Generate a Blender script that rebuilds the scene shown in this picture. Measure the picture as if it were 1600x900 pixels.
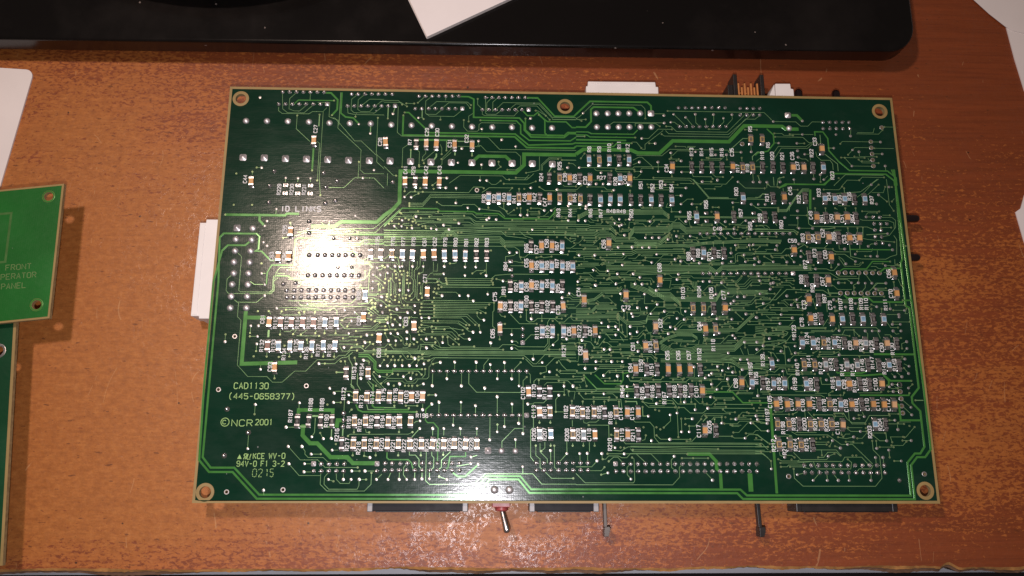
import bpy, bmesh, math, random
from mathutils import Vector

# ------------------------------------------------------------------ scene, camera, light
# Real sizes are written in millimetres; 1 Blender unit = 100 mm.
U = 0.01
HB = 11.5                      # top of the big circuit board above the table, mm
sc = bpy.context.scene
for o in list(bpy.data.objects):
    bpy.data.objects.remove(o)
sc.unit_settings.scale_length = 0.1
COL = sc.collection

cam_data = bpy.data.cameras.new("camera")
cam_data.sensor_width = 36.0
cam_data.lens = 28.125
cam_data.clip_start = 0.05
cam_data.clip_end = 100.0
cam = bpy.data.objects.new("camera", cam_data)
CAM = (-29.347, -68.147, 279.497 + HB)
cam.location = [c * U for c in CAM]
cam.rotation_euler = (0.2348, -0.0327, 0.0017)
COL.objects.link(cam)
sc.camera = cam

world = bpy.data.worlds.new("World")
sc.world = world
world.use_nodes = True
bg = world.node_tree.nodes["Background"]
bg.inputs[0].default_value = (1.0, 0.84, 0.76, 1)
bg.inputs[1].default_value = 0.085

def lamp(name, loc, power, radius, color, kind='POINT'):
    d = bpy.data.lights.new(name, kind)
    d.energy = power
    d.shadow_soft_size = radius * U
    d.color = color
    o = bpy.data.objects.new(name, d)
    o.location = [c * U for c in loc]
    COL.objects.link(o)
    return o
# warm desk lamp standing up to the left; its reflection is the big glare on the board
lamp("desk_lamp_light", (-182, 132, 465 + HB), 480.0, 18, (1.0, 0.77, 0.65))
# the phone's flash, just below the lens
flash = lamp("camera_flash_light", (-33, -93, 279 + HB), 250.0, 4.0, (0.97, 0.92, 0.97), 'SPOT')
flash.data.spot_size = math.radians(112)      # the flash beam weakens towards its rim
flash.data.spot_blend = 1.0
flash.rotation_euler = (0.16, -0.02, 0)

vs = sc.view_settings
vs.view_transform = 'Standard'
vs.look = 'None'
vs.exposure = 0.0
vs.gamma = 1.0
vs.use_curve_mapping = False

# ------------------------------------------------------------------ materials
def new_mat(name):
    m = bpy.data.materials.new(name)
    m.use_nodes = True
    nt = m.node_tree
    return m, nt, nt.nodes["Principled BSDF"]

def setp(b, color=None, rough=None, metal=None, spec=None, coat=None):
    if color is not None: b.inputs["Base Color"].default_value = (*color, 1)
    if rough is not None: b.inputs["Roughness"].default_value = rough
    if metal is not None: b.inputs["Metallic"].default_value = metal
    if spec is not None: b.inputs["Specular IOR Level"].default_value = spec
    if coat is not None: b.inputs["Coat Weight"].default_value = coat

def node(nt, t, **kw):
    n = nt.nodes.new(t)
    for k, v in kw.items():
        if k in n.inputs: n.inputs[k].default_value = v
        else: setattr(n, k, v)
    return n

def coords(nt, scale=(1, 1, 1), kind="Object"):
    tc = nt.nodes.new("ShaderNodeTexCoord")
    mp = nt.nodes.new("ShaderNodeMapping")
    mp.inputs["Scale"].default_value = scale
    nt.links.new(tc.outputs[kind], mp.inputs[0])
    return mp.outputs[0]

def noise(nt, vec, scale, detail=3.0, rough=0.55, dist=0.0):
    n = node(nt, "ShaderNodeTexNoise", Scale=scale, Detail=detail, Roughness=rough, Distortion=dist)
    nt.links.new(vec, n.inputs["Vector"])
    return n.outputs["Fac"]

def ramp(nt, fac, stops):
    r = nt.nodes.new("ShaderNodeValToRGB")
    e = r.color_ramp.elements
    while len(e) > 1: e.remove(e[0])
    e[0].position = stops[0][0]; e[0].color = (*stops[0][1], 1)
    for p, c in stops[1:]:
        k = e.new(p); k.color = (*c, 1)
    nt.links.new(fac, r.inputs[0])
    return r.outputs[0]

def mix(nt, fac, a, b, mode='MIX'):
    m = nt.nodes.new("ShaderNodeMix")
    m.data_type = 'RGBA'; m.blend_type = mode
    for i, v in ((0, fac), (6, a), (7, b)):
        if hasattr(v, "is_linked") or hasattr(v, "links"): nt.links.new(v, m.inputs[i])
        elif i == 0: m.inputs[0].default_value = v
        else: m.inputs[i].default_value = (*v, 1)
    return m.outputs[2]

def math_n(nt, op, a, b=None, clamp=False):
    m = nt.nodes.new("ShaderNodeMath"); m.operation = op; m.use_clamp = clamp
    for i, v in ((0, a), (1, b)):
        if v is None: continue
        if hasattr(v, "links"): nt.links.new(v, m.inputs[i])
        else: m.inputs[i].default_value = v
    return m.outputs[0]

def bump(nt, b, height, strength, dist):
    n = nt.nodes.new("ShaderNodeBump")
    n.inputs["Strength"].default_value = strength
    n.inputs["Distance"].default_value = dist
    nt.links.new(height, n.inputs["Height"])
    nt.links.new(n.outputs[0], b.inputs["Normal"])

def plain(name, color, rough=0.5, metal=0.0, spec=0.5, var=0.12, nscale=30.0, bumps=0.0):
    """one colour with a little grain in colour and gloss"""
    m, nt, b = new_mat(name)
    setp(b, color, rough, metal, spec)
    v = coords(nt)
    n = noise(nt, v, nscale, 4)
    lo = tuple(c * (1 - var) for c in color); hi = tuple(min(1, c * (1 + var)) for c in color)
    nt.links.new(ramp(nt, n, [(0.3, lo), (0.7, hi)]), b.inputs["Base Color"])
    nt.links.new(math_n(nt, 'ADD', math_n(nt, 'MULTIPLY', n, 0.2), rough - 0.1, True), b.inputs["Roughness"])
    if bumps: bump(nt, b, n, bumps, 0.002)
    return m

def mask_mat(name, color, rough=0.17, weave=0.055):
    m, nt, b = new_mat(name)
    v = coords(nt)
    n1 = noise(nt, v, 3.0, 4)
    lo = tuple(c * 0.8 for c in color); hi = tuple(c * 1.25 for c in color)
    c = ramp(nt, n1, [(0.3, lo), (0.7, hi)])
    # settled dust and lint
    sp = node(nt, "ShaderNodeTexVoronoi", Scale=13.0); nt.links.new(coords(nt, (1, 1, 0)), sp.inputs["Vector"])
    dn = math_n(nt, 'ADD', sp.outputs["Distance"], math_n(nt, 'MULTIPLY', noise(nt, v, 110.0, 2), 0.12))
    c = mix(nt, math_n(nt, 'MULTIPLY', math_n(nt, 'LESS_THAN', dn, 0.088), 0.35), c, (0.5, 0.5, 0.48))
    haze = ramp(nt, noise(nt, coords(nt, (1, 1.6, 1)), 2.6, 7, 0.7), [(0.5, (0, 0, 0)), (0.85, (1, 1, 1))])
    c = mix(nt, math_n(nt, 'MULTIPLY', haze, 0.05), c, (0.35, 0.38, 0.36))
    nt.links.new(c, b.inputs["Base Color"])
    setp(b, spec=0.38)
    # handling smears and dust make the gloss uneven
    n2 = noise(nt, coords(nt, (1, 4, 1)), 7.0, 6, 0.65)
    n3 = noise(nt, v, 240.0, 2)
    r = math_n(nt, 'ADD', math_n(nt, 'MULTIPLY', n2, 0.16), rough - 0.08)
    nt.links.new(r, b.inputs["Roughness"])
    # glass weave under the lacquer
    w1 = node(nt, "ShaderNodeTexWave", bands_direction='Y', Scale=42.0, Distortion=0.8)
    w2 = node(nt, "ShaderNodeTexWave", bands_direction='X', Scale=42.0, Distortion=0.8)
    nt.links.new(v, w1.inputs[0]); nt.links.new(v, w2.inputs[0])
    w1.inputs["Detail Scale"].default_value = 4; w2.inputs["Detail Scale"].default_value = 4
    h = math_n(nt, 'ADD', math_n(nt, 'MULTIPLY', w1.outputs["Fac"], 0.6), math_n(nt, 'MULTIPLY', w2.outputs["Fac"], 0.3))
    h = math_n(nt, 'ADD', h, math_n(nt, 'MULTIPLY', n3, 0.8))
    h = math_n(nt, 'ADD', h, math_n(nt, 'MULTIPLY', noise(nt, coords(nt, (1, 2.2, 1)), 45.0, 4, 0.6), 8.5))
    bump(nt, b, h, weave, 0.0006)
    return m

M = {}
M['mask'] = mask_mat("green_solder_mask", (0.0025, 0.0255, 0.0130))
M['mask_panel'] = mask_mat("bright_green_mask", (0.006, 0.115, 0.013), 0.42, 0.15)
M['mask_old'] = mask_mat("dark_green_mask", (0.004, 0.05, 0.018), 0.35, 0.15)
M['fr4'] = plain("bare_laminate", (0.30, 0.205, 0.075), 0.55, nscale=12)
M['fr4_edge'] = plain("laminate_edge", (0.30, 0.235, 0.115), 0.6, nscale=60, var=0.3)
M['track'] = plain("copper_under_green_mask", (0.060, 0.225, 0.045), 0.21, 0.2, nscale=20)
M['track_thin'] = plain("thin_copper_under_mask", (0.25, 0.46, 0.20), 0.21, 0.35, nscale=20)
M['via'] = plain("via_ring", (0.30, 0.40, 0.19), 0.28, 0.5)
M['etched'] = plain("etched_copper_text", (0.30, 0.50, 0.17), 0.35, 0.1)
M['solder'] = plain("solder", (0.78, 0.75, 0.75), 0.29, 1.0, nscale=60, bumps=0.25)
M['solder_dull'] = plain("dull_solder", (0.78, 0.74, 0.75), 0.46, 0.82, nscale=45, bumps=0.3)
M['pad'] = plain("tinned_pad", (0.60, 0.57, 0.55), 0.40, 0.85, nscale=60, bumps=0.2)
M['silk'] = plain("white_legend_ink", (0.76, 0.76, 0.76), 0.55, nscale=40)
M['cap'] = plain("orange_ceramic", (0.60, 0.31, 0.105), 0.42, nscale=9, var=0.16)
M['alumina'] = plain("white_alumina", (0.70, 0.68, 0.66), 0.5)
M['goldframe'] = plain("ochre_alumina", (0.50, 0.34, 0.15), 0.45)
M['g_black'] = plain("black_glass", (0.012, 0.011, 0.012), 0.25)
M['g_brown'] = plain("brown_glass", (0.055, 0.032, 0.014), 0.3)
M['g_red'] = plain("red_brown_glass", (0.20, 0.060, 0.035), 0.3)
M['g_blue'] = plain("pale_blue_glass", (0.27, 0.46, 0.60), 0.3, var=0.2, nscale=6)
M['g_grey'] = plain("grey_blue_glass", (0.34, 0.41, 0.42), 0.3)
M['mark'] = plain("marking_ink", (0.30, 0.28, 0.25), 0.5)
M['mark_dark'] = plain("dark_marking_ink", (0.05, 0.10, 0.16), 0.5)
M['white_pl'] = plain("white_nylon", (0.78, 0.74, 0.72), 0.45, nscale=8, var=0.05)
M['black_pl'] = plain("black_plastic", (0.018, 0.015, 0.014), 0.42)
M['grey_pl'] = plain("dark_grey_plastic", (0.014, 0.012, 0.014), 0.45, spec=0.12)
M['steel'] = plain("chrome", (0.70, 0.67, 0.66), 0.27, 1.0)
M['tin'] = plain("tinned_steel", (0.26, 0.25, 0.25), 0.5, 0.4)
M['lever'] = plain("brownish_metal", (0.10, 0.085, 0.075), 0.4, 0.5)
M['copper'] = plain("copper_contacts", (0.62, 0.25, 0.08), 0.45, 0.25)
M['red_pl'] = plain("red_plastic", (0.33, 0.055, 0.055), 0.4)
M['led'] = plain("smoked_lens", (0.012, 0.006, 0.006), 0.12)
M['paper'] = plain("white_paper", (0.80, 0.75, 0.74), 0.85, nscale=5, var=0.03)
M['paper_edge'] = plain("paper_edges", (0.62, 0.53, 0.47), 0.85, nscale=40)
M['china'] = plain("white_glaze", (0.8, 0.79, 0.76), 0.15)
M['pale'] = plain("pale_grey_paint", (0.36, 0.36, 0.39), 0.5, nscale=4)
M['floor'] = plain("dark_floor", (0.03, 0.022, 0.028), 0.6, nscale=3)
M['ink'] = plain("pen_ink", (0.03, 0.03, 0.05), 0.6)

def table_mat():
    m, nt, b = new_mat("worn_varnished_hardboard")
    v = coords(nt)
    tc = nt.nodes.new("ShaderNodeTexCoord")
    sep = nt.nodes.new("ShaderNodeSeparateXYZ"); nt.links.new(tc.outputs["Object"], sep.inputs[0])
    # bare brown fibreboard
    fib = noise(nt, coords(nt, (0.8, 1.1, 1)), 34.0, 8, 0.78)
    fine = noise(nt, coords(nt, (0.5, 1.4, 1)), 75.0, 5, 0.7)
    cloud = noise(nt, v, 1.3, 3, 0.5)
    base = ramp(nt, fib, [(0.28, (0.27, 0.083, 0.014)), (0.5, (0.42, 0.143, 0.028)), (0.74, (0.54, 0.212, 0.050))])
    base = mix(nt, math_n(nt, 'MULTIPLY', ramp(nt, fine, [(0.42, (0, 0, 0)), (0.68, (1, 1, 1))]), 0.5), base, (0.21, 0.070, 0.013))
    base = mix(nt, math_n(nt, 'MULTIPLY', cloud, 0.30), base, (0.33, 0.098, 0.017))
    # where the red varnish is still on: more to the right, along the back and at the front edge
    worn = math_n(nt, 'ADD', math_n(nt, 'MULTIPLY', noise(nt, v, 2.2, 5, 0.6), 0.6), 0.2)
    gx = math_n(nt, 'MULTIPLY', math_n(nt, 'ADD', sep.outputs[0], 0.3), 0.11)
    gy = math_n(nt, 'MULTIPLY', math_n(nt, 'SUBTRACT', sep.outputs[1], 0.22), 0.42)
    gy = math_n(nt, 'MAXIMUM', gy, math_n(nt, 'MULTIPLY', math_n(nt, 'SUBTRACT', -0.80, sep.outputs[1]), 1.3))
    gy = math_n(nt, 'MAXIMUM', gy, -0.06)
    cover = math_n(nt, 'ADD', math_n(nt, 'ADD', worn, gx), gy)
    # broken remains: curdled flecks drawn out along the grain
    g1 = noise(nt, coords(nt, (0.55, 1.15, 1.0)), 85.0, 5, 0.72, 0.5)
    g2 = noise(nt, coords(nt, (0.09, 1.3, 1)), 20.0, 6, 0.7)
    g = math_n(nt, 'ADD', math_n(nt, 'MULTIPLY', g1, 0.74), math_n(nt, 'MULTIPLY', g2, 0.26))
    var_mask = math_n(nt, 'ADD', g, math_n(nt, 'MULTIPLY', math_n(nt, 'SUBTRACT', cover, 0.5), 0.42))
    vm = ramp(nt, var_mask, [(0.535, (0, 0, 0)), (0.585, (1, 1, 1))])
    vcol = ramp(nt, g2, [(0.3, (0.11, 0.018, 0.005)), (0.7, (0.21, 0.038, 0.010))])
    film = ramp(nt, cover, [(0.45, (0, 0, 0)), (0.72, (1, 1, 1))])
    c = mix(nt, math_n(nt, 'MULTIPLY', film, 0.55), base, (0.42, 0.108, 0.022))
    c = mix(nt, math_n(nt, 'MULTIPLY', vm, 0.78), c, vcol)
    grain = noise(nt, coords(nt, (0.035, 1.0, 1)), 95.0, 4, 0.6)
    gl = math_n(nt, 'MULTIPLY', ramp(nt, grain, [(0.5, (0, 0, 0)), (0.66, (1, 1, 1))]), math_n(nt, 'ADD', math_n(nt, 'MULTIPLY', film, 0.30), 0.10))
    c = mix(nt, gl, c, (0.13, 0.025, 0.007))
    tick = noise(nt, coords(nt, (0.42, 1.2, 1)), 60.0, 3, 0.6)
    c = mix(nt, math_n(nt, 'MULTIPLY', ramp(nt, tick, [(0.655, (0, 0, 0)), (0.685, (1, 1, 1))]), 0.7), c, (0.11, 0.030, 0.008))
    # dark specks
    sp = node(nt, "ShaderNodeTexVoronoi", Scale=9.0); nt.links.new(v, sp.inputs["Vector"])
    spn = noise(nt, v, 60, 2)
    s = math_n(nt, 'LESS_THAN', math_n(nt, 'ADD', sp.outputs["Distance"], math_n(nt, 'MULTIPLY', spn, 0.10)), 0.085)
    c = mix(nt, math_n(nt, 'MULTIPLY', s, 0.8), c, (0.025, 0.008, 0.004))
    # hair scratches and lint, in patches
    sc1 = node(nt, "ShaderNodeTexWave", Scale=3.2, Distortion=34.0, Detail=2.0)
    sc1.inputs["Detail Scale"].default_value = 0.55
    nt.links.new(coords(nt, (1.0, 0.7, 1)), sc1.inputs[0])
    l = math_n(nt, 'GREATER_THAN', sc1.outputs["Fac"], 0.9975)
    gate = math_n(nt, 'GREATER_THAN', noise(nt, v, 7.0, 2), 0.63)
    c = mix(nt, math_n(nt, 'MULTIPLY', math_n(nt, 'MULTIPLY', l, gate), 0.30), c, (0.62, 0.36, 0.17))
    nt.links.new(c, b.inputs["Base Color"])
    setp(b, spec=0.5)
    # dull fibre under curdled remains of a glossy varnish
    setp(b, rough=0.52)
    flake = noise(nt, v, 42.0, 6, 0.66, 0.5)
    ridge = math_n(nt, 'ABSOLUTE', math_n(nt, 'SUBTRACT', flake, 0.5))
    worm = ramp(nt, ridge, [(0.012, (1, 1, 1)), (0.045, (0, 0, 0))])
    patch = ramp(nt, noise(nt, v, 9.0, 4), [(0.42, (0, 0, 0)), (0.56, (1, 1, 1))])
    cw = math_n(nt, 'MULTIPLY', math_n(nt, 'MULTIPLY', worm, patch), 0.6)
    nt.links.new(cw, b.inputs["Coat Weight"])
    b.inputs["Coat Roughness"].default_value = 0.17
    cb = nt.nodes.new("ShaderNodeBump"); cb.inputs["Strength"].default_value = 0.5; cb.inputs["Distance"].default_value = 0.0035
    nt.links.new(flake, cb.inputs["Height"]); nt.links.new(cb.outputs[0], b.inputs["Coat Normal"])
    h = math_n(nt, 'ADD', math_n(nt, 'MULTIPLY', flake, 0.6), math_n(nt, 'ADD', math_n(nt, 'MULTIPLY', fib, 0.5), math_n(nt, 'MULTIPLY', fine, 0.3)))
    bump(nt, b, h, 0.28, 0.006)
    return m
M['table'] = table_mat()
M['rawedge'] = plain("raw_fibreboard_edge", (0.40, 0.19, 0.055), 0.8, nscale=25, var=0.4, bumps=0.5)
M['edgeveneer'] = plain("torn_edge_veneer", (0.14, 0.075, 0.045), 0.7, nscale=30, var=0.4)

def black_gloss():
    m, nt, b = new_mat("scuffed_gloss_black")
    v = coords(nt)
    setp(b, (0.006, 0.005, 0.005), 0.12, 0, 0.35)
    sm = noise(nt, v, 1.6, 6, 0.65)
    dust = noise(nt, v, 150.0, 2, 0.5)
    sp = node(nt, "ShaderNodeTexVoronoi", Scale=11.0); nt.links.new(v, sp.inputs["Vector"])
    d = math_n(nt, 'LESS_THAN', math_n(nt, 'ADD', sp.outputs["Distance"], math_n(nt, 'MULTIPLY', dust, 0.08)), 0.085)
    film = math_n(nt, 'MULTIPLY', ramp(nt, sm, [(0.5, (0, 0, 0)), (0.85, (1, 1, 1))]), 0.018)
    c = mix(nt, math_n(nt, 'ADD', math_n(nt, 'MULTIPLY', d, 0.32), film, True), (0.004, 0.0032, 0.003), (0.55, 0.45, 0.40))
    nt.links.new(c, b.inputs["Base Color"])
    nt.links.new(math_n(nt, 'ADD', math_n(nt, 'MULTIPLY', sm, 0.3), 0.06), b.inputs["Roughness"])
    return m
M['gloss'] = black_gloss()

# ------------------------------------------------------------------ mesh helpers (all in mm)
class MB:
    def __init__(self): self.v = []; self.f = []
    def box(self, x0, x1, y0, y1, z0, z1):
        n = len(self.v)
        self.v += [(x0, y0, z0), (x1, y0, z0), (x1, y1, z0), (x0, y1, z0), (x0, y0, z1), (x1, y0, z1), (x1, y1, z1), (x0, y1, z1)]
        self.f += [tuple(n + i for i in q) for q in ((3, 2, 1, 0), (4, 5, 6, 7), (0, 1, 5, 4), (1, 2, 6, 5), (2, 3, 7, 6), (3, 0, 4, 7))]
        return self
    def prism(self, pts, z0, z1):
        """upright prism over a counter-clockwise outline"""
        n = len(self.v); k = len(pts)
        self.v += [(x, y, z0) for x, y in pts] + [(x, y, z1) for x, y in pts]
        self.f.append(tuple(n + k - 1 - i for i in range(k)))
        self.f.append(tuple(n + k + i for i in range(k)))
        self.f += [(n + i, n + (i + 1) % k, n + k + (i + 1) % k, n + k + i) for i in range(k)]
        return self
    def lathe(self, prof, seg=12, c=(0, 0, 0), axis='z', flat_y=1.0):
        """prof: (radius, height) from bottom to top"""
        n = len(self.v)
        for r, h in prof:
            for i in range(seg):
                a = 2 * math.pi * i / seg
                p = (r * math.cos(a), r * math.sin(a) * flat_y, h)
                if axis == 'x': p = (p[2], p[0], p[1])
                elif axis == 'y': p = (p[1], p[2], p[0])
                self.v.append((c[0] + p[0], c[1] + p[1], c[2] + p[2]))
        for k in range(len(prof) - 1):
            for i in range(seg):
                j = (i + 1) % seg
                self.f.append((n + k * seg + i, n + k * seg + j, n + (k + 1) * seg + j, n + (k + 1) * seg + i))
        self.f.append(tuple(n + (len(prof) - 1) * seg + i for i in range(seg)))
        return self
    def annulus(self, x, y, r0, r1, z, seg=8):
        n = len(self.v)
        for r, zz in ((r1, z - 0.03), (r1 * 0.93, z), (r0, z)):
            for i in range(seg):
                a = 2 * math.pi * i / seg
                self.v.append((x + r * math.cos(a), y + r * math.sin(a), zz))
        for k in range(2):
            for i in range(seg):
                j = (i + 1) % seg
                self.f.append((n + k * seg + i, n + k * seg + j, n + (k + 1) * seg + j, n + (k + 1) * seg + i))
        return self
    def strip(self, pts, w, z0, z1, skirt=0.04):
        """flat raised ribbon along a polyline"""
        P = []
        for p in pts:
            if not P or math.hypot(p[0] - P[-1][0], p[1] - P[-1][1]) > 0.02: P.append(p)
        if len(P) < 2: return self
        n = len(self.v); k = len(P)
        for i in range(k):
            d0 = Vector(P[i]) - Vector(P[i - 1]) if i else Vector(P[1]) - Vector(P[0])
            d1 = Vector(P[i + 1]) - Vector(P[i]) if i < k - 1 else d0
            d0 = d0.normalized(); d1 = d1.normalized()
            t = d0 + d1
            if t.length < 0.3: t = d1
            t = t.normalized()
            nn = Vector((-t.y, t.x))
            s = 1.0 / max(0.5, nn.dot(Vector((-d1.y, d1.x))))
            for o, z in ((w / 2 + skirt, z0), (w / 2, z1), (-w / 2, z1), (-w / 2 - skirt, z0)):
                q = Vector(P[i]) + nn * (o * s)
                self.v.append((q.x, q.y, z))
        for i in range(k - 1):
            for a in range(3):
                self.f.append((n + 4 * i + a, n + 4 * i + a + 1, n + 4 * i + 5 + a, n + 4 * i + 4 + a))
        for e in (0, k - 1):
            q = [n + 4 * e + a for a in range(4)]
            self.f.append(tuple(q if e == 0 else q[::-1]))
        return self
    def tube(self, pts, r, seg=8):
        n = len(self.v); k = len(pts)
        for i, p in enumerate(pts):
            a = Vector(pts[max(0, i - 1)]); b = Vector(pts[min(k - 1, i + 1)])
            d = (b - a).normalized()
            u = d.cross(Vector((0, 0, 1)));  u = u.normalized() if u.length > 1e-4 else Vector((1, 0, 0))
            w = d.cross(u)
            rr = r[i] if isinstance(r, (list, tuple)) else r
            for s in range(seg):
                t = 2 * math.pi * s / seg
                q = Vector(p) + u * (rr * math.cos(t)) + w * (rr * math.sin(t))
                self.v.append(tuple(q))
        for i in range(k - 1):
            for s in range(seg):
                t = (s + 1) % seg
                self.f.append((n + i * seg + s, n + i * seg + t, n + (i + 1) * seg + t, n + (i + 1) * seg + s))
        self.f.append(tuple(n + s for s in range(seg))[::-1])
        self.f.append(tuple(n + (k - 1) * seg + s for s in range(seg)))
        return self
    def mesh(self, name, mat, smooth=False):
        me = bpy.data.meshes.new(name)
        me.from_pydata([(x * U, y * U, z * U) for x, y, z in self.v], [], self.f)
        bm = bmesh.new(); bm.from_mesh(me)
        bmesh.ops.recalc_face_normals(bm, faces=bm.faces)
        bm.to_mesh(me); bm.free()
        for m in (mat if isinstance(mat, (list, tuple)) else [mat]): me.materials.append(m)
        if smooth:
            me.polygons.foreach_set("use_smooth", [True] * len(me.polygons))
            try: me.set_sharp_from_angle(angle=math.radians(38))
            except Exception: pass
        me.update()
        return me
    def obj(self, name, mat, parent=None, loc=(0, 0, 0), smooth=False):
        return place(name, self.mesh(name, mat, smooth), parent, loc)

def place(name, me, parent=None, loc=(0, 0, 0), rz=0.0, scale=None):
    o = bpy.data.objects.new(name, me)
    COL.objects.link(o)
    o.parent = parent
    o.location = [c * U for c in loc]
    o.rotation_euler = (0, 0, rz)
    if scale: o.scale = scale
    return o

def bevel_mod(o, w, seg=2):
    b = o.modifiers.new("bevel", 'BEVEL')
    b.width = w * U; b.segments = seg; b.limit_method = 'ANGLE'; b.angle_limit = math.radians(40)
    return o

def empty(name, loc):
    o = bpy.data.objects.new(name, None)
    o.empty_display_size = 0.1
    o.location = [c * U for c in loc]
    COL.objects.link(o)
    return o

def tag(o, label, cat, group=None):
    o["label"] = label; o["category"] = cat
    if group: o["group"] = group
    return o

def plate(name, outline, holes, z0, z1, mat, side_mat=None, parent=None):
    """flat plate with real round holes; holes: (x, y, r, segments)"""
    bm = bmesh.new()
    loops = [outline] + [[(x + r * math.cos(2 * math.pi * i / s), y + r * math.sin(2 * math.pi * i / s)) for i in range(s)] for x, y, r, s in holes]
    tops = []
    for z in (z0, z1):
        edges = []; ring = []
        for L in loops:
            vv = [bm.verts.new((x * U, y * U, z * U)) for x, y in L]
            ring.append(vv)
            edges += [bm.edges.new((vv[i], vv[(i + 1) % len(vv)])) for i in range(len(vv))]
        bmesh.ops.triangle_fill(bm, edges=edges, use_beauty=True, normal=(0, 0, 1))
        tops.append(ring)
    side = []
    for a, b in zip(*tops):
        for i in range(len(a)):
            j = (i + 1) % len(a)
            side.append(bm.faces.new((a[i], a[j], b[j], b[i])))
    bmesh.ops.recalc_face_normals(bm, faces=bm.faces)
    if side_mat:
        for f in side: f.material_index = 1
    me = bpy.data.meshes.new(name); bm.to_mesh(me); bm.free()
    me.materials.append(mat)
    if side_mat: me.materials.append(side_mat)
    return place(name, me, parent)

# ------------------------------------------------------------------ the table and what lies under its edge
rnd = random.Random(11)
def edge_wobble(x, a, s):
    return a * (math.sin(x * 0.11 * s + 1.3) * 0.4 + math.sin(x * 0.047 * s + 4) * 0.5 + math.sin(x * 0.31 * s) * 0.25)
front = []
x = -330.0
while x <= 320:
    y = -97.75 + 0.0018 * x + edge_wobble(x, 0.45, 1.0) + rnd.uniform(-0.12, 0.12)
    if 131 < x < 137: y += 1.6 * math.sin((x - 131) / 6 * math.pi)
    front.append((x, y)); x += 1.1
tm = MB()
tm.v += [(px, py, 0) for px, py in front] + [(320, 330, 0), (-330, 330, 0)]
tm.f.append(tuple(range(len(tm.v))))
n0 = len(tm.v)
tm.v += [(320, 330, -18), (-330, 330, -18), (-330, front[0][1], -18), (320, front[-1][1], -18)]
table = tm.obj("table_top", M['table'])
table["kind"] = "structure"; table["label"] = "worn orange-brown varnished table top"
em = MB(); k = len(front)
lip = [(px, py - 0.75 - 0.35 * math.sin(px * 0.23) * math.sin(px * 0.071) - rnd.uniform(0, 0.2), -0.7) for px, py in front]
em.v += [(px, py, 0) for px, py in front] + lip + [(px, py + 0.35, -17.5) for px, py, _ in lip]
for r in range(2):
    em.f += [(r * k + i, r * k + i + 1, (r + 1) * k + i + 1, (r + 1) * k + i) for i in range(k - 1)]
em.obj("raw_edge", M['rawedge'], table)
vm_ = MB()
vp = []
for px, py, _ in lip:
    out = 0.55 + 0.6 * math.sin(px * 0.043 + 2.2) + 0.3 * math.sin(px * 0.12 + 0.5)
    vp.append((px, py - max(0.06, out)))
vm_.v += [(px, py + 0.2, -1.3) for px, py, _ in lip] + [(px, py, -1.9) for px, py in vp] + [(px, py + 0.3, -9) for px, py in vp]
for r in range(2):
    vm_.f += [(r * k + i, r * k + i + 1, (r + 1) * k + i + 1, (r + 1) * k + i) for i in range(k - 1)]
vm_.obj("torn_edge_strip", M['edgeveneer'], table)
shelf = MB().prism([(-330, -102.2), (320, -101.6), (320, 300), (-330, 300)], -34, -20).obj("shelf_under_table", M['pale'])
shelf["kind"] = "structure"; shelf["label"] = "pale grey shelf seen under the table edge"
floor = MB().prism([(-1500, -1500), (1500, -1500), (1500, 1500), (-1500, 1500)], -730, -720).obj("floor", M['floor'])
floor["kind"] = "structure"; floor["label"] = "dark floor below the table"

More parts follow.
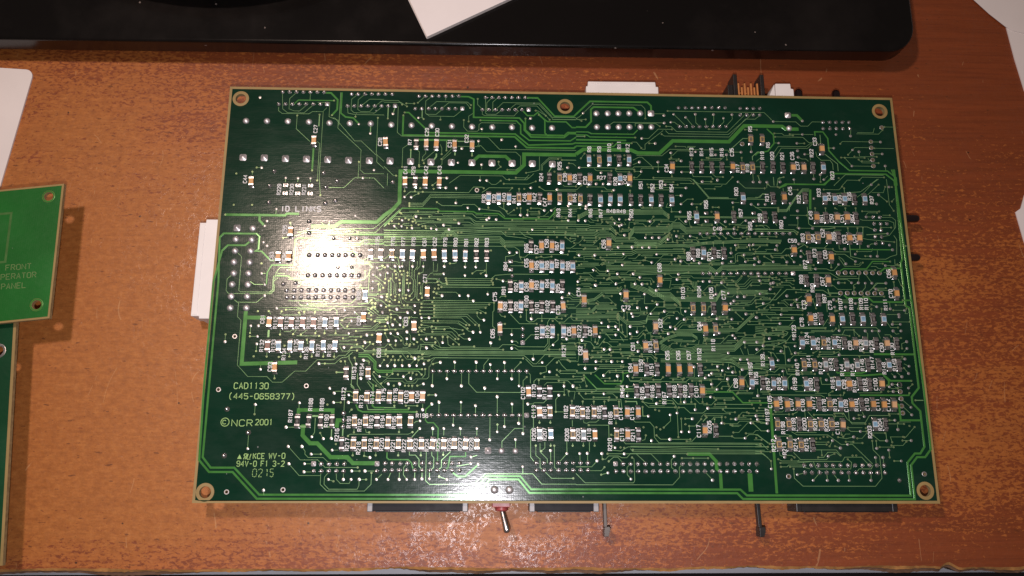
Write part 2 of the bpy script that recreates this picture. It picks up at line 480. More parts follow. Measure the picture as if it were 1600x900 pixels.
# ------------------------------------------------------------------ stroke lettering
FONT = {
 '0': [[(0,1),(0,5),(1,6),(3,6),(4,5),(4,1),(3,0),(1,0),(0,1)]], '1': [[(1,5),(2,6),(2,0)]],
 '2': [[(0,5),(1,6),(3,6),(4,5),(4,4),(0,0),(4,0)]], '3': [[(0,5),(1,6),(3,6),(4,5),(4,4),(3,3),(1.5,3)],[(3,3),(4,2),(4,1),(3,0),(1,0),(0,1)]],
 '4': [[(3,0),(3,6),(0,2),(4,2)]], '5': [[(4,6),(0,6),(0,3.5),(3,3.5),(4,2.5),(4,1),(3,0),(1,0),(0,1)]],
 '6': [[(4,5),(3,6),(1,6),(0,5),(0,1),(1,0),(3,0),(4,1),(4,2.5),(3,3.3),(0,3.3)]], '7': [[(0,6),(4,6),(1.5,0)]],
 '8': [[(1,3.2),(0,4.2),(0,5),(1,6),(3,6),(4,5),(4,4.2),(3,3.2),(1,3.2),(0,2.2),(0,1),(1,0),(3,0),(4,1),(4,2.2),(3,3.2)]],
 '9': [[(0,1),(1,0),(3,0),(4,1),(4,5),(3,6),(1,6),(0,5),(0,3.7),(1,2.8),(4,2.8)]],
 'A': [[(0,0),(2,6),(4,0)],[(0.8,2),(3.2,2)]], 'C': [[(4,5),(3,6),(1,6),(0,5),(0,1),(1,0),(3,0),(4,1)]],
 'D': [[(0,0),(0,6),(2.6,6),(4,4.6),(4,1.4),(2.6,0),(0,0)]], 'E': [[(4,6),(0,6),(0,0),(4,0)],[(0,3.1),(3,3.1)]],
 'F': [[(4,6),(0,6),(0,0)],[(0,3.1),(3,3.1)]], 'I': [[(2,0),(2,6)]], 'K': [[(0,0),(0,6)],[(4,6),(0,2.6)],[(1.3,3.7),(4,0)]],
 'L': [[(0,6),(0,0),(4,0)]], 'N': [[(0,0),(0,6),(4,0),(4,6)]], 'O': [[(1,0),(0,1),(0,5),(1,6),(3,6),(4,5),(4,1),(3,0),(1,0)]],
 'P': [[(0,0),(0,6),(3,6),(4,5),(4,4),(3,3),(0,3)]], 'R': [[(0,0),(0,6),(3,6),(4,5),(4,4),(3,3),(0,3)],[(2,3),(4,0)]],
 'S': [[(4,5),(3,6),(1,6),(0,5),(0,4),(1,3.2),(3,2.8),(4,2),(4,1),(3,0),(1,0),(0,1)]], 'T': [[(0,6),(4,6)],[(2,6),(2,0)]],
 'U': [[(0,6),(0,1),(1,0),(3,0),(4,1),(4,6)]], 'V': [[(0,6),(2,0),(4,6)]], 'W': [[(0,6),(0.9,0),(2,4),(3.1,0),(4,6)]],
 '-': [[(0.6,3),(3.4,3)]], '(': [[(3,7),(1.6,5.4),(1.2,3),(1.6,0.6),(3,-1)]], ')': [[(1,7),(2.4,5.4),(2.8,3),(2.4,0.6),(1,-1)]],
}
def letters(mb, text, cx, cy, height, width, z0, z1, stroke, rot=0.0, italic=0.0, dashed=False):
    n = len(text); adv = width / (n - 0.3) if n > 1 else width
    cw = adv * 0.70 / 4.0; ch = height / 6.0
    ca, sa = math.cos(rot), math.sin(rot)
    x0 = -width / 2
    for i, c in enumerate(text):
        for pl in FONT.get(c, []):
            pts = []
            for gx, gy in pl:
                px = x0 + i * adv + gx * cw + italic * gy * ch; py = gy * ch - height / 2
                pts.append((cx + px * ca - py * sa, cy + px * sa + py * ca))
            if dashed:
                for a, b in zip(pts, pts[1:]):
                    m = 2 if math.hypot(b[0] - a[0], b[1] - a[1]) > height * 0.3 else 1
                    for q in range(m):
                        t0, t1 = (q + 0.12) / m, (q + 0.78) / m
                        mb.strip([(a[0] + (b[0] - a[0]) * t, a[1] + (b[1] - a[1]) * t) for t in (t0, t1)], stroke, z0, z1, 0.01)
            else: mb.strip(pts, stroke, z0, z1, 0.01)

# ------------------------------------------------------------------ survey of the big board (mm from its centre, y up)
COMPS = """C27 o -94.06 54.44 -93.94 59.21
C44 o -116.05 37.95 -118.41 38.96
C28 o -67.58 54.14 -69.75 54.45
R7 k -56.31 53.84 -58.59 54.53
C29 o -52.48 53.76 -52.38 58.64
C30 o -48.64 53.72 -48.53 58.6
C31 o -41.77 53.59 -43.77 54.28
C32 o -35.39 53.44 -37.47 56.24
C41 o -60 38.61 -59.89 43.42
R29 k -56.17 38.67 -56.98 43.13
C42 o -52.39 38.72 -52.29 43.44
C43 o -47.3 38.7 -47.28 43.51
R24 k -6.58 40.86 -9.51 41.29
R25 y -2.75 40.91 -2.6 45.86
C38 o 1 40.87 -0.71 41.32
R26 k 4.84 40.93 2.99 40.99
C39 o 8.59 40.84 6.86 40.24
R27 k 16.06 40.94 12.99 41.38 h
R28 b 19.87 41 18.17 40.02
C40 o 23.64 41.05 21.81 40.69
R8 b 8.52 48.3 8.7 52.68
R9 y 12.25 48.26 12.45 52.74
R10 b 16.12 48.32 16.26 53.44
R11 k 19.91 48.38 20.05 54.58
R12 b 23.65 48.44 23.22 53.4
C34 o 39.64 45.96 37.61 45.6
R13 k 47.19 45.98 47.41 52.22
R14 k 50.99 46.04 51.19 52.28
R15 k 54.8 46.09 55.02 52.34
R16 k 58.65 46.05 58.93 52.25
C35 o 62.61 46.21 62.76 52.31
R17 y 66.47 46.17 64.61 45.9
R18 y 70.2 46.23 68.34 46.05
R19 k 74.07 46.28 74.33 51.17
R5 y 70.28 57.5 70.44 61.97
R6 y 74.69 57.57 76.82 55.48
R20 k 77.9 46.34 78.12 51.08
R21 k 81.83 46.4 81.92 51.14
C36 o 85.6 46.31 85.77 51.2
C37 o 89.63 46.37 87.53 47.31
R22 k 93.24 46.43 93.29 52.45
R23 b 97.17 46.48 100.46 43.52
C33 o 97.25 54.08 94.96 57.16
R229 n -103.49 35.12 -105.82 35.09
R230 n -99 35.14 -101.21 35.15
R231 n -94.47 35.15 -96.72 35.22
C55 o -100.36 18.93 -102.73 19.82
C63 o -104.28 9.57 -106.73 9.63
C64 o -100.4 9.61 -102.21 9.59
R74 k -71.36 10.97 -73.22 15.82
R75 k -67.71 11.01 -69.08 15.87
R76 y -63.75 10.92 -63.49 15.71
R77 b -59.92 10.87 -59.77 15.66
R78 b -56.22 10.91 -56.06 15.7
C61 o -52.34 10.95 -52.12 15.7
C62 o -48.59 11 -48.4 15.74
R79 b -44.79 10.9 -44.59 15.69
R80 b -40.99 10.85 -40.86 15.65
R81 b -37.23 10.89 -36.99 15.69
R82 k -33.42 10.89 -33.26 15.69
R83 k -29.61 10.93 -29.52 15.73
R66 k -13.44 14.45 -15.12 13.74
C57 o -9.61 14.49 -11.47 13.32
C58 o -5.81 14.53 -7.7 15.57
R67 b -2.1 14.58 -3.95 14.69
R84 n -20.92 7.07 -22.67 6.92
C65 o -13.34 7.02 -15.13 8.13
R85 b -9.61 6.97 -11.41 7.31
R86 b -5.79 7.01 -7.68 7.35
R87 b -2.06 6.96 -4.03 8.07
R88 b 1.68 6.99 -0.08 7.2
R38 b -29.1 32.76 -30.79 32.59
R39 b -25.31 32.81 -27 32.64
R40 b -21.56 32.81 -23.3 33.17
R41 y -17.76 32.77 -19.54 32.51
C46 o -14.05 32.82 -15.74 33.17
R42 k -10.24 32.87 -12.03 33.32
C47 o -6.43 32.92 -8.24 31.48
R43 y -2.71 32.88 -3.23 27.41
R44 y 1.06 32.93 1.11 27.47
R45 y 4.83 32.84 2.86 33.28
R46 k 8.51 32.74 8.62 27.47
R47 b 12.33 32.7 12.43 27.43
R48 b 16.07 32.75 16.26 28.27 h
R49 b 19.85 32.8 19.99 28.23 h
R50 k 23.68 32.76 23.73 27.43
R51 k 27.43 32.76 27.64 38.77
R52 b 31.27 32.81 32 37.63
R53 k 34.97 32.77 35.28 38.97
R54 b 38.95 32.82 39.17 37.68
R30 b 65.8 34.04 63.46 36.59
R55 b 47.9 26.47 45.32 27
R56 n 51.56 26.52 51.78 31.33
C48 o 55.58 26.57 55.54 21.97 h
R57 k 61.92 26.65 64.6 28.19
R58 n 69.48 26.6 67.79 23.15
C56 o 14.9 15.78 13.16 15.58
R68 k 45.84 12.59 44.21 11.28
R69 b 49.72 12.63 47.84 12.52
R70 k 53.56 12.58 51.79 11.27
R71 k 57.32 12.62 55.43 12.46
C68 o 33.24 1.97 33.36 6.87
R59 k 73.48 26.65 71.65 26.39
R60 k 77.29 26.61 79.48 23.9
R31 k 77.22 34.15 74.91 34.5
C45 o 81.34 34.35 83.85 37.16
R32 k 89.43 34.22 86.89 33.94
R33 b 96.61 34.08 94.68 36.59
R34 b 100.42 34.13 98.45 35.2
R35 b 104.1 34.18 102.35 34.15
R36 k 107.9 34.13 106.14 35.31
R37 b 111.9 34.14 114.56 33.98
C49 o 92.9 26.8 90.83 27.68
R61 k 96.54 26.71 94.78 26.45
C50 o 100.55 26.76 98.57 26.5
C51 o 104.39 26.81 102.45 26.55
R62 k 107.86 26.76 106.33 26.59
R63 y 89.04 18.96 87.13 18.85
R64 y 92.75 18.91 90.97 18.8
C52 o 96.75 19.05 94.72 20.71
R65 k 100.5 18.91 98.75 19.59
C53 o 104.44 18.91 102.59 18.47
C54 o 108.22 18.95 106.39 18.84
C59 o 83.34 13.93 83.15 17.64 h
R72 k 88.94 11.45 87.18 8.67
R73 k 92.76 11.35 91.01 13
C60 o 96.96 11.54 94.92 12.44
C66 o 119.81 5.8 117.88 5.46
R89 k 87.11 2.6 85.23 3.03
R90 k 90.91 2.63 89.1 -0.15
C67 o 95.02 2.67 92.98 2.34
C81 o -105.78 -14.49 -108.27 -13.34
R112 r -101.77 -14.46 -103.66 -14.6
R113 r -97.97 -14.43 -99.73 -14.66
R114 r -94.08 -14.44 -95.93 -14.54
R115 r -90.14 -14.41 -91.96 -14.51
R116 b -86.21 -14.33 -88.02 -14.48
R117 b -82.31 -14.3 -84.21 -14.44
R132 r -105.82 -22.8 -107.83 -22.81
R133 b -101.92 -22.77 -103.8 -22.78
R134 b -97.97 -22.74 -99.95 -25.74
R135 b -94.15 -22.8 -95.97 -22.6
R136 b -90.29 -22.69 -92.23 -25.26
R137 b -86.29 -22.66 -88.17 -24.3
R138 b -82.38 -22.63 -84.22 -24.35
C93 o -102.56 -30.42 -104.45 -30.22
R96 b -72.68 -4.35 -74.99 -4.37
C80 o -72.74 -12.61 -74.48 -13.71
C88 o -67.08 -19.94 -67 -25.09
R153 k -78.02 -32.17 -75.3 -32.16
R154 y -70.28 -32.13 -72.64 -30.87
C71 o -50.45 -3.17 -51.54 2.17
C83 o -54.9 -15.6 -57.94 -13.8
R91 k -20.9 -0.53 -23.29 -2.11
R92 b -17.12 -0.49 -18.81 -0.87
C69 o -13.28 -0.45 -15.11 -0.83
R93 b -9.58 -0.42 -11.45 -0.12
R94 b -5.78 -0.38 -7.61 0.59
R95 k -2.03 -0.35 -3.83 -1.17
C75 o -24.56 -8.03 -26.44 -4.5
R98 k -20.89 -8 -22.74 -8.01
R99 b -17.12 -7.96 -18.85 -7.98
R100 k -13.4 -8.02 -15.13 -6.18
R101 k -9.63 -7.99 -11.36 -8.22
R102 k -5.73 -7.95 -7.59 -7.88
C76 o -2.04 -7.92 -3.79 -9.17
C85 o -24.65 -16.15 -27.16 -17.91
R119 b -9.56 -16.82 -11.42 -17.57
R120 b -5.82 -16.79 -7.67 -17.11
R121 b -2.03 -16.85 -1.95 -23.79
C86 o 1.81 -16.82 -0 -16.92
C74 o 5.61 -5.54 3.71 -2.44
C72 o 20.64 -3.62 20.63 -8.08 h
R122 k 5.61 -16.79 3.67 -16.89
C87 o 9.28 -16.76 7.47 -16.77
C82 o 30.93 -14.97 32.81 -13.72
C92 o 5.65 -25.59 3.89 -23.75
C91 o 27.1 -21.94 22.65 -22.1
R131 y 30.87 -21.91 28.91 -22.15
C94 o 23.32 -30.29 21.54 -29.74
R150 k 27.18 -30.26 25.3 -28.99
R151 k 30.96 -30.24 29.03 -30.12
C95 o 34.82 -30.3 34.83 -25.27
C96 o 38.69 -30.28 38.72 -25.24
C97 o 42.57 -30.3 42.48 -25.21
R152 k 46.32 -30.27 46.31 -24.76
R103 y 44.78 -8.18 41.54 -2.53
R104 y 48.6 -8.15 47.44 -1.9
R105 k 52.46 -8.11 51.82 -2.44
C77 o 56.42 -8.08 56.28 -3.16
C84 o 48.84 -15.71 46.85 -14.58
R118 y 52.68 -15.68 51.48 -21.46
C98 o 60.62 -34.68 58.66 -34.99
R155 b 64.49 -34.75 64.31 -29.82
R156 k 68.28 -34.85 66.11 -33.16
C73 o 87.25 -4.58 85.41 -6.49
R97 k 91.03 -4.55 93.16 -4.08
C78 o 87.31 -11.64 84.12 -12.87
R106 k 91.16 -11.61 89.16 -11.72
C79 o 95.12 -11.76 94.98 -6.54
R107 b 98.94 -11.64 98.89 -6.05
R108 k 102.7 -11.61 102.77 -6.02
R109 b 106.56 -11.57 106.46 -5.99
R110 k 110.19 -11.63 108.38 -5.97
R111 b 114.1 -11.6 115.45 -6.13
R123 b 83.49 -20.36 80.99 -16.21
R124 b 87.52 -20.42 85.48 -18.68
R125 y 91.38 -20.39 89.26 -20.63
R126 b 95.12 -20.36 93.12 -20.6
R127 k 98.93 -20.47 96.99 -20.04
C89 o 102.8 -20.44 100.87 -21.24
R128 t 106.53 -20.55 104.83 -21.22
R129 k 110.27 -20.52 108.62 -21.58
C90 o 114.24 -20.49 112.33 -21.91
R130 k 117.91 -20.46 116.15 -22.41
R139 b 71.99 -27.96 68.91 -26.77
R140 y 83.62 -28.19 81.09 -29.93
R141 y 87.4 -28.3 85.48 -26.88
R142 t 91.33 -28.27 89.48 -29.45
R143 k 95.12 -28.25 93.3 -28.13
R144 t 98.97 -28.22 97.13 -30.05
R145 t 102.67 -28.29 100.89 -30.03
R146 k 106.61 -28.26 104.64 -28.27
R147 k 110.47 -28.24 108.36 -27.47
R148 b 114.18 -28.3 112.4 -29.4
R149 k 117.87 -28.28 116.25 -28.2
R157 b 72.11 -35 70.16 -35.14
R158 b 75.92 -34.98 74.13 -35.12
R159 b 83.78 -35.07 79.8 -35.09
R160 k 87.46 -35.05 85.49 -35.27
R161 b 95.27 -35 93.36 -34.59
C99 o 99.17 -35.11 97.34 -35.21
R162 k 102.99 -35.09 101.05 -35.83
R163 k 106.56 -35.07 104.79 -35.38
C100 o 110.7 -35.05 108.73 -35.14
C70 o 119.84 -2.03 117.82 -2.05
R187 k -93.75 -48.84 -96.25 -47.13
R188 k -89.84 -48.87 -89.61 -43.18
R189 k -85.85 -48.85 -85.76 -43.16
R190 k -82.06 -48.84 -83.92 -48.72
R172 y -74.29 -40.33 -78.5 -39.39
R173 y -70.34 -40.39 -72.34 -42.06
R174 y -66.59 -40.37 -68.58 -40.59
R191 y -74.31 -48.8 -76.24 -48.98
R192 y -70.47 -48.79 -72.51 -50.11
R193 k -66.66 -48.77 -68.64 -48.95
R216 k -78.25 -56.53 -80.13 -53.41
R217 y -74.35 -56.56 -76.48 -56.64
R218 y -70.54 -56.54 -72.57 -57.85
R219 y -66.68 -56.53 -68.59 -56.82
R175 y -62.8 -40.35 -64.74 -39.65
R176 y -58.83 -40.33 -60.66 -39.59
C103 o -54.99 -40.31 -56.87 -40.41
C104 o -51.23 -40.29 -53.11 -40.3
R194 y -62.73 -48.76 -64.76 -48.77
R195 y -59 -48.74 -60.85 -49.16
R196 y -55.15 -48.73 -51.26 -46.82 h
R220 y -62.82 -56.4 -64.78 -56.61
R221 y -59.03 -56.47 -60.95 -56.88
R222 y -55.12 -56.46 -57.16 -56.99
R223 y -51.32 -56.44 -53.25 -56.77
R224 y -47.49 -56.43 -49.33 -56.76
R225 y -43.65 -56.42 -45.54 -56.67
R226 y -39.84 -56.41 -41.7 -56.54
R227 y -36.04 -56.31 -37.98 -56.4
R228 y -32.19 -56.38 -34.17 -56.39
C102 o -14.49 -38.43 -16.39 -38.86
R170 k -10.77 -38.54 -12.59 -38
R171 k -7.01 -38.52 -8.87 -38.82
C113 o -10.73 -45.31 -12.7 -45.24
R181 y -7.03 -45.3 -8.92 -45.39
R182 y 0.71 -45.26 -1.48 -45.27
R206 t -10.69 -52.96 -12.66 -53.05
R207 b -6.94 -52.95 -8.98 -52.95
R208 y 0.72 -53 -1.25 -53.13
R183 y 4.34 -45.46 2.52 -45.34
R184 y 8.22 -45.44 6.15 -45.45
R185 k 12.02 -45.42 10.12 -45.31
R186 y 15.95 -45.41 13.99 -47.29
C114 o 19.75 -45.39 17.62 -45.82
C115 o 23.56 -45.46 21.56 -45.8
R164 k 23.4 -37.77 18.41 -38.05
R165 k 27.24 -37.75 25.37 -38.65
R166 k 31.08 -37.73 29.02 -37.99
R167 k 34.92 -37.71 33.11 -40.3
R168 k 38.77 -37.73 36.84 -37.95
R169 k 42.62 -37.71 40.6 -37.93
C101 o 46.56 -37.78 44.54 -37.91
R209 t 4.49 -53.03 2.6 -53.12
C118 o 8.38 -53.1 6.41 -53.11
R210 y 15.94 -53.07 13.54 -56.37
C119 o 19.8 -53.06 17.83 -53.07
R211 k 23.58 -53.13 21.61 -53.05
C117 o 46.71 -51.44 44.66 -51.73
R205 k 50.52 -51.51 48.47 -50.27
C105 o 72.52 -42.21 70.34 -41.51
C106 o 76.29 -42.28 74.09 -41.78
C107 o 80.16 -42.26 78 -42.4
C108 o 84.03 -42.24 81.98 -42.59
R177 k 87.69 -42.27 85.8 -41.73
R178 y 91.57 -42.25 89.6 -42.56
R179 b 95.37 -42.23 93.48 -42.54
C109 o 99.34 -42.21 97.35 -42.73
R180 k 103 -42.28 101.04 -42.5
C110 o 106.99 -42.18 104.95 -42.27
C111 o 110.79 -42.25 108.76 -42.26
C112 o 114.47 -42.31 112.5 -42.45
R197 y 72.46 -49.14 69.15 -46.01
R198 y 76.26 -49.12 74.36 -50.46
R199 k 80.1 -49.19 78.18 -49.2
R200 y 84 -49.17 82.03 -49.18
R201 y 87.85 -49.16 85.79 -49.17
R202 y 91.66 -49.19 89.7 -49.49
C116 o 95.51 -49.26 93.51 -50.52
R203 b 106.9 -49.21 104.91 -51.81
R204 k 110.68 -49.28 108.84 -49.2
R212 y 72.43 -56.18 70.58 -56.52
R213 y 76.25 -56.17 74.23 -57.62
R214 y 80.16 -56.24 78.28 -56.29
R215 k 84.11 -56.23 82.11 -56.28"""
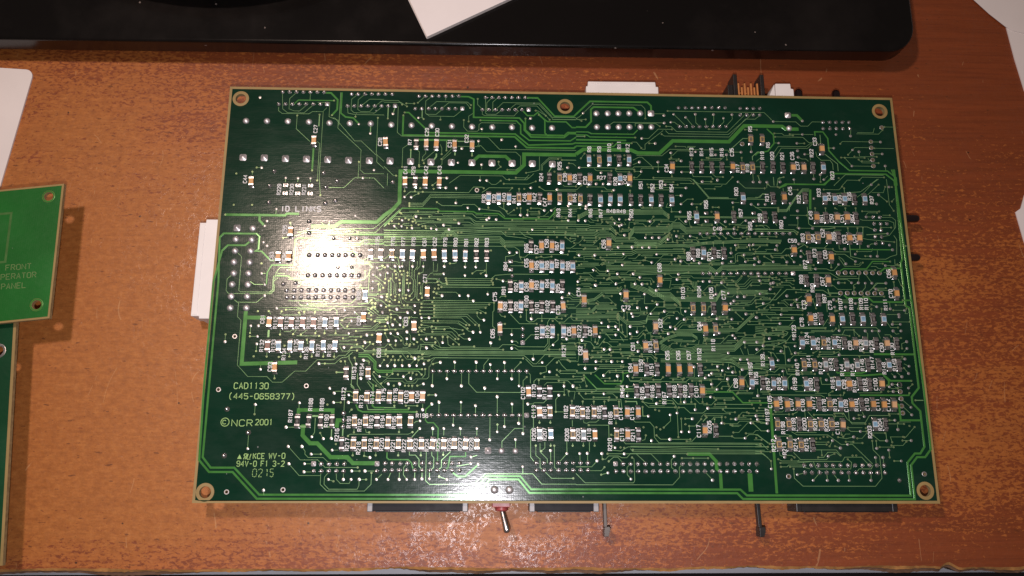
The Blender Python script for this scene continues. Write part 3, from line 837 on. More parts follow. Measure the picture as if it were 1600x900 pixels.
JOINTS = """-107.15 74.14 1.55
-104.52 74.19 1.55
-101.94 74.23 1.55
-99.36 74.28 1.55
-96.73 74.33 1.55
-94.14 74.38 1.55
-91.51 74.43 1.55
-108.3 69.14 1.55
-105.77 69.19 1.55
-103.2 69.24 1.55
-100.59 69.28 1.55
-98.1 69.33 1.55
-95.39 69.38 1.55
-92.72 69.42 1.55
-90.23 69.47 1.55 s
-81.23 73.77 1.55
-78.82 73.81 1.55
-76.23 73.86 1.55
-73.63 73.91 1.55
-71.08 73.95 1.55
-68.47 74 1.55
-65.92 74.05 1.55
-82.59 68.86 1.55
-79.96 68.91 1.55
-77.46 68.95 1.55
-74.88 69 1.55
-72.29 69.05 1.55
-69.74 69.09 1.55
-67.24 69.14 1.55
-64.65 69.18 1.55 s
-119.91 62.05 2.45
-112.16 62.08 2.45
-104.41 62.17 2.45
-96.58 62.06 2.45
-88.91 61.75 2.45
-81.33 61.73 2.45
-73.52 61.71 2.45
-119.87 47.44 2.58 s
-112.08 47.42 2.58 s
-104.3 47.2 2.58 s
-96.57 47.18 2.58 s
-88.78 47.06 2.58 s
-81.06 46.93 2.58 s
-73.38 46.91 2.58 s
-108.08 42.23 1.72
-89.99 41.79 1.72
-84.87 38.78 1.72
-55.84 73.43 1.55
-53.32 73.48 1.55
-50.8 73.53 1.55
-48.19 73.57 1.55
-45.67 73.62 1.55
-43.15 73.67 1.55
-40.62 73.71 1.55
-57.05 68.22 1.55
-54.55 68.27 1.55
-51.95 68.31 1.55
-49.44 68.36 1.55
-46.93 68.4 1.55
-44.33 68.45 1.55
-41.81 68.49 1.55
-39.25 68.54 1.55 s
-30.5 73.3 1.55
-27.97 73.34 1.55
-25.44 73.39 1.55
-23 73.43 1.55
-20.46 73.48 1.55
-17.93 73.53 1.55
-15.39 73.57 1.55
-31.69 68.23 1.55
-29.17 68.27 1.55
-26.7 68.31 1.55
-24.13 68.36 1.55
-21.65 68.4 1.55
-19.12 68.45 1.55
-16.6 68.49 1.55
-14.07 68.54 1.55 s
-65.82 61.4 2.45
-58.21 61.29 2.45
-50.63 61.27 2.45
-43.04 61.15 2.45
-35.49 61.13 2.45
-27.88 61.06 2.45
-20.44 61.14 2.45
-12.81 61.02 2.45
-5.26 61.14 2.45
-65.73 46.83 2.58 s
-58.12 46.8 2.58 s
-50.58 46.68 2.58 s
-42.95 46.65 2.58 s
-35.34 46.67 2.58 s
-27.86 46.64 2.58 s
-20.33 46.66 2.58 s
-12.78 46.63 2.58 s
-5.26 46.55 2.58 s
-64.45 38.6 1.72
11.69 67.39 2.4
16.03 67.47 2.4
20.11 67.54 2.4
24.28 67.61 2.4
28.45 67.69 2.4
32.63 67.76 2.4 s
11.74 61.78 2.4
15.93 61.85 2.4
20.08 61.92 2.4
24.19 61.99 2.4
28.39 62.06 2.4
32.55 62.13 2.4
43.34 70.36 1.46
46 70.4 1.46
48.57 70.45 1.46
51.05 70.49 1.46
53.62 70.54 1.46
56.19 70.59 1.46
58.86 70.63 1.46
61.34 70.68 1.46
43.39 62.56 1.46
45.85 62.6 1.46
48.5 62.64 1.46
51.05 62.69 1.46
53.61 62.73 1.46
56.17 62.77 1.46
58.72 62.82 1.46
61.33 62.86 1.46
67.18 70.53 1.46
69.76 70.58 1.46
72.3 70.62 1.46
74.79 70.66 1.46
66.96 67.76 1.46
69.58 67.8 1.46
72.11 67.85 1.46
74.59 67.89 1.46
85.47 67.93 2.32 s
85.51 62.47 2.32
98.86 65.3 1.46
101.45 65.34 1.46
103.9 65.38 1.46
106.49 65.43 1.46
108.99 65.47 1.46
98.72 62.64 1.46
101.35 62.69 1.46
103.89 62.73 1.46
106.38 62.77 1.46
109.06 62.82 1.46
-119.84 20.16 2.49 s
-114.2 20.14 2.49
-119.92 15.87 2.49
-114.22 15.8 2.49
-119.83 11.52 2.49
-114.33 11.58 2.49
-119.92 7.38 2.49
-114.34 7.35 2.49
-119.66 3.22 2.49
-114.41 3.28 2.49
-119.84 -0.86 2.49
-114.35 -0.81 2.49
-119.9 -5.23 2.49
-114.22 -5.18 2.49
-119.81 -9.43 2.49
-114.19 -9.38 2.49
-109.3 36.45 1.8
-109.19 30.04 1.8
-88.84 36.13 1.8
-88.68 30.08 1.8
-85.12 31.06 1.8
-94.09 22.91 1.8
-93.82 18.55 1.8
-101.87 -0.47 1.8
-97.62 -0.2 1.8
-93.32 10.23 1.8
-90.3 10.27 1.8
-87.71 10.29 1.8
-85.11 10.32 1.8
-82.73 10.35 1.8
-80.35 10.37 1.8
-77.75 10.4 1.8
-75.15 10.43 1.8
-93.3 2.73 1.8
-90.81 2.76 1.8
-88.15 2.78 1.8
-85.57 2.81 1.8
-82.99 2.84 1.8
-80.41 2.86 1.8
-77.83 2.89 1.8
-75.24 2.91 1.8
-84.93 16.6 1.46
-79.14 16.67 1.46
-76.4 16.7 1.46
-82.84 5.75 1.46
-77.88 5.8 1.46
-100.52 -2.85 1.8
-97.75 -2.82 1.8
-95.31 -2.8 1.8
-92.75 -2.77 1.8
-90.1 -2.75 1.8
-87.49 -2.72 1.8
-84.84 -2.7 1.8
-82.19 -2.67 1.8
-79.79 -2.65 1.8
-76.92 -2.62 1.8
-100.26 -5.4 1.8
-97.92 -5.38 1.8
-95.28 -5.36 1.8
-92.68 -5.33 1.8
-90.12 -5.31 1.8
-87.48 -5.29 1.8
-84.83 -5.26 1.8
-82.35 -5.24 1.8
-79.7 -5.21 1.8
-77.01 -5.19 1.8
-48.02 -31.36 1.63
-45.49 -31.34 1.63
-42.92 -31.33 1.63
-40.43 -31.31 1.63
-37.9 -31.3 1.63
-35.36 -31.28 1.63
-32.82 -31.27 1.63
-30.28 -31.25 1.63
-27.83 -31.24 1.63
-25.29 -31.22 1.63
-22.74 -31.21 1.63
-20.2 -31.19 1.63
-17.74 -31.18 1.63
-15.1 -31.16 1.63
-16.48 -16.08 1.55
-16.49 -18.57 1.55
-16.49 -21.08 1.55 s
-20.26 3.38 1.55
-48.15 -46.64 1.63
-45.52 -46.63 1.63
-42.94 -46.61 1.63
-40.36 -46.6 1.63
-37.94 -46.59 1.63
-35.35 -46.58 1.63
-32.85 -46.57 1.63
-30.34 -46.56 1.63
-27.83 -46.55 1.63
-25.32 -46.54 1.63
-22.81 -46.53 1.63
-20.17 -46.52 1.63
-17.74 -46.51 1.63
-15.14 -46.5 1.63 s
-28.44 -58.61 2.23 s
-23.8 -58.64 2.23
-19.03 -58.71 2.23
-26.15 -71.57 2.83
-21.07 -71.57 2.83
-63.39 -62.86 1.55
-60.94 -62.85 1.55
-58.27 -62.85 1.55
-55.82 -62.84 1.55
-53.28 -62.83 1.55
-50.73 -62.83 1.55
-48.15 -62.82 1.55
-45.69 -62.82 1.55
-43.1 -62.81 1.55
-40.63 -62.8 1.55
-38.08 -62.8 1.55
-63.42 -65.26 1.55
-60.97 -65.26 1.55
-58.52 -65.25 1.55
-55.99 -65.25 1.55
-53.2 -65.24 1.55
-50.75 -65.24 1.55
-48.17 -65.23 1.55
-45.63 -65.22 1.55
-43.17 -65.22 1.55
-40.58 -65.21 1.55
-38.04 -65.21 1.55
-11.96 -62.62 1.55
-9.31 -62.61 1.55
-6.9 -62.6 1.55
-4.29 -62.6 1.55
-1.64 -62.59 1.55
0.77 -62.59 1.55
3.31 -62.58 1.55
5.88 -62.57 1.55
-11.97 -65.16 1.55
-9.33 -65.15 1.55
-6.93 -65.15 1.55
-4.32 -65.14 1.55
-1.67 -65.13 1.55
0.73 -65.13 1.55
3.26 -65.12 1.55
5.83 -65.12 1.55
49.01 20.07 1.55
51.61 20.1 1.55
54.22 20.14 1.55
56.69 20.16 1.55
59.35 20.2 1.55
61.83 20.23 1.55
64.44 20.26 1.55
67.01 20.29 1.55
69.54 20.32 1.55
72.11 20.35 1.55
74.69 20.38 1.55
77.31 20.41 1.55
79.89 20.44 1.55
82.47 20.47 1.55
49.13 4.9 1.55
51.66 4.92 1.55
54.23 4.95 1.55
56.77 4.97 1.55
59.35 5 1.55
61.88 5.03 1.55
64.47 5.05 1.55
67.01 5.08 1.55
69.55 5.1 1.55
72.13 5.13 1.55
74.68 5.16 1.55
77.27 5.18 1.55
79.86 5.21 1.55
82.45 5.24 1.55 s
114.4 27.27 1.46
116.92 27.2 1.46
114.5 24.67 1.46
117 24.6 1.46
119.39 24.73 1.46
114.56 22.22 1.46
116.92 22.15 1.46
114.42 19.64 1.46
116.87 19.57 1.46
114.37 16.97 1.46
116.97 17.1 1.46
-87.48 -63.11 1.63 s
-84.92 -63.11 1.63
-82.27 -63.1 1.63
-79.67 -63.1 1.63
-77.1 -63.09 1.63
-66.08 -63.06 1.63 s
-87.42 -65.59 1.63
-84.82 -65.58 1.63
-82.26 -65.58 1.63
-79.74 -65.57 1.63
-77.26 -65.57 1.63
-66.18 -65.55 1.63
-117.99 -44.88 1.98
-110.19 -52.78 1.98
-117.69 -60.47 1.98
-78.24 -46.1 1.72
-78.13 -48.41 1.72
-78.22 -50.62 1.72
15.32 -62.88 1.55 s
17.9 -62.87 1.55
20.49 -62.86 1.55
23.07 -62.86 1.55
25.62 -62.85 1.55
28.21 -62.85 1.55
30.76 -62.84 1.55
33.35 -62.83 1.55
35.9 -62.83 1.55
38.5 -62.82 1.55
41.06 -62.82 1.55
43.61 -62.81 1.55
46.17 -62.8 1.55
48.77 -62.8 1.55
51.38 -62.79 1.55
53.94 -62.79 1.55
56.5 -62.78 1.55
59.11 -62.77 1.55
61.68 -62.77 1.55
64.29 -62.76 1.55
15.37 -65.46 1.55
17.95 -65.46 1.55
20.49 -65.45 1.55
23.07 -65.45 1.55
25.61 -65.44 1.55
28.19 -65.44 1.55
30.73 -65.43 1.55
33.32 -65.43 1.55
35.87 -65.42 1.55
38.46 -65.42 1.55
41.01 -65.41 1.55
43.56 -65.41 1.55
46.11 -65.4 1.55
48.71 -65.4 1.55
51.31 -65.39 1.55
53.86 -65.38 1.55
56.42 -65.38 1.55
59.02 -65.37 1.55
61.59 -65.37 1.55
64.19 -65.36 1.55
80.76 -63.21 1.55
83.3 -63.21 1.55
85.83 -63.2 1.55
88.5 -63.2 1.55
90.92 -63.19 1.55
93.46 -63.19 1.55
96.09 -63.18 1.55
98.68 -63.17 1.55
101.22 -63.17 1.55
103.77 -63.16 1.55
106.32 -63.16 1.55
108.88 -63.15 1.55
80.84 -65.78 1.55
83.37 -65.77 1.55
86.03 -65.77 1.55
88.48 -65.76 1.55
90.97 -65.76 1.55
93.64 -65.75 1.55
96.18 -65.75 1.55
98.72 -65.74 1.55
101.26 -65.74 1.55
103.8 -65.73 1.55
106.35 -65.73 1.55
108.9 -65.72 1.55
113.71 -68.23 1.55"""
RINGS = """116.73,57.51 116.61,55.03 116.68,52.56 116.65,50.06 116.68,47.61 121.59,63.43 99.25,5.68 101.81,5.71 104.37,5.73 106.88,5.71 109.45,5.74 112.01,5.72 114.53,5.7 99.37,-2 101.87,-1.97 104.42,-1.95 106.96,-1.92 109.46,-1.95 112.01,-1.92 114.47,-1.95 117.35,-35.18 117.44,-35.18 117.38,-37.66 117.4,-40.18 117.32,-42.72 117.39,-45.18 75.09,-67 122.67,-66.1 -117.46,-19.58 -91.53,-36.75 -121.51,-38.2 -97.18,-71.67 -115.88,-72.4 -33.37,35.86 67.01,55.82"""
TRACKS = """0.61 123.49,46.26 124.43,43.7 123.68,11.13 122.93,9.83 122.93,-6.56 124.19,-7.27 124.19,-33.79 124.19,-36.29 121.31,-39.47 121.31,-41.72 123.78,-44.51 123.78,-56.8 122.04,-59.13 120.09,-59.13 117.15,-62.23 117.15,-73.33 60.09,-73.33 58.02,-71.4 23.46,-71.4 -13.67,-71.4 -17.36,-67.06 -28.9,-67.06 -34.25,-73.28 -104.95,-73.28 -113.95,-64.46 -121.85,-64.46 -124.81,-61.01 -124.81,-36.3 -124.81,0.11 -125.77,16.57 -124.46,18.06 -112.69,18.06 -111.27,16.74
0.61 124.47,46.28 124.47,37.3 125.09,2.56 125.94,-36.05 125.94,-57.67 123.59,-60.37 120.76,-60.37 118.34,-63.05 118.34,-74.52 58.69,-74.52 56.83,-72.59 23.42,-72.59 -14.32,-72.59 -18.01,-68.12 -27.8,-68.12 -32.72,-74.58 -105.7,-74.58 -114.41,-65.88 -122.28,-65.88 -125.91,-62 -126.52,-36.31 -126.52,0.1 -124.48,11.59 -122.61,13.65 -116.46,13.65 -114.41,15.57
0.21 -108.21,67.91 -108.21,66.43 -106.78,65.32 -96.85,65.32 -95.43,66.31 -91.6,66.31 -90.24,67.98
0.21 -107.19,73.39 -106.68,67.19 -104.77,65.65 -98.7,65.65 -95.37,69.03
0.21 -101.93,73.98 -104.34,71.45 -104.34,67.24 -102.35,66.43 -100.32,66.43 -98.19,68.58
0.34 -102.74,69.09 -101.05,70.91 -87.68,70.91
0.26 -96.71,74.08 -96.71,70.84
0.6 -91.49,74.08 -88.99,74.08 -86.34,71.28 -86.34,67.31 -88.18,64.9
0.21 -93.75,70.05 -89.22,70.05 -89.22,64.3 -85.68,62.88 -85.68,59.7 -76.65,51.09 -76.65,43.18 -75.03,41.77 -67.78,41.77
0.21 -87.98,63.82 -87.08,63.82 -84.92,61.42 -79.19,54.68 -76.72,54.68 -70.64,48.78 -70.64,46.37 -67.85,43.78
0.26 -101.1,64.58 -101.1,59.19 -95.74,54.17
0.6 -92.79,65.07 -92.79,60.31
0.6 -94.25,51.54 -94.25,42.68
0.21 -93.06,54.22 -92.13,53.51 -92.13,38.77
0.21 -91.5,66.23 -91.5,55.95 -91.5,40.11 -90.65,33.04
0.52 -84.9,74.3 -84.9,65.86 -83.04,64.3 -80.08,63.96 -77.94,61.54
0.26 -85.36,74.29 -85.36,65.85 -85.36,60.93
0.6 -73.49,61.12 -73.49,57.85
0.21 -70.95,64.12 -70.95,49.5 -67.96,46.65
0.21 -114.58,43.56 -112.81,43.56
0.26 -116,41.88 -116,40.7
0.3 -103.71,39.69 -103.71,38.04
0.3 -99.2,39.61 -99.2,38.1
0.3 -94.65,39.68 -94.65,38.17
0.21 -77.24,46.37 -77.24,40.31
0.26 -87.82,36.14 -82.21,36.14 -78.5,40.05 -75.48,40.05 -71.39,40.05 -67.56,36.19
0.21 -82.59,68.86 -82.21,65.9 -79.7,65.35 -68.69,65.35
0.21 -78.82,73.66 -81.13,71.62 -81.13,67.16 -79.96,66.08 -72.26,66.08 -69.63,68.6
0.21 -76.22,73.71 -78.62,71.42 -78.62,67.45 -77.49,66.62 -74.09,66.62 -72.37,68.8
0.21 -77.37,68.95 -74.31,71.75 -68.94,71.75
0.21 -72.28,68.8 -69.73,71.08 -68.91,71.08
0.21 -79.34,65.36 -79.34,64.47
0.52 -40.62,73.46 -36.94,73.46 -34.95,72.46 -34.95,64.99 -17.61,64.99 -15.78,62.84 -15.78,60.13 -13.28,57.32 -0.72,57.32 1.13,58.93 3.79,58.93
0.43 -32.38,63.8 -18.75,63.8 -17.15,62.08 -17.15,58.63 -13.97,55.99 1.55,55.99 3.76,57.5
0.43 -15.32,64.83 -15.32,60.14 -13.28,58.2 -1.17,58.2
0.52 -61.01,66.52 -59.42,66.52 -52.87,60 -52.15,58.44 -19.21,58.44 -14.2,54.03 2.44,54.78 3.73,55.29
0.6 -61.42,65.37 -61.42,57.32 -19.43,57.32 -14.89,53.04 2.87,53.04 3.7,53.82
0.21 -63.46,68.95 -63.46,58.36 -61.82,56.92 -29.44,56.92 -25.1,52.15 3.68,52.15
0.21 -33.49,53.57 -32.13,53.57 -29.84,51.1 -18.98,51.1 -17.16,49.36 -17.16,45.5 -18.97,44.03 -22.13,44.03
0.21 -40.72,53.12 -32.36,53.12
1.29 -61.77,33.2 -61.77,42.91 -18.97,42.91 -15.9,46 -15.9,50.35 3.65,50.35
1.12 -34.55,47.65 -32.76,49.36 -22.82,49.36 -20.78,47.37
0.6 -55.46,55.56 -40.76,55.56
0.6 -35.77,55.14 -40.76,55.14
0.52 -44.92,55.24 -44.92,51.35
0.21 -59.23,53.55 -61.21,52.06 -61.21,44.6
0.21 -56.25,51.66 -54.96,50.71 -54.96,45.41
0.6 -58.17,51.38 -58.17,47.77
0.94 -48.64,50.08 -48.64,48.88 -49.61,47.41
0.86 -41.72,50.68 -41.72,49.47
0.86 -35.35,50.63 -35.35,49.47
0.21 -52.63,51.23 -52.63,50.02 -53.69,48.8 -53.69,47.35
0.21 -49.03,51.29 -53.2,47.36 -53.2,46.16
0.21 -43.2,52.83 -43.2,51.86 -46.7,47.94
0.21 -47.28,53.74 -46.67,52.29 -46.67,49.87
0.21 -43.16,50.65 -46.47,47.46 -46.47,46.02 -47.31,44.81 -54.92,44.81
0.26 -53.32,73.38 -56.12,70.58
0.21 -60.45,70.25 -57.48,70.25
0.21 -50.8,73.43 -53.17,71.38 -53.17,66.41 -51.64,65.19 -42.3,65.19 -39.24,67.89
0.21 -51.96,68.51 -49.05,71.21 -37.37,71.21 -35.98,69.94
0.21 -46.93,68.5 -44.47,70.79 -37.82,70.79 -36.33,68.79
0.21 -45.66,73.27 -45.66,71.77
0.21 -52.8,65.92 -49.15,65.92 -46.92,68.01
0.21 -47.45,65.02 -47.45,63.79
0.52 -54.38,68.87 -54.38,64.65 -53.75,63.92
0.43 -64.63,68.68 -65.31,65.95
0.52 -67.21,68.39 -67.21,63.94
0.21 -68.92,71.35 -63.44,71.35 -62.02,69.73
0.21 -68.89,70.6 -62.51,70.6 -60.18,69.01
0.21 -38.63,63.79 -38.63,60.98 -37.19,59.28 -33.56,59.28 -32.88,59.84 -32.88,62.06 -32,62.81 -18.98,62.81
0.21 -33.49,72.59 -33.49,70.24 -31.6,68.28
0.21 -30.5,73.4 -30.5,66.81 -29.75,66.32 -26.55,66.32 -24.27,68.16
0.21 -27.97,73.34 -30.02,71.05 -30.02,67.31
0.21 -31.69,68.03 -31.69,66.29 -30.89,65.8 -19.67,65.8 -17.84,68.02
0.21 -25.44,73.64 -27.73,71.34 -27.73,67.35
0.21 -26.56,68.37 -23.82,71.26 -10,71.26 -5.21,65.75
0.21 -21.51,68.46 -18.99,70.75 -10.23,70.75 -4.99,65.01
0.21 -18.99,68.5 -17.38,70.03 -10.93,70.03 -6.14,64.5
0.52 -15.39,73.47 -10.68,73.47 -4.29,66.02 3.08,66.02 3.92,66.91
0.26 -5.21,65.5 3.89,65.5
0.34 -5.22,64.66 3.88,64.66
0.43 -16.6,68.29 -14.63,66.09 -12.1,66.09 -10.71,67.4 -7.98,64.22 -7.98,59.03 -7.11,58.06 -0.71,58.06 0.68,59.42 3.8,59.42
0.43 -10.26,66.41 -7.07,63.74 0.05,63.74 2.32,61.42 3.83,61.42
0.21 -11.4,68.14 -10.48,68 -7.6,66.11
0.21 -36.8,63.23 -36.8,65.45 -35.02,66.72
0.21 -43.59,38.42 -39.62,41.57 -23.92,41.57 -22.56,40.15 -15.82,40.15 -14.01,42.18
0.21 -32.22,41.44 -32.22,39.77
0.21 -29.74,39.71 -27.93,38.17 -26.37,38.17 -24.58,39.64
0.21 -21.44,40.16 -14.92,40.16 -12.66,42.2
0.21 -18.97,40.92 -14.02,40.92 -12.21,42.69
0.21 -23.45,38.47 -14.25,38.47 -11.55,39.59
0.21 -10.14,49.47 -10.14,44.16 -11.53,43.66 -15.14,42.89
0.21 -9.49,43.93 -9.49,46.1 -6.51,49.04 -1.74,49.04
0.21 -9.04,43.94 -9.04,45.86 -6.29,48.56 -3.11,48.56
0.34 3.61,48.23 -1.75,48.23
0.6 -5.41,45.43 -6.56,43.73 -6.56,42.77
0.43 -48.1,40.49 -44.52,40.49
0.43 -59.26,40.33 -53.01,40.33
0.21 -31.75,60.35 -31.75,59.13
0.21 -18.98,53.46 -18.98,52.24
0.21 -32.92,55.43 -32.92,53.97
0.21 -55.72,64.48 -54.27,64.65
0.21 -31.69,46 -31.69,44.08
0.21 -25.39,47.16 -25.39,46.1 -24.61,45.15 -26.18,43.92
0.21 -67.89,44.74 -64.41,41.21 -63.29,41.08
0.21 -66.44,41.89 -66.44,37.15
0.21 0.95,46.98 2.54,46.76 3.57,45.81
0.6 3.92,66.91 9.34,72.36 31.42,72.36 32.75,70.92 32.75,68.91
0.6 3.83,61.69 7.51,61.69 9.63,64.02 9.63,69.01 10.68,70.03 25.98,70.03 28.01,68.33
0.21 3.89,65.17 5.29,65.94 6.7,67.46 10.24,71.12 29.05,71.12 30.38,69.62 30.38,65.63
0.21 3.89,64.82 7.57,64.82
0.21 3.89,65.17 5.95,64.21
0.21 15.89,62.14 18.15,63.92 37.59,63.92
0.21 40.14,64.29 41.52,64.29 43.08,62.85
0.34 3.8,59.72 8.39,59.72 9.75,59.08 25.62,59.08 27.28,60.85
0.21 26.41,62.32 26.41,63.56 34.32,63.56 35.8,62.48
0.34 3.77,57.89 6.98,57.89
0.34 3.78,58.48 7.91,58.48 9.04,57.73 26.26,57.73
0.52 3.75,56.52 22.77,56.52
0.52 3.72,55.15 17.46,55.15
0.43 3.7,53.97 17.88,53.97 19.29,55.4 24.8,55.4
1.29 3.65,50.66 6.42,52.65 24.49,52.65 26.96,51.51 35.21,51.51 40.49,56.62 61.99,56.62 68.2,63.28 82.92,63.28 84.22,62.2 89.13,62.2
0.21 38.21,62.52 40.06,62.52 42.05,60.5 61.52,60.5 68.48,67.53
0.21 37.9,60.78 39,59.56 61.85,59.56 69.82,66.55 71.33,68.09
0.21 36.36,59.27 37.34,58.54 62.11,58.54 68.85,66.04 72.59,66.04 74.57,67.64
0.21 40.37,61.32 35.14,61.32 31.31,57.46 28.77,57.46
0.21 36.97,60.76 29.83,54.98 29.83,53.02 28.61,53.02
0.21 31.46,55.49 33.77,55.49
0.21 39.04,68.87 76.32,68.87 79.64,65.22 88.3,65.22 90.03,63.5 92.84,63.5 94.64,65.33 98.77,65.33
0.21 32.62,67.66 37.73,67.66 37.61,67
0.21 41.35,67.56 44.32,64.37 45.64,62.89
0.21 45.9,66.39 48.42,62.94
0.21 49.69,67.71 49.69,64.21 50.96,62.74
0.21 53.45,65.77 53.45,63.03
0.21 56.68,67.73 56.68,65.83 56.09,63.07
0.21 60.47,66.29 60.47,64.64 58.88,63.12
0.21 63.83,67.8 63.83,65.95 61.44,63.16
0.21 25.04,55.88 26.65,55.88 28.4,53.48
0.21 6.84,50.95 5.44,48.98
0.21 25.03,48.56 27.35,49.81 28.5,49.81 32.25,46.24
0.26 4.46,45.34 8.09,45.34 24.92,45.34 25.39,45.9 76.21,46.66
0.21 27.51,47.87 24.96,46.71
0.21 28.06,44.1 25.56,44.1
0.21 34.51,47.97 34.51,44.19
0.21 39.58,51.8 39.58,49.75
0.21 43.33,48.59 41.49,48.59
0.21 43.34,44.13 46.77,44.13
0.21 26.46,50.52 36.08,50.52 39.18,53.17 61.54,53.17
0.34 61.39,52.53 62.96,54.03 67.39,58.05 69.25,58.05
0.21 61.48,52.44 66.33,52.44
0.21 56.56,51.24 53.04,49.96
0.21 60.72,51.3 60.72,49.35
0.21 32.52,41.66 46.42,41.66 49.5,39.5 59.77,39.5 62.46,42.34
0.21 24.77,40.92 28.86,40.92 46.16,40.92 47.03,40.19
0.21 47.2,43.56 47.59,42.36 54.45,42.36 54.86,41.5
0.21 54.75,43.67 56.05,42.34 58.8,42.34
0.21 50.82,40.39 54.35,40.39
0.21 64.4,40.53 66.98,38.07 74.31,38.07
0.21 70.22,40.52 70.22,43.9
0.21 72.65,40.55 72.13,42.96
0.21 30.15,38.99 36.96,38.99 41.51,38.99
0.21 39.51,42.24 39.51,43.45
0.21 70.26,55.87 70.26,52.67
0.43 70.5,49.25 70.5,50.72 72.58,52.61 75.36,52.61
0.21 71.85,48.78 74.3,50.78
0.21 47.28,49.63 47.28,48.9
0.21 66.41,50.17 66.41,48.7
0.94 86.88,67.95 89,67.95 90.92,65.66
0.21 85.55,60.08 90.46,60.08 94.67,60.08
0.43 95.31,59.5 95.31,61.24 98.49,61.24 100.13,58.58 100.13,53.63 103.46,49.27 107.29,45.66 121.91,45.66 124.87,43 124.87,39.85
0.34 97.22,60.03 97.22,56.05
0.34 102.1,54.65 99.77,54.65
0.34 98.38,52.13 102.9,48.28 102.9,45.35
0.52 99.75,44.33 121.11,44.33 124.03,41.77 124.03,39.84
0.43 79.92,38.4 82.28,39.25 83.01,39.83 97.29,39.83 101.61,44.36
0.21 109.38,62.22 109.04,59.72
0.21 104.74,56.43 105.63,57.43 116.73,57.43 120.41,57.43
0.21 107.35,52.02 109.27,54.03 110.3,55.03 116.61,55.03
0.21 116.68,52.56 120.57,52.56
0.21 111.67,53.32 111.67,51.35 109.71,51.35 118.33,51.35
0.21 104.54,50.85 113.59,50.85
0.21 111.21,50.12 112.48,48.81 118.75,48.81
0.21 105.93,50.77 108.39,47.48 116.54,47.48
0.21 121.2,47.67 121.2,45.87
0.43 76.85,62.18 79.23,59.73 79.23,56.26 76.64,53.02 72.65,52.22 71.66,51.22
0.21 81.07,56.39 79.44,56.39
0.21 88.05,56.4 90.85,56.4
0.21 78.4,51.82 80.74,55.05 91.44,55.05 92.92,56.24 94.79,56.24
0.21 78.45,49.37 81.84,54.33 91.84,54.33 93.83,56
0.21 90.7,52.01 92.56,52.01
0.21 88.05,50.74 89.38,50.03 91,50.03 91.85,49.09
0.26 95.27,51.1 96.76,49.65 100.23,49.65 101.04,48.25 101.04,45.81
0.21 92.65,53.03 92.65,49.59
0.21 94.97,53.06 95.27,51.1
0.26 100.69,39.51 105.5,43.93 120.09,43.93
0.21 103.92,39.55 105.98,41.76 110.61,41.76 111.89,43.05 120.25,43.05
0.21 114.32,39.7 118.08,42.41
0.34 77.94,42.56 77.94,39.18
0.34 79.06,39.2 79.74,42.1 81.85,42.62
0.21 85.69,41.71 85.69,40.01
0.21 80.32,40.66 80.32,42.59
0.21 93.32,42.06 93.32,44.24
0.21 97.13,41.87 98.74,43.35
0.21 72.74,40.56 72.23,42.96
0.21 75.35,40.5 75.09,38.18
0.86 -124.5,25.16 -106.46,25.16 -102.97,25.16 -102.34,25.81 -97.97,25.81
0.77 -112.09,24.99 -112.09,23.15 -110.07,21.1
0.26 -106.31,27.61 -106.31,25.76
1.29 -93.32,21.08 -85.03,21.08 -82.51,22.97 -69.6,22.97 -67.14,25.57 -64.06,27.93 -61.69,30.77 -61.69,34.05
0.52 -86.9,23.23 -86.9,21.62
0.52 -111.7,16.74 -111.7,12.2 -112.81,11.51 -110.43,11.51 -106.97,8.1 -105.67,8.1
0.52 -112.89,18.19 -111.49,16.83 -111.49,12.2
0.21 -118.78,10.76 -117.38,9.43 -117.38,-2.17 -117.38,-3.05 -116.77,-3.57 -106.57,-3.57 -105.56,-2.72 -105.56,2.38
0.21 -120.26,2.68 -121.83,1.11 -121.83,-2.21 -121.83,-3.09 -120.97,-4.18 -106.09,-4.18 -104.9,-2.93 -104.9,-0.72
0.34 -113.67,0.3 -112.09,-0.79 -108.46,-0.79
0.26 -109.84,3.32 -108.34,3.32
0.43 -107.83,-0.75 -107.83,3.7 -106.42,6.4 -98.69,6.4 -98.69,15.98 -97.62,16.68 -88.92,16.68 -87.27,18.17 -66.87,18.17
0.34 -104.85,2.39 -100.14,2.39 -98.77,1.12 -87.63,1.12
0.26 -82.82,20.43 -70.8,20.43 -67.07,23.71 -62.76,28.42
0.26 -76.51,19.08 -69.87,19.08 -67.02,22.33 -61.42,27.97
0.26 -96.65,15.09 -75.81,15.09 -74.11,16.27 -66.79,16.27
0.34 -91.7,11.97 -89.65,14.04 -75.75,14.04 -74.92,14.89 -66.73,14.89
0.34 -93.86,12.04 -77.85,12.04 -76.23,10.33
0.26 -83.67,7.54 -71.56,7.54 -70.63,6.1
0.34 -95.94,3.82 -92.7,6.99 -84.1,7.54
0.43 -82.24,5.08 -82.24,3.07
0.43 -77.51,5.36 -77.51,3.12
0.26 -80.29,0.41 -73.02,1.37 -73.02,4.51
0.26 -96.57,0.25 -87.15,0.25 -85.9,1.02
0.26 -98.96,17.35 -95.14,18.76 -88.62,18.76 -87.33,19.22 -77.74,19.22
0.26 -98.18,18.73 -94.31,19.46 -86.04,19.46
0.21 -100.94,22.37 -100.51,21.22
0.21 -103.03,16.61 -101.53,16.86
0.18 -89.89,22.67 -86.35,19.95 -82.04,19.95 -77.73,19.95 -76.46,19.1
0.21 -97.44,5.89 -95.32,5.89 -93.37,8.79 -89.44,9.31
0.21 -95.24,4.65 -94.09,5.61 -86.19,5.61 -84.46,7.46 -79.29,7.46
0.18 -97.5,6.84 -98.37,6.2 -98.37,15.45 -97.67,16.59 -89.85,16.59 -87.5,18.48 -62.24,18.48
0.18 -89.68,13.63 -75.61,13.63 -74.87,14.6 -67.03,14.6 -66.4,14.21 -62.09,14.21
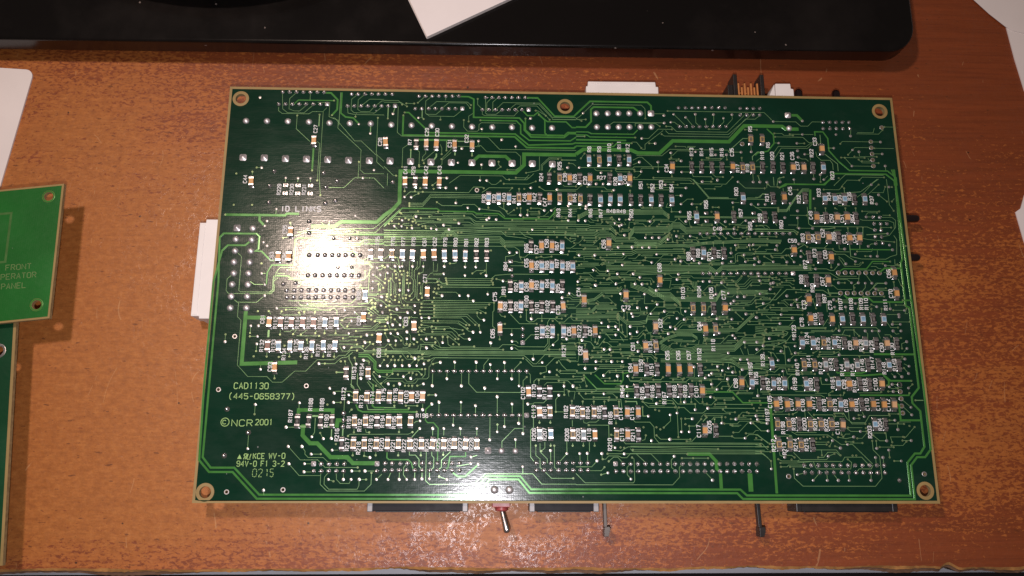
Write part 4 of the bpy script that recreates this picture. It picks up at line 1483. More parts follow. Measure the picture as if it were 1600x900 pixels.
0.18 -91.57,14.57 -75.94,14.57 -74.46,15.73 -67.69,15.73 -66.74,15.17 -62.12,15.17
0.18 -78.37,7.68 -71.93,7.11 -70.66,6.01
0.18 -75.97,8.5 -73.83,8.5 -72.94,9.17 -66.21,9.17 -64.43,10.86
0.18 -104.5,2.66 -100.87,2.66 -99.89,1.61 -92.94,1.61
0.18 -104.99,1.09 -104.99,2.97 -103.48,5.51 -98.35,5.51
0.21 -100.16,1.14 -74.1,1.14 -71.91,2.99 -71.24,5.22
0.21 -96.66,-1.65 -94.66,0.09 -85.9,0.09 -85.29,0.34
0.24 -82.17,-1.51 -80.46,0.7
0.18 -78.87,8.47 -77.84,9.28
0.15 -101,4.65 -95.55,4.65
0.15 -68.89,5.94 -67.02,6.53
0.15 -68.98,5.94 -66.87,6.53
0.15 -65.09,6.55 -63.61,5.29 -62.54,5.29 -61.11,3.58 -61.11,2.63
0.15 -59.89,6.51 -59.89,8.04
0.15 -56.15,6.48 -56.15,8.08
0.15 -52.32,6.52 -52.32,8.12
0.15 -52.32,6.52 -52.32,4.3 -53.78,3.81
0.15 -44.8,6.54 -44.8,8.2
0.15 -70.25,3.39 -65.86,0.15
0.15 -67.66,3.35 -67.66,2.4
0.15 -65.09,4.01 -65.75,3.85 -65.75,1.64
0.15 -70.23,0.87 -68.31,0.87 -66.89,-0.58 -66.39,-1.67
0.15 -70.25,-1.71 -70.25,-3.12
0.15 -60.51,-2.34 -60.51,0.11
0.15 -57.41,-2.31 -57.41,-0.17 -56.87,0.15
0.15 -67.03,-4.81 -65.06,-4.81
0.15 -66.35,-10.55 -67.55,-10.55 -69.89,-8.72
0.15 -57.45,-10.47 -61.82,-10.47 -62.75,-9.9 -63.81,-9.75
0.15 -54.88,-10.45 -56.28,-9.07 -59.77,-9.07 -60.7,-8.02 -64.03,-8.02
0.15 -59.95,-12.35 -61.19,-11.28 -63.3,-11.28
0.15 -62.57,-14.98 -63.2,-14.22 -63.2,-12.38
0.15 -59.95,-14.96 -61.89,-13.04
0.15 -49.75,-12.33 -52.41,-12.33
0.15 -45.4,-4.2 -47.33,-3.53
0.18 -57.28,8.38 -57.28,2.98 -56.79,2.36
0.18 -56.3,6.16 -56.3,2.05 -55.69,1.42 -55.69,-2.98 -56.88,-4.56
0.18 -55.48,4.58 -55.48,2.05 -54.98,1.11 -54.98,-4.85 -56.23,-5.96
0.18 -54.28,3.33 -54.28,-5.47 -53.65,-5.93
0.18 -54.52,8.41 -54.52,6.18 -55.64,4.58
0.18 -53.5,10.34 -53.5,6.51 -54.73,5.07
0.18 -58.84,4.23 -58.84,-4.57
0.18 -59.55,2.64 -59.55,-4.89
0.18 -59.22,3.91 -59.22,-3.95
0.18 -64.52,1.02 -64.52,-6.19 -64.68,-6.81
0.18 -63.85,1.81 -63.85,-5.25 -62.89,-6.17 -61.99,-6.01
0.18 -63.25,3.87 -63.25,1.35 -62.52,0.41 -62.52,-3.99
0.18 -61.9,0.1 -61.9,-3.67 -61.29,-4.29
0.18 -63.52,0.4 -63.52,-4.15
0.18 -53.04,-0.6 -53.04,-3.58
0.18 -52.49,-0.6 -52.49,-5.14
0.18 -52.59,-0.44 -50.09,3.37 -49.5,4.01
0.18 -48.68,8.16 -48.68,4.5 -49.49,3.85 -44.9,3.85
0.15 -50.67,2.04 -47.15,2.04 -45.12,0.1 -43.29,0.1
0.15 -75.62,7.71 -62.17,7.71 -61.21,6.75 -61.21,5.16 -60.22,4.54
0.15 -75.59,7.07 -71.93,7.07 -70.82,6.01
0.18 -71.55,5.37 -71.55,-3.44
0.18 -68.12,-0.28 -68.12,-3.1
0.18 -67.4,-0.9 -67.58,-2.47
0.15 -60.6,-4.12 -60.6,-6.78
0.15 -59.28,-5.36 -58.02,-6.75 -51.96,-6.75
0.15 -60.19,-5.21 -59.68,-7.08 -58.74,-7.91
0.15 -63.93,-6.65 -62.84,-7.42
0.15 -70.3,-6.15 -71.31,-7.18 -74.91,-7.84
0.15 -70.32,-9.28 -67.5,-11.79 -64.19,-11.79 -63.72,-12.38
0.15 -68.51,-13.03 -65.05,-13.03
0.15 -68.78,-13.81 -65.02,-13.81
0.15 -56.78,-12.38 -57.16,-14.79 -58.91,-16.49 -63.41,-16.49 -64.08,-14.84 -64.08,-11.92
0.15 -65.1,-15.53 -67.36,-15.53 -69.09,-17.03
0.15 -65.14,-16.84 -67.59,-16.84 -68.47,-17.48
0.15 -70.02,-16.42 -67.84,-14.57
0.15 -69.55,-16.88 -67.38,-14.87
0.24 -71.82,-9.36 -69.34,-11.19
0.21 -73.05,-15.59 -70.05,-15.59
0.15 -72.6,-5.33 -69.58,-5.33 -66.82,-6.21 -64.63,-8.06 -59.79,-8.06
0.21 -71.74,-4.38 -68.71,-4.38 -68.13,-3.73
0.15 -74.51,-16.46 -70.32,-16.46
0.15 -71.5,-18.73 -69.62,-18.73
0.15 -72.2,-21.26 -70.26,-21.26
0.15 -63.86,-20.65 -65.09,-18.07
0.15 -63.15,-18.05 -61.51,-19.35 -60.46,-19.35 -59.37,-20.62
0.15 -60.66,-18.09 -58.8,-19.85 -58.58,-21.83 -57.96,-22.43 -56.18,-21.96
0.15 -57.44,-17.46 -56.13,-18.76 -56.13,-20.89 -54.84,-21.95
0.15 -57.39,-19.93 -57.39,-21.82
0.15 -54.9,-19.97 -53.66,-21.18
0.15 -61.26,-20.63 -61.26,-22.36
0.15 -50.49,-19.94 -50.49,-18.87
0.15 -50.4,-23.13 -52.73,-22.39
0.15 -44.75,-21.21 -44.75,-19.14
0.15 -72.21,-27.66 -70.73,-27.66 -70.26,-28.24
0.15 -66.43,-29.57 -65.09,-27.55
0.15 -63.82,-29.55 -62.56,-27.53
0.15 -61.3,-29.48 -61.3,-27.59
0.15 -58.71,-29.46 -58.71,-27.57
0.15 -56.19,-29.45 -54.37,-27.39
0.15 -53.66,-29.43 -53.03,-27.53
0.15 -51.11,-28.81 -51.11,-27.52
0.15 -45.4,-28.24 -46.6,-28.24 -47.92,-28.85
0.15 -58.14,-33.31 -56.17,-31.99
0.15 -55.6,-33.93 -54.98,-32.04
0.15 -66.43,-33.3 -63.67,-33.58 -61.94,-32.38
0.15 -59.39,-35.88 -59.39,-37.42
0.15 -51.1,-35.83 -53.21,-36.5
0.15 -48.03,-36.47 -48.03,-32.6
0.15 -46.77,-39.72 -49.28,-39.72
0.15 -59.39,-26.28 -60.03,-27.58
0.15 -54.99,-36.51 -54.99,-37.4
0.15 -67.54,-36.58 -65.73,-37.45
0.36 -74.08,-25.71 -70.52,-25.71 -67.88,-28.23 -67.88,-30.63 -66.87,-31.28 -61.98,-31.28
0.36 -74.05,-26.41 -70.78,-26.41 -68.46,-28.53 -68.46,-30.63 -67.14,-31.88 -61.96,-31.88 -61.96,-30.74 -51.75,-30.74
0.3 -61.97,-31.4 -53.07,-31.4 -51.84,-32.62
0.18 -74.11,-25.11 -58.92,-25.11 -57.21,-27.26 -51.4,-27.26 -49.3,-27.51
0.18 -72.35,-24.5 -57,-24.5 -54.99,-26.64
0.24 -71.76,-24.34 -52.68,-24.34 -52.28,-22.39
0.18 -63.2,-22.16 -61.95,-23.67 -53.44,-23.67 -53.18,-22.39
0.18 -74.2,-23.15 -73,-23.29 -71.75,-24.64
0.18 -67.79,-23.1 -65.11,-23.1 -63.96,-21.86 -62.46,-22.16
0.18 -53.06,-26.33 -49.33,-26.33 -48.45,-25.63 -42.77,-25.63
0.18 -51.89,-25.56 -50.87,-24.74 -42.79,-24.74
0.18 -49.24,-29.76 -48.52,-29.01 -48.52,-28.11 -47.23,-26.59 -42.75,-26.59
0.18 -65.8,-35.82 -63.8,-34.03 -57.73,-34.03 -56.81,-35.09 -55.03,-35.09 -53.88,-34.12 -50.02,-34.12 -49.3,-33.35 -49.3,-29.76
0.18 -64.77,-35.67 -63.91,-34.92 -58.44,-34.92 -57.68,-35.63 -53.98,-35.63 -52.98,-34.27
0.24 -51.66,-33.81 -50.65,-32.61 -50.65,-30.67
0.18 -52.74,-21.94 -49.44,-21.94 -47.6,-23.72 -42.81,-23.72
0.18 -52.34,-20.11 -51.11,-21.32 -47.36,-21.32
0.18 -47.4,-19.77 -46.16,-21.28 -45.52,-23.1 -42.82,-23.1
0.18 -68.97,-34.21 -65.59,-37.3
0.27 -70.27,-34.81 -68.58,-36.28 -68.58,-37.47
0.18 -68.47,-31.82 -66.64,-33.3
0.18 -106.76,-3.62 -105.29,-3.29 -105.29,0.46 -103.83,1.73
0.15 -103.66,-9.32 -87.21,-8.56
0.15 -79.78,-9.74 -79.78,-8.34
0.15 -76.14,-10.48 -74.41,-12.01
0.15 -77.19,-13.66 -78.44,-15.72
0.15 -77.87,-18.16 -77.87,-19.08
0.15 -72.05,-21.32 -70.26,-21.32
0.15 -71.41,-18.72 -69.62,-18.72
0.15 -66.73,-4.81 -64.91,-4.81
0.15 -66.35,-10.55 -67.86,-10.55 -70.4,-7.33
0.18 -99.65,-6.66 -86.71,-6.66 -86.07,-7.47 -77.64,-7.47 -75.33,-5.2
0.18 -95.99,-7.56 -95.05,-8.17 -87.51,-8.17
0.18 -100.33,-9.91 -84.73,-9.91 -83.42,-9.15 -82.32,-10.22 -82.32,-11.76
0.18 -87.21,-8.56 -72.18,-8.56 -70.32,-9.19
0.18 -96.47,-9.42 -88.95,-9.42
0.18 -81.19,-14.52 -79.3,-16.5 -70.01,-16.5
0.18 -81.56,-13.3 -80.34,-13.59 -79.2,-12.51 -74.39,-12.51
0.18 -75.36,-17.38 -65.2,-16.84
0.18 -81.16,-20.93 -77.88,-20.93 -77.3,-20.59 -75.21,-20.59
0.18 -81.1,-22.08 -74.71,-22.08
0.18 -79.72,-20 -73.48,-19.35 -75.58,-19.35 -77.67,-19.35
0.18 -95.99,-19.21 -88.09,-19.21
0.18 -84.85,-18.83 -77.98,-18.83
0.18 -101.78,-17.13 -101.78,-18.8
0.18 -96,-16.78 -97.22,-18.62
0.18 -92.4,-17.06 -94.53,-18.75
0.18 -86.29,-17.01 -86.29,-18.23
0.18 -82.41,-16.98 -82.41,-18.2
0.18 -89.5,-18.25 -89.11,-17.34
0.18 -101.78,-10.54 -102.16,-11.62
0.18 -93.84,-10.63 -93.94,-11.55
0.18 -90.1,-10.6 -90.1,-11.52
0.18 -80.77,-22.74 -79.78,-24.55 -77.7,-24.55 -76.58,-23.17 -73.3,-23.17 -71.76,-24.49 -60.73,-24.49
0.21 -71.76,-3.92 -68.43,-3.92 -64.95,-3.92
0.18 -71.7,-5.32 -69.57,-5.32 -68.63,-6.38 -66.51,-6.38 -64.31,-8.52 -61.29,-8.52
0.18 -70.6,-6.24 -71.31,-7.34 -75.23,-7.34
0.18 -71.46,-10.75 -70.22,-11.66
0.27 -71.67,-9.36 -69.64,-11.04
0.18 -71.98,-12.6 -70.15,-13.2
0.18 -68.95,-13.19 -64.75,-13.19
0.18 -68.93,-13.81 -64.74,-13.31
1.29 -114.31,-10.56 -114.31,-12.08 -114.31,-29.23 -95.17,-28.6
1.29 -114.13,-12.82 -107.17,-12.82
1.2 -105.8,-17.21 -105.8,-19.79
0.21 -118.66,-6.45 -117.53,-7.31 -110.75,-7.31 -108.18,-4.81
0.21 -117.09,-7.53 -117.09,-12.54 -115.74,-13.83 -115.74,-29.66 -111.88,-33.63 -105.24,-33.63 -103.24,-35.55 -99.92,-35.55 -95.81,-31.65 -92.05,-31.65 -88.32,-27.58 -82.65,-27.58 -80.64,-26.04 -78.54,-26.04 -76.94,-24.3 -74.62,-24.3
0.21 -112.22,-15.75 -112.22,-18.34
0.21 -109.57,-15.73 -108.51,-14.64
0.21 -109.62,-19.52 -112.22,-19.52
0.21 -109.63,-22.18 -109.63,-24.74
0.21 -120.7,-21.49 -120.7,-18.92
0.21 -107.71,-31.09 -107.71,-29.61
0.21 -105.85,-25.14 -105.85,-26.63
0.21 -98.02,-25.3 -98.02,-26.58
0.21 -94.12,-25.28 -94.12,-26.55
0.21 -90.26,-25.25 -90.26,-26.53
0.21 -86.27,-25.22 -86.27,-26.5
0.21 -82.49,-25.2 -82.49,-26.48
0.21 -106.28,-10.49 -105.57,-11.58
0.26 -87.7,-28.97 -85.6,-28.97 -82.17,-28.97 -79.97,-26.89 -78.09,-26.66 -76.07,-24.94
0.3 -77.29,-25.8 -77.29,-27.29 -76.06,-29.41 -76.06,-37 -74.18,-38.24
0.43 -81.38,-31.98 -78.87,-31.98
0.21 -78.64,-28.15 -78.37,-29.42
0.21 -72.37,-27.6 -70.23,-28.31 -70.23,-29.37
0.21 -74.74,-28.98 -75.34,-26.86
0.21 -72.91,-34.04 -73.75,-34.04
0.26 -74.04,-32.36 -74.04,-36.15 -72.72,-38.23
0.26 -70.56,-35.29 -68.35,-38.21
0.26 -69.01,-32.33 -67.23,-34.85 -64.71,-37.35
0.21 -102.8,-32.95 -102.62,-34.21
0.21 -92.31,-20.56 -92.01,-22.06
0.43 -67,21.86 -60.64,28.44 -47.82,28.44 -46.69,27.46 -34.51,27.46 -33.39,26.79 -25.41,26.79 -22.95,24.96 -6.95,24.96 -5.15,26.82 -4.24,28.71
0.26 -66.98,21.17 -61.06,27.74
0.26 -59.9,32.9 -57.97,34.81 -36.4,34.81 -34.63,37.03 -31.28,37.03 -30.83,36.61
0.26 -57.46,32.8 -54.84,34.24
0.21 -58.05,30.44 -53.2,30.44 -50.4,33.97 -31.7,33.97
0.21 -58.03,29.83 -53.18,29.83 -50.38,33.36 -31.69,33.36
0.21 -58.02,29.23 -53.16,29.23 -50.36,32.75 -31.28,32.75
0.26 -48.01,30.95 -46.08,29.66 -38.98,29.66 -38.32,30.23 -34.1,30.23 -32.31,28.58 -24.97,27.74 -22.96,25.66
0.26 -61.47,26.8 -48.68,26.8 -48.22,26.6 -34.94,26.6 -33.37,25.16 -28.72,25.16
0.26 -66.98,21.4 -63.61,25.15 -56.58,25.15 -55.94,26.17 -50.42,26.17 -49.53,25.79
0.26 -50.62,25.31 -36.03,25.31 -33.58,23.67 3.2,24.22
0.26 -53.69,24.72 -35.58,24.72 -34.01,22.97 3.19,23.57
0.26 -56.51,23.38 -51.68,23.38 -36.01,23.38 -34.22,22.36 3.18,22.92
0.26 -54.5,22.16 -51.44,22.98 -39.75,22.98
0.26 -48.56,22.32 -47.88,21.41
0.26 -51.82,20.9 -49.84,20.9 3.17,22.26
0.26 -66.92,19.79 -49.16,19.79 -27.36,21.24 2.97,21.24
0.26 -66.89,19.05 -49.14,19.05 -27.36,20.49 3.3,20.49
0.26 -66.86,18.3 -49.12,18.3 -27.35,19.74 2.96,19.74
0.26 -66.83,17.55 -49.1,17.55 -27.35,18.99 3.2,18.99
0.26 -66.93,20.02 -24.26,20.02 -22.49,18.25 -14.98,17.42
0.26 -66.86,18.28 -46.27,18.28 -44.76,19.74 -41.68,19.74 -39.89,18.04 -24.69,18.04 -22.92,16.31 -15.95,16.31
0.26 -66.84,17.7 -46.26,17.7 -44.75,19.16 -41.67,19.16 -39.88,17.47 -24.69,17.47 -22.92,15.74 -15.36,15.74
0.26 -66.82,17.13 -46.24,17.13 -44.74,18.59 -41.66,18.59 -39.87,16.9 -24.69,16.9 -22.92,15.17 -15.95,15.17
0.26 -66.8,16.56 -46.23,16.56 -44.72,18.01 -41.65,18.01 -39.86,16.32 -24.69,16.32 -22.92,14.59 -15.63,14.59
0.26 -66.76,15.67 -40.51,15.67 -24.68,15.67 -22.47,13.43 -21.15,12.07
0.26 -66.71,14.3 -61.04,14.3 -58.41,14.3 -36.1,14.3 -22.92,14.3
0.26 -22.47,14.12 -19.39,14.12 -17.63,12.8 -17.63,10.52 -16.98,9.16
0.26 -18.51,12.1 -19.61,10.95 -22.68,10.46 -22.68,8.64
0.26 -19.83,8.67 -18.95,8.67 -17.85,8.33 -16.54,8.33
0.26 -20.92,7.07 -15.66,7.07
0.43 -27.96,12.68 -29.06,12.68
0.26 -33.39,8.3 -33.39,6.49
0.26 -44.73,8.18 -44.73,6.6
0.26 -37.23,8.03 -37.23,6.45
0.26 -29.59,8.12 -29.59,3.37
0.26 -37.24,3.3 -37.24,2.4
0.26 -40.37,8 -41.24,7.67 -42.76,7.67
0.26 -34.64,4 -33.13,5.14 -30.08,5.14
0.26 -31.6,4.03 -29.86,4.95
0.26 -51.1,1.81 -47.63,1.81 -45.65,0.3 -43.7,0.3
0.21 -44.17,2.11 -27.34,2.11
0.21 -43.99,1.38 -27.72,1.38
0.21 -43.81,0.66 -27.23,0.66
0.21 -43.64,-0.07 -27.15,-0.07
0.26 -46.71,-0.38 -42.82,-0.38 -28.08,-0.38
0.26 -45.62,-1.13 -22.86,-1.13
0.26 -27.88,2.04 -26.36,3.41 -20.69,3.92 -7.14,3.92
0.26 -25.92,2.06 -23.52,1.41
0.26 -17.19,10.29 -15.66,10.29 -14.33,11.46 -0.02,11.46
0.26 -11.48,10.22 -9.72,10.6 -8.84,10.16 -5.98,10.64
0.26 -29.21,30.03 -29.07,29
0.26 -25.42,29.84 -22.3,27.77
0.26 -23.42,30.81 -23.42,28.93 -21.85,26.61 -19.63,28.28
0.26 -17.18,26.44 -17.18,29.01
0.26 -14.64,26.47 -14.64,28.34
0.26 -13.39,29.06 -10.27,29.06 -8.39,28.33
0.26 -5.81,28.36 -4.23,29.42
0.26 -31.48,34.94 -28.82,36.87 -20.31,36.87 -21.43,35.56
0.26 -10.21,37.37 -8.2,35.98 3.4,35.98
0.26 -17.76,36.55 -17.76,35.37
0.21 -44.8,36.65 -47.79,36.65
0.21 -41.01,36.61 -41.01,35.52
0.21 -41,30.81 -41,32.22
0.21 -36.62,28.99 -36.62,27.59
0.21 -63.26,21.59 -62.13,20.45
0.21 -60.63,21.62 -60,22.41 -57.81,22.67
0.21 -56.79,20.93 -53.81,20.93
0.21 -45.34,22.22 -42.38,21.8
0.21 -53.03,21.57 -52.08,22.14
0.26 -17.63,20.16 -15.64,18.33 -12.77,17.44
0.26 -14.75,19.73 -13.65,18.82 3.12,18.82
0.26 0.96,17.6 3.08,17.6
0.26 -0.81,18.05 1.38,16.23 3.08,17.17
0.26 -0.65,13.9 1.12,13.9 3.05,15.32
0.26 0.44,12.68 3,12.68
0.26 0.4,24.56 -2.06,24.29
0.26 -2.04,25.93 3.23,25.93
0.21 -5.17,25.19 -2.91,27.32 3.01,27.32
0.21 -5.16,25.84 -2.91,27.98 3.61,27.98
0.21 -5.15,26.5 -2.9,28.64 3.57,28.64
0.26 -56.2,35.07 -56.2,36.26
0.26 -59.97,35.02 -59.97,36.2
0.26 -49.82,37.53 -48.07,38.98
0.21 -52.17,-6.29 -50.89,-6.05 -34.08,-6.05
0.21 -48.72,-6.7 -26.73,-6.7
0.21 -52.57,-7.39 -28.45,-7.39
0.21 -48.04,-8.01 -29.09,-8.01
0.21 -52.54,-8.63 -29.73,-8.63
0.21 -48.01,-9.25 -32.31,-9.25 -29.72,-10.5
0.21 -53.02,-9.82 -33.17,-9.82 -31.44,-10.51
0.21 -47.98,-10.48 -32.73,-10.48
0.21 -52.9,-11.04 -36.16,-11.04 -32.03,-14.9
0.21 -47.95,-11.75 -36.58,-11.75 -33.32,-14.82
0.21 -52.43,-12.35 -38.29,-12.35 -35.46,-14.93
0.21 -46.63,-13.49 -39.13,-13.49 -36.54,-14.93
0.21 -52.4,-13.53 -48.12,-13.53
0.21 -52.38,-14.19 -39.97,-14.19 -36.09,-16.15
0.21 -52.36,-14.97 -49.36,-15.47 -48.69,-16.55 -44.2,-16.55
0.21 -48.71,-15.55 -42.52,-15.55 -39.91,-17.57 -39.26,-18.43 -37.34,-18.07
0.21 -47.21,-16.11 -41.22,-16.11 -37.79,-16.77
0.21 -48.45,-17.42 -41.63,-17.42 -39.23,-19.95
0.21 -52.3,-17.23 -50.57,-18.09 -42.47,-18.09 -40.3,-19.96
0.21 -53.11,-18.54 -43.3,-18.54 -38.99,-21.89
0.21 -43.08,-19.33 -42.82,-21.92 -41.95,-22.56 -33.65,-22.56
0.21 -45.33,-4.23 -47.29,-3.5
0.21 -39.07,-4.17 -40.39,-2.99 -48.38,-2.99
0.21 -35.96,-4.15 -35.96,-5.92
0.21 -29,-3.55 -29,-2.52
0.21 -30.25,-13 -31.84,-12.71 -32.72,-11.62 -32.72,-10.52
0.21 -34.06,-17.4 -35.65,-17.1 -39.55,-13.87
0.21 -31.49,-17.38 -32.03,-15.12
0.21 -35.31,-19.92 -37.31,-19.92 -39.04,-18.65
0.21 -44.75,-21.2 -44.75,-19.34
0.21 -27.78,-21.16 -27.78,-22.67
0.21 -20.35,-18.16 -20.35,-16.33
0.21 -23.87,-16.06 -16.79,-16.06
0.21 -13.33,-12.43 -13.33,-10.58
0.26 -26.73,-6.72 -26.73,-9.59 -27.14,-10.04 -27.14,-15.3 -26.23,-16.16
0.26 -24.76,-10.68 -24.11,-11.55 -22.82,-11.76
0.26 -23.88,-14.4 -22.81,-14.4
0.26 -24.63,-18.76 -24.63,-19.97
0.26 -24.79,-4.93 -24.14,-4.26 -22.71,-4.26
0.26 -20.88,-10.86 -17.64,-14.26 -11.48,-14.26
0.26 -17.21,-10.83 -17.21,-11.8
0.26 -15.18,-9.27 -15.18,-13.01 -14.2,-13.66 -12.47,-13.43 -11.17,-12.32 -8.58,-12.32 -4.69,-12.32 -2.53,-12.32
0.26 -9.65,-10.77 -9.65,-13.19
0.26 2.59,-11.77 0.08,-11.77 -1.68,-13.56 -3.84,-13.56 -5.12,-12.4 -6.85,-12.4 -7.64,-13.83 -7.64,-21.24 -8.66,-22.54 -18.08,-22.54 -19.36,-21.84 -23.63,-21.84 -24.91,-23.09 -45.34,-23.09 -47.49,-21.95 -52.59,-21.95
0.26 -5.84,-19.49 -7.13,-19.49 -7.13,-21.88 -9.1,-24.05
0.26 -48.33,-22.39 -46.39,-23.66 -23.41,-23.66
0.26 -65.21,-24.31 -52.52,-24.31 -23.62,-24.31 -8.25,-24.31 2.13,-24.31
0.26 -65.2,-24.74 -52.51,-24.74 -23.62,-24.74 -8.25,-24.74 2.23,-24.74
0.26 -65.18,-25.17 -52.5,-25.17 -23.62,-25.17 -8.25,-25.17 2.39,-25.17
0.26 -51.64,-25.42 -49.09,-25.74 -15.94,-25.74 -12.76,-28.58 -11.69,-28.58 -8.68,-25.34 2.36,-25.34
0.26 -49.68,-27.75 -47.8,-26.67 -28.5,-26.67 -16.37,-26.67
0.26 -19.36,-22.83 -18.08,-23.81 -8.24,-23.81 -6.95,-22.53 -3.91,-19.91 -3.91,-18.17
0.26 -30.16,-30.83 -30.16,-29.12 -28.5,-26.97
0.26 -15.52,-26.89 -12.97,-29.44 -8.29,-29.44 -5.27,-26.39 2.34,-26.39
0.26 -8.29,-29.63 -8.09,-31.33 -10.22,-31.98
0.26 -4.44,-28.1 -3.79,-27.24 -2.74,-28.95 -1.06,-30.65 2.27,-30.65
0.26 -4.47,-30.67 -3.2,-31.94 2.24,-31.94
0.26 -12.58,-35.6 -12.58,-34.75 -11.72,-33.9 2.22,-33.9
0.26 -3.87,-34.49 -0.69,-34.49 1.2,-36.37
0.26 -1.99,-36.39 -1.99,-37.86
0.26 -17.22,-28.1 -19.56,-30.55
0.21 -12.75,-26.87 -12.75,-24.72
0.21 -9.56,-28.05 -11.05,-28.57
0.21 -40.36,-28.12 -40.36,-30.89
0.21 -32.82,-28.07 -32.82,-30.84
0.21 -27.85,-28.89 -27.85,-30.81
0.21 -22.88,-28.14 -22.88,-30.78
0.21 -45.44,-28.15 -47.96,-28.94
0.21 -42.99,-33.99 -42.99,-31.75
0.21 -37.9,-36.45 -37.9,-31.72
0.21 -25.36,-33.89 -25.36,-31.65
0.21 -20.32,-33.87 -20.32,-31.62
0.21 -17.78,-36.35 -17.78,-31.6
0.21 -47.98,-36.42 -47.98,-32.21
0.21 -29.76,-37.17 -29.76,-38.43
0.3 -35.35,-31.71 -35.35,-35.72 -32.61,-38.65 -16.81,-38.65
0.26 -14.47,-31.79 -13.83,-32.43 -13.83,-35.4
0.26 -15.11,-33.28 -16.38,-34.56 -16.38,-37.94
0.26 -15.72,-20.43 -13.57,-18.24 -10.35,-18.24
0.26 -20.22,-20.59 -18.72,-20.59 -18.08,-21.31
0.21 -10.87,-34.32 -10.87,-35.8
0.26 -18.51,1.6 -22.73,1.11
0.26 3.18,22.96 7.64,22.96 8.52,22.56 16.11,22.56 17.6,20.81
0.26 3.16,22.22 7.62,22.22 8.5,21.82 16.09,21.82 17.85,20.07
0.26 3.15,21.47 7.61,21.47 8.49,21.07 16.07,21.07 17.81,19.33
0.26 3.14,20.64 9.81,20.64 11.58,19.81 16.03,19.81 17.77,18.26 24.45,18.26 25.75,17.2 33.78,17.2 37.65,20.12
0.26 3.13,20.06 9.8,20.06 11.56,19.23 16.02,19.23 17.75,17.69 24.43,17.69 25.73,16.62 33.75,16.62 37.28,19.54
0.26 3.12,19.48 9.78,19.48 11.55,18.65 16,18.65 17.74,17.11 24.41,17.11 25.71,16.05 33.73,16.05 37.29,18.96
0.26 3.11,18.9 9.77,18.9 11.54,18.07 15.98,18.07 17.72,16.53 24.39,16.53 25.69,15.47 33.71,15.47 37.76,18.38
0.26 22.72,19.71 24.59,22.29 37.15,22.29 39.01,24.11 41.71,24.11 43.86,22.2 55.52,22.2
0.26 22.7,19.21 24.57,21.79 37.13,21.79 38.99,23.6 41.68,23.6 43.84,21.7 55.51,21.7
0.26 22.68,18.71 24.56,21.29 37.11,21.29 38.96,23.09 41.66,23.09 43.81,21.19 55.41,21.19
0.26 22.67,18.21 24.54,20.78 37.08,20.78 38.94,22.59 41.64,22.59 43.79,20.69 55.21,20.69
0.26 22.65,17.71 24.52,20.28 37.06,20.28 38.92,22.09 41.61,22.09 43.76,20.19 55.56,20.19
0.26 24.39,16.26 31.53,16.26 34.21,16.84 36.79,18.95
0.26 24.37,15.71 31.51,15.71 34.19,16.28 36.64,18.39
0.26 24.35,15.15 31.48,15.15 34.17,15.73 37.15,17.84
0.26 16.35,15.25 23.9,15.25 42.65,15.78 44.43,15.57 50.76,16.8 66.98,17.82 79.12,17.82
0.26 16.34,14.83 23.89,14.83 42.63,15.36 44.41,15.15 50.73,16.38 66.95,17.4 79.02,17.4
0.26 16.33,14.42 23.87,14.42 42.61,14.95 44.39,14.74 50.71,15.96 66.92,16.98 78.82,16.98
0.26 3.01,12.8 8.76,12.8 14.51,12.8 23.39,12.8 25.19,13.74 42.88,13.74
0.26 2.99,12.13 8.74,12.13 14.49,12.13 23.37,12.13 25.17,13.06 42.66,13.06
0.26 2.98,11.46 8.73,11.46 14.47,11.46 23.34,11.46 25.14,12.39 42.94,12.39
0.26 13.93,7.44 27.63,7.44 51.61,7.97 54.16,5.95 56.51,8.03 73.92,8.03 89.36,8.03
0.26 13.92,6.93 27.62,6.93 51.58,7.46 54.13,5.44 56.48,7.51 73.88,7.51 89.44,7.51
0.26 13.9,6.42 27.6,6.42 51.55,6.95 54.1,4.92 56.44,7 73.85,7 89.15,7
0.26 13.89,5.91 27.58,5.91 51.52,6.43 54.07,4.41 56.41,6.48 73.81,6.48 89.55,6.48
0.26 24,5.05 36.41,5.86 52.2,5.86
0.26 23.99,4.5 36.39,5.31 51.68,5.31
0.26 23.97,3.96 36.36,4.77 51.86,4.77
0.26 4.13,26.48 7.3,28.3 35.62,28.85 37.56,27.28
0.26 4.12,26.01 7.29,27.83 35.6,28.38 37.48,26.81
0.26 4.11,25.54 7.28,27.36 35.58,27.91 37.6,26.34
0.26 4.11,25.07 7.27,26.89 35.56,27.44 37.52,25.87
0.26 47.54,41.3 53.08,34.2 60.46,34.2
0.26 47.52,40.87 53.05,33.77 60.58,33.77
0.21 42.51,31.45 44.87,33.38 46.91,33.38
0.21 46.58,31.5 49.76,31.5 52.6,33.72 63.53,33.72
0.26 66.69,33.67 75.27,33.67
0.26 67.41,34.16 71.3,34.16 73.21,35.67 75.41,35.67
0.21 50.91,40.39 54.11,40.39
0.21 44.63,37.81 30.55,37.81
0.21 42.67,34.77 40.4,34.77
0.21 61.91,32.28 64.32,32.28
0.21 68.83,31.66 71,30.17 72.75,29.24
0.21 42,28.37 38.76,28.37 38.76,29.98
0.21 30.63,24.56 31.92,26.36
0.21 19.24,22.69 19.24,20.14
0.21 23.12,25.31 21.55,25.06
0.21 40.21,18.99 42.59,18.99
0.21 45.28,19.05 47.71,18.38
0.21 27.44,14.54 25.57,14.54
0.21 29.98,14.57 32.56,14.57
0.21 20.47,11.99 17.37,11.99 14.25,11.41
0.21 30.65,8.89 28.15,9.64
0.21 41.37,9.47 41.37,8.41
0.21 18.03,4.44 14.96,4.44
0.21 24.3,0.76 24.3,2.11
0.21 26.85,0.78 28.69,0.78
0.21 17.35,0.69 20.36,1.4
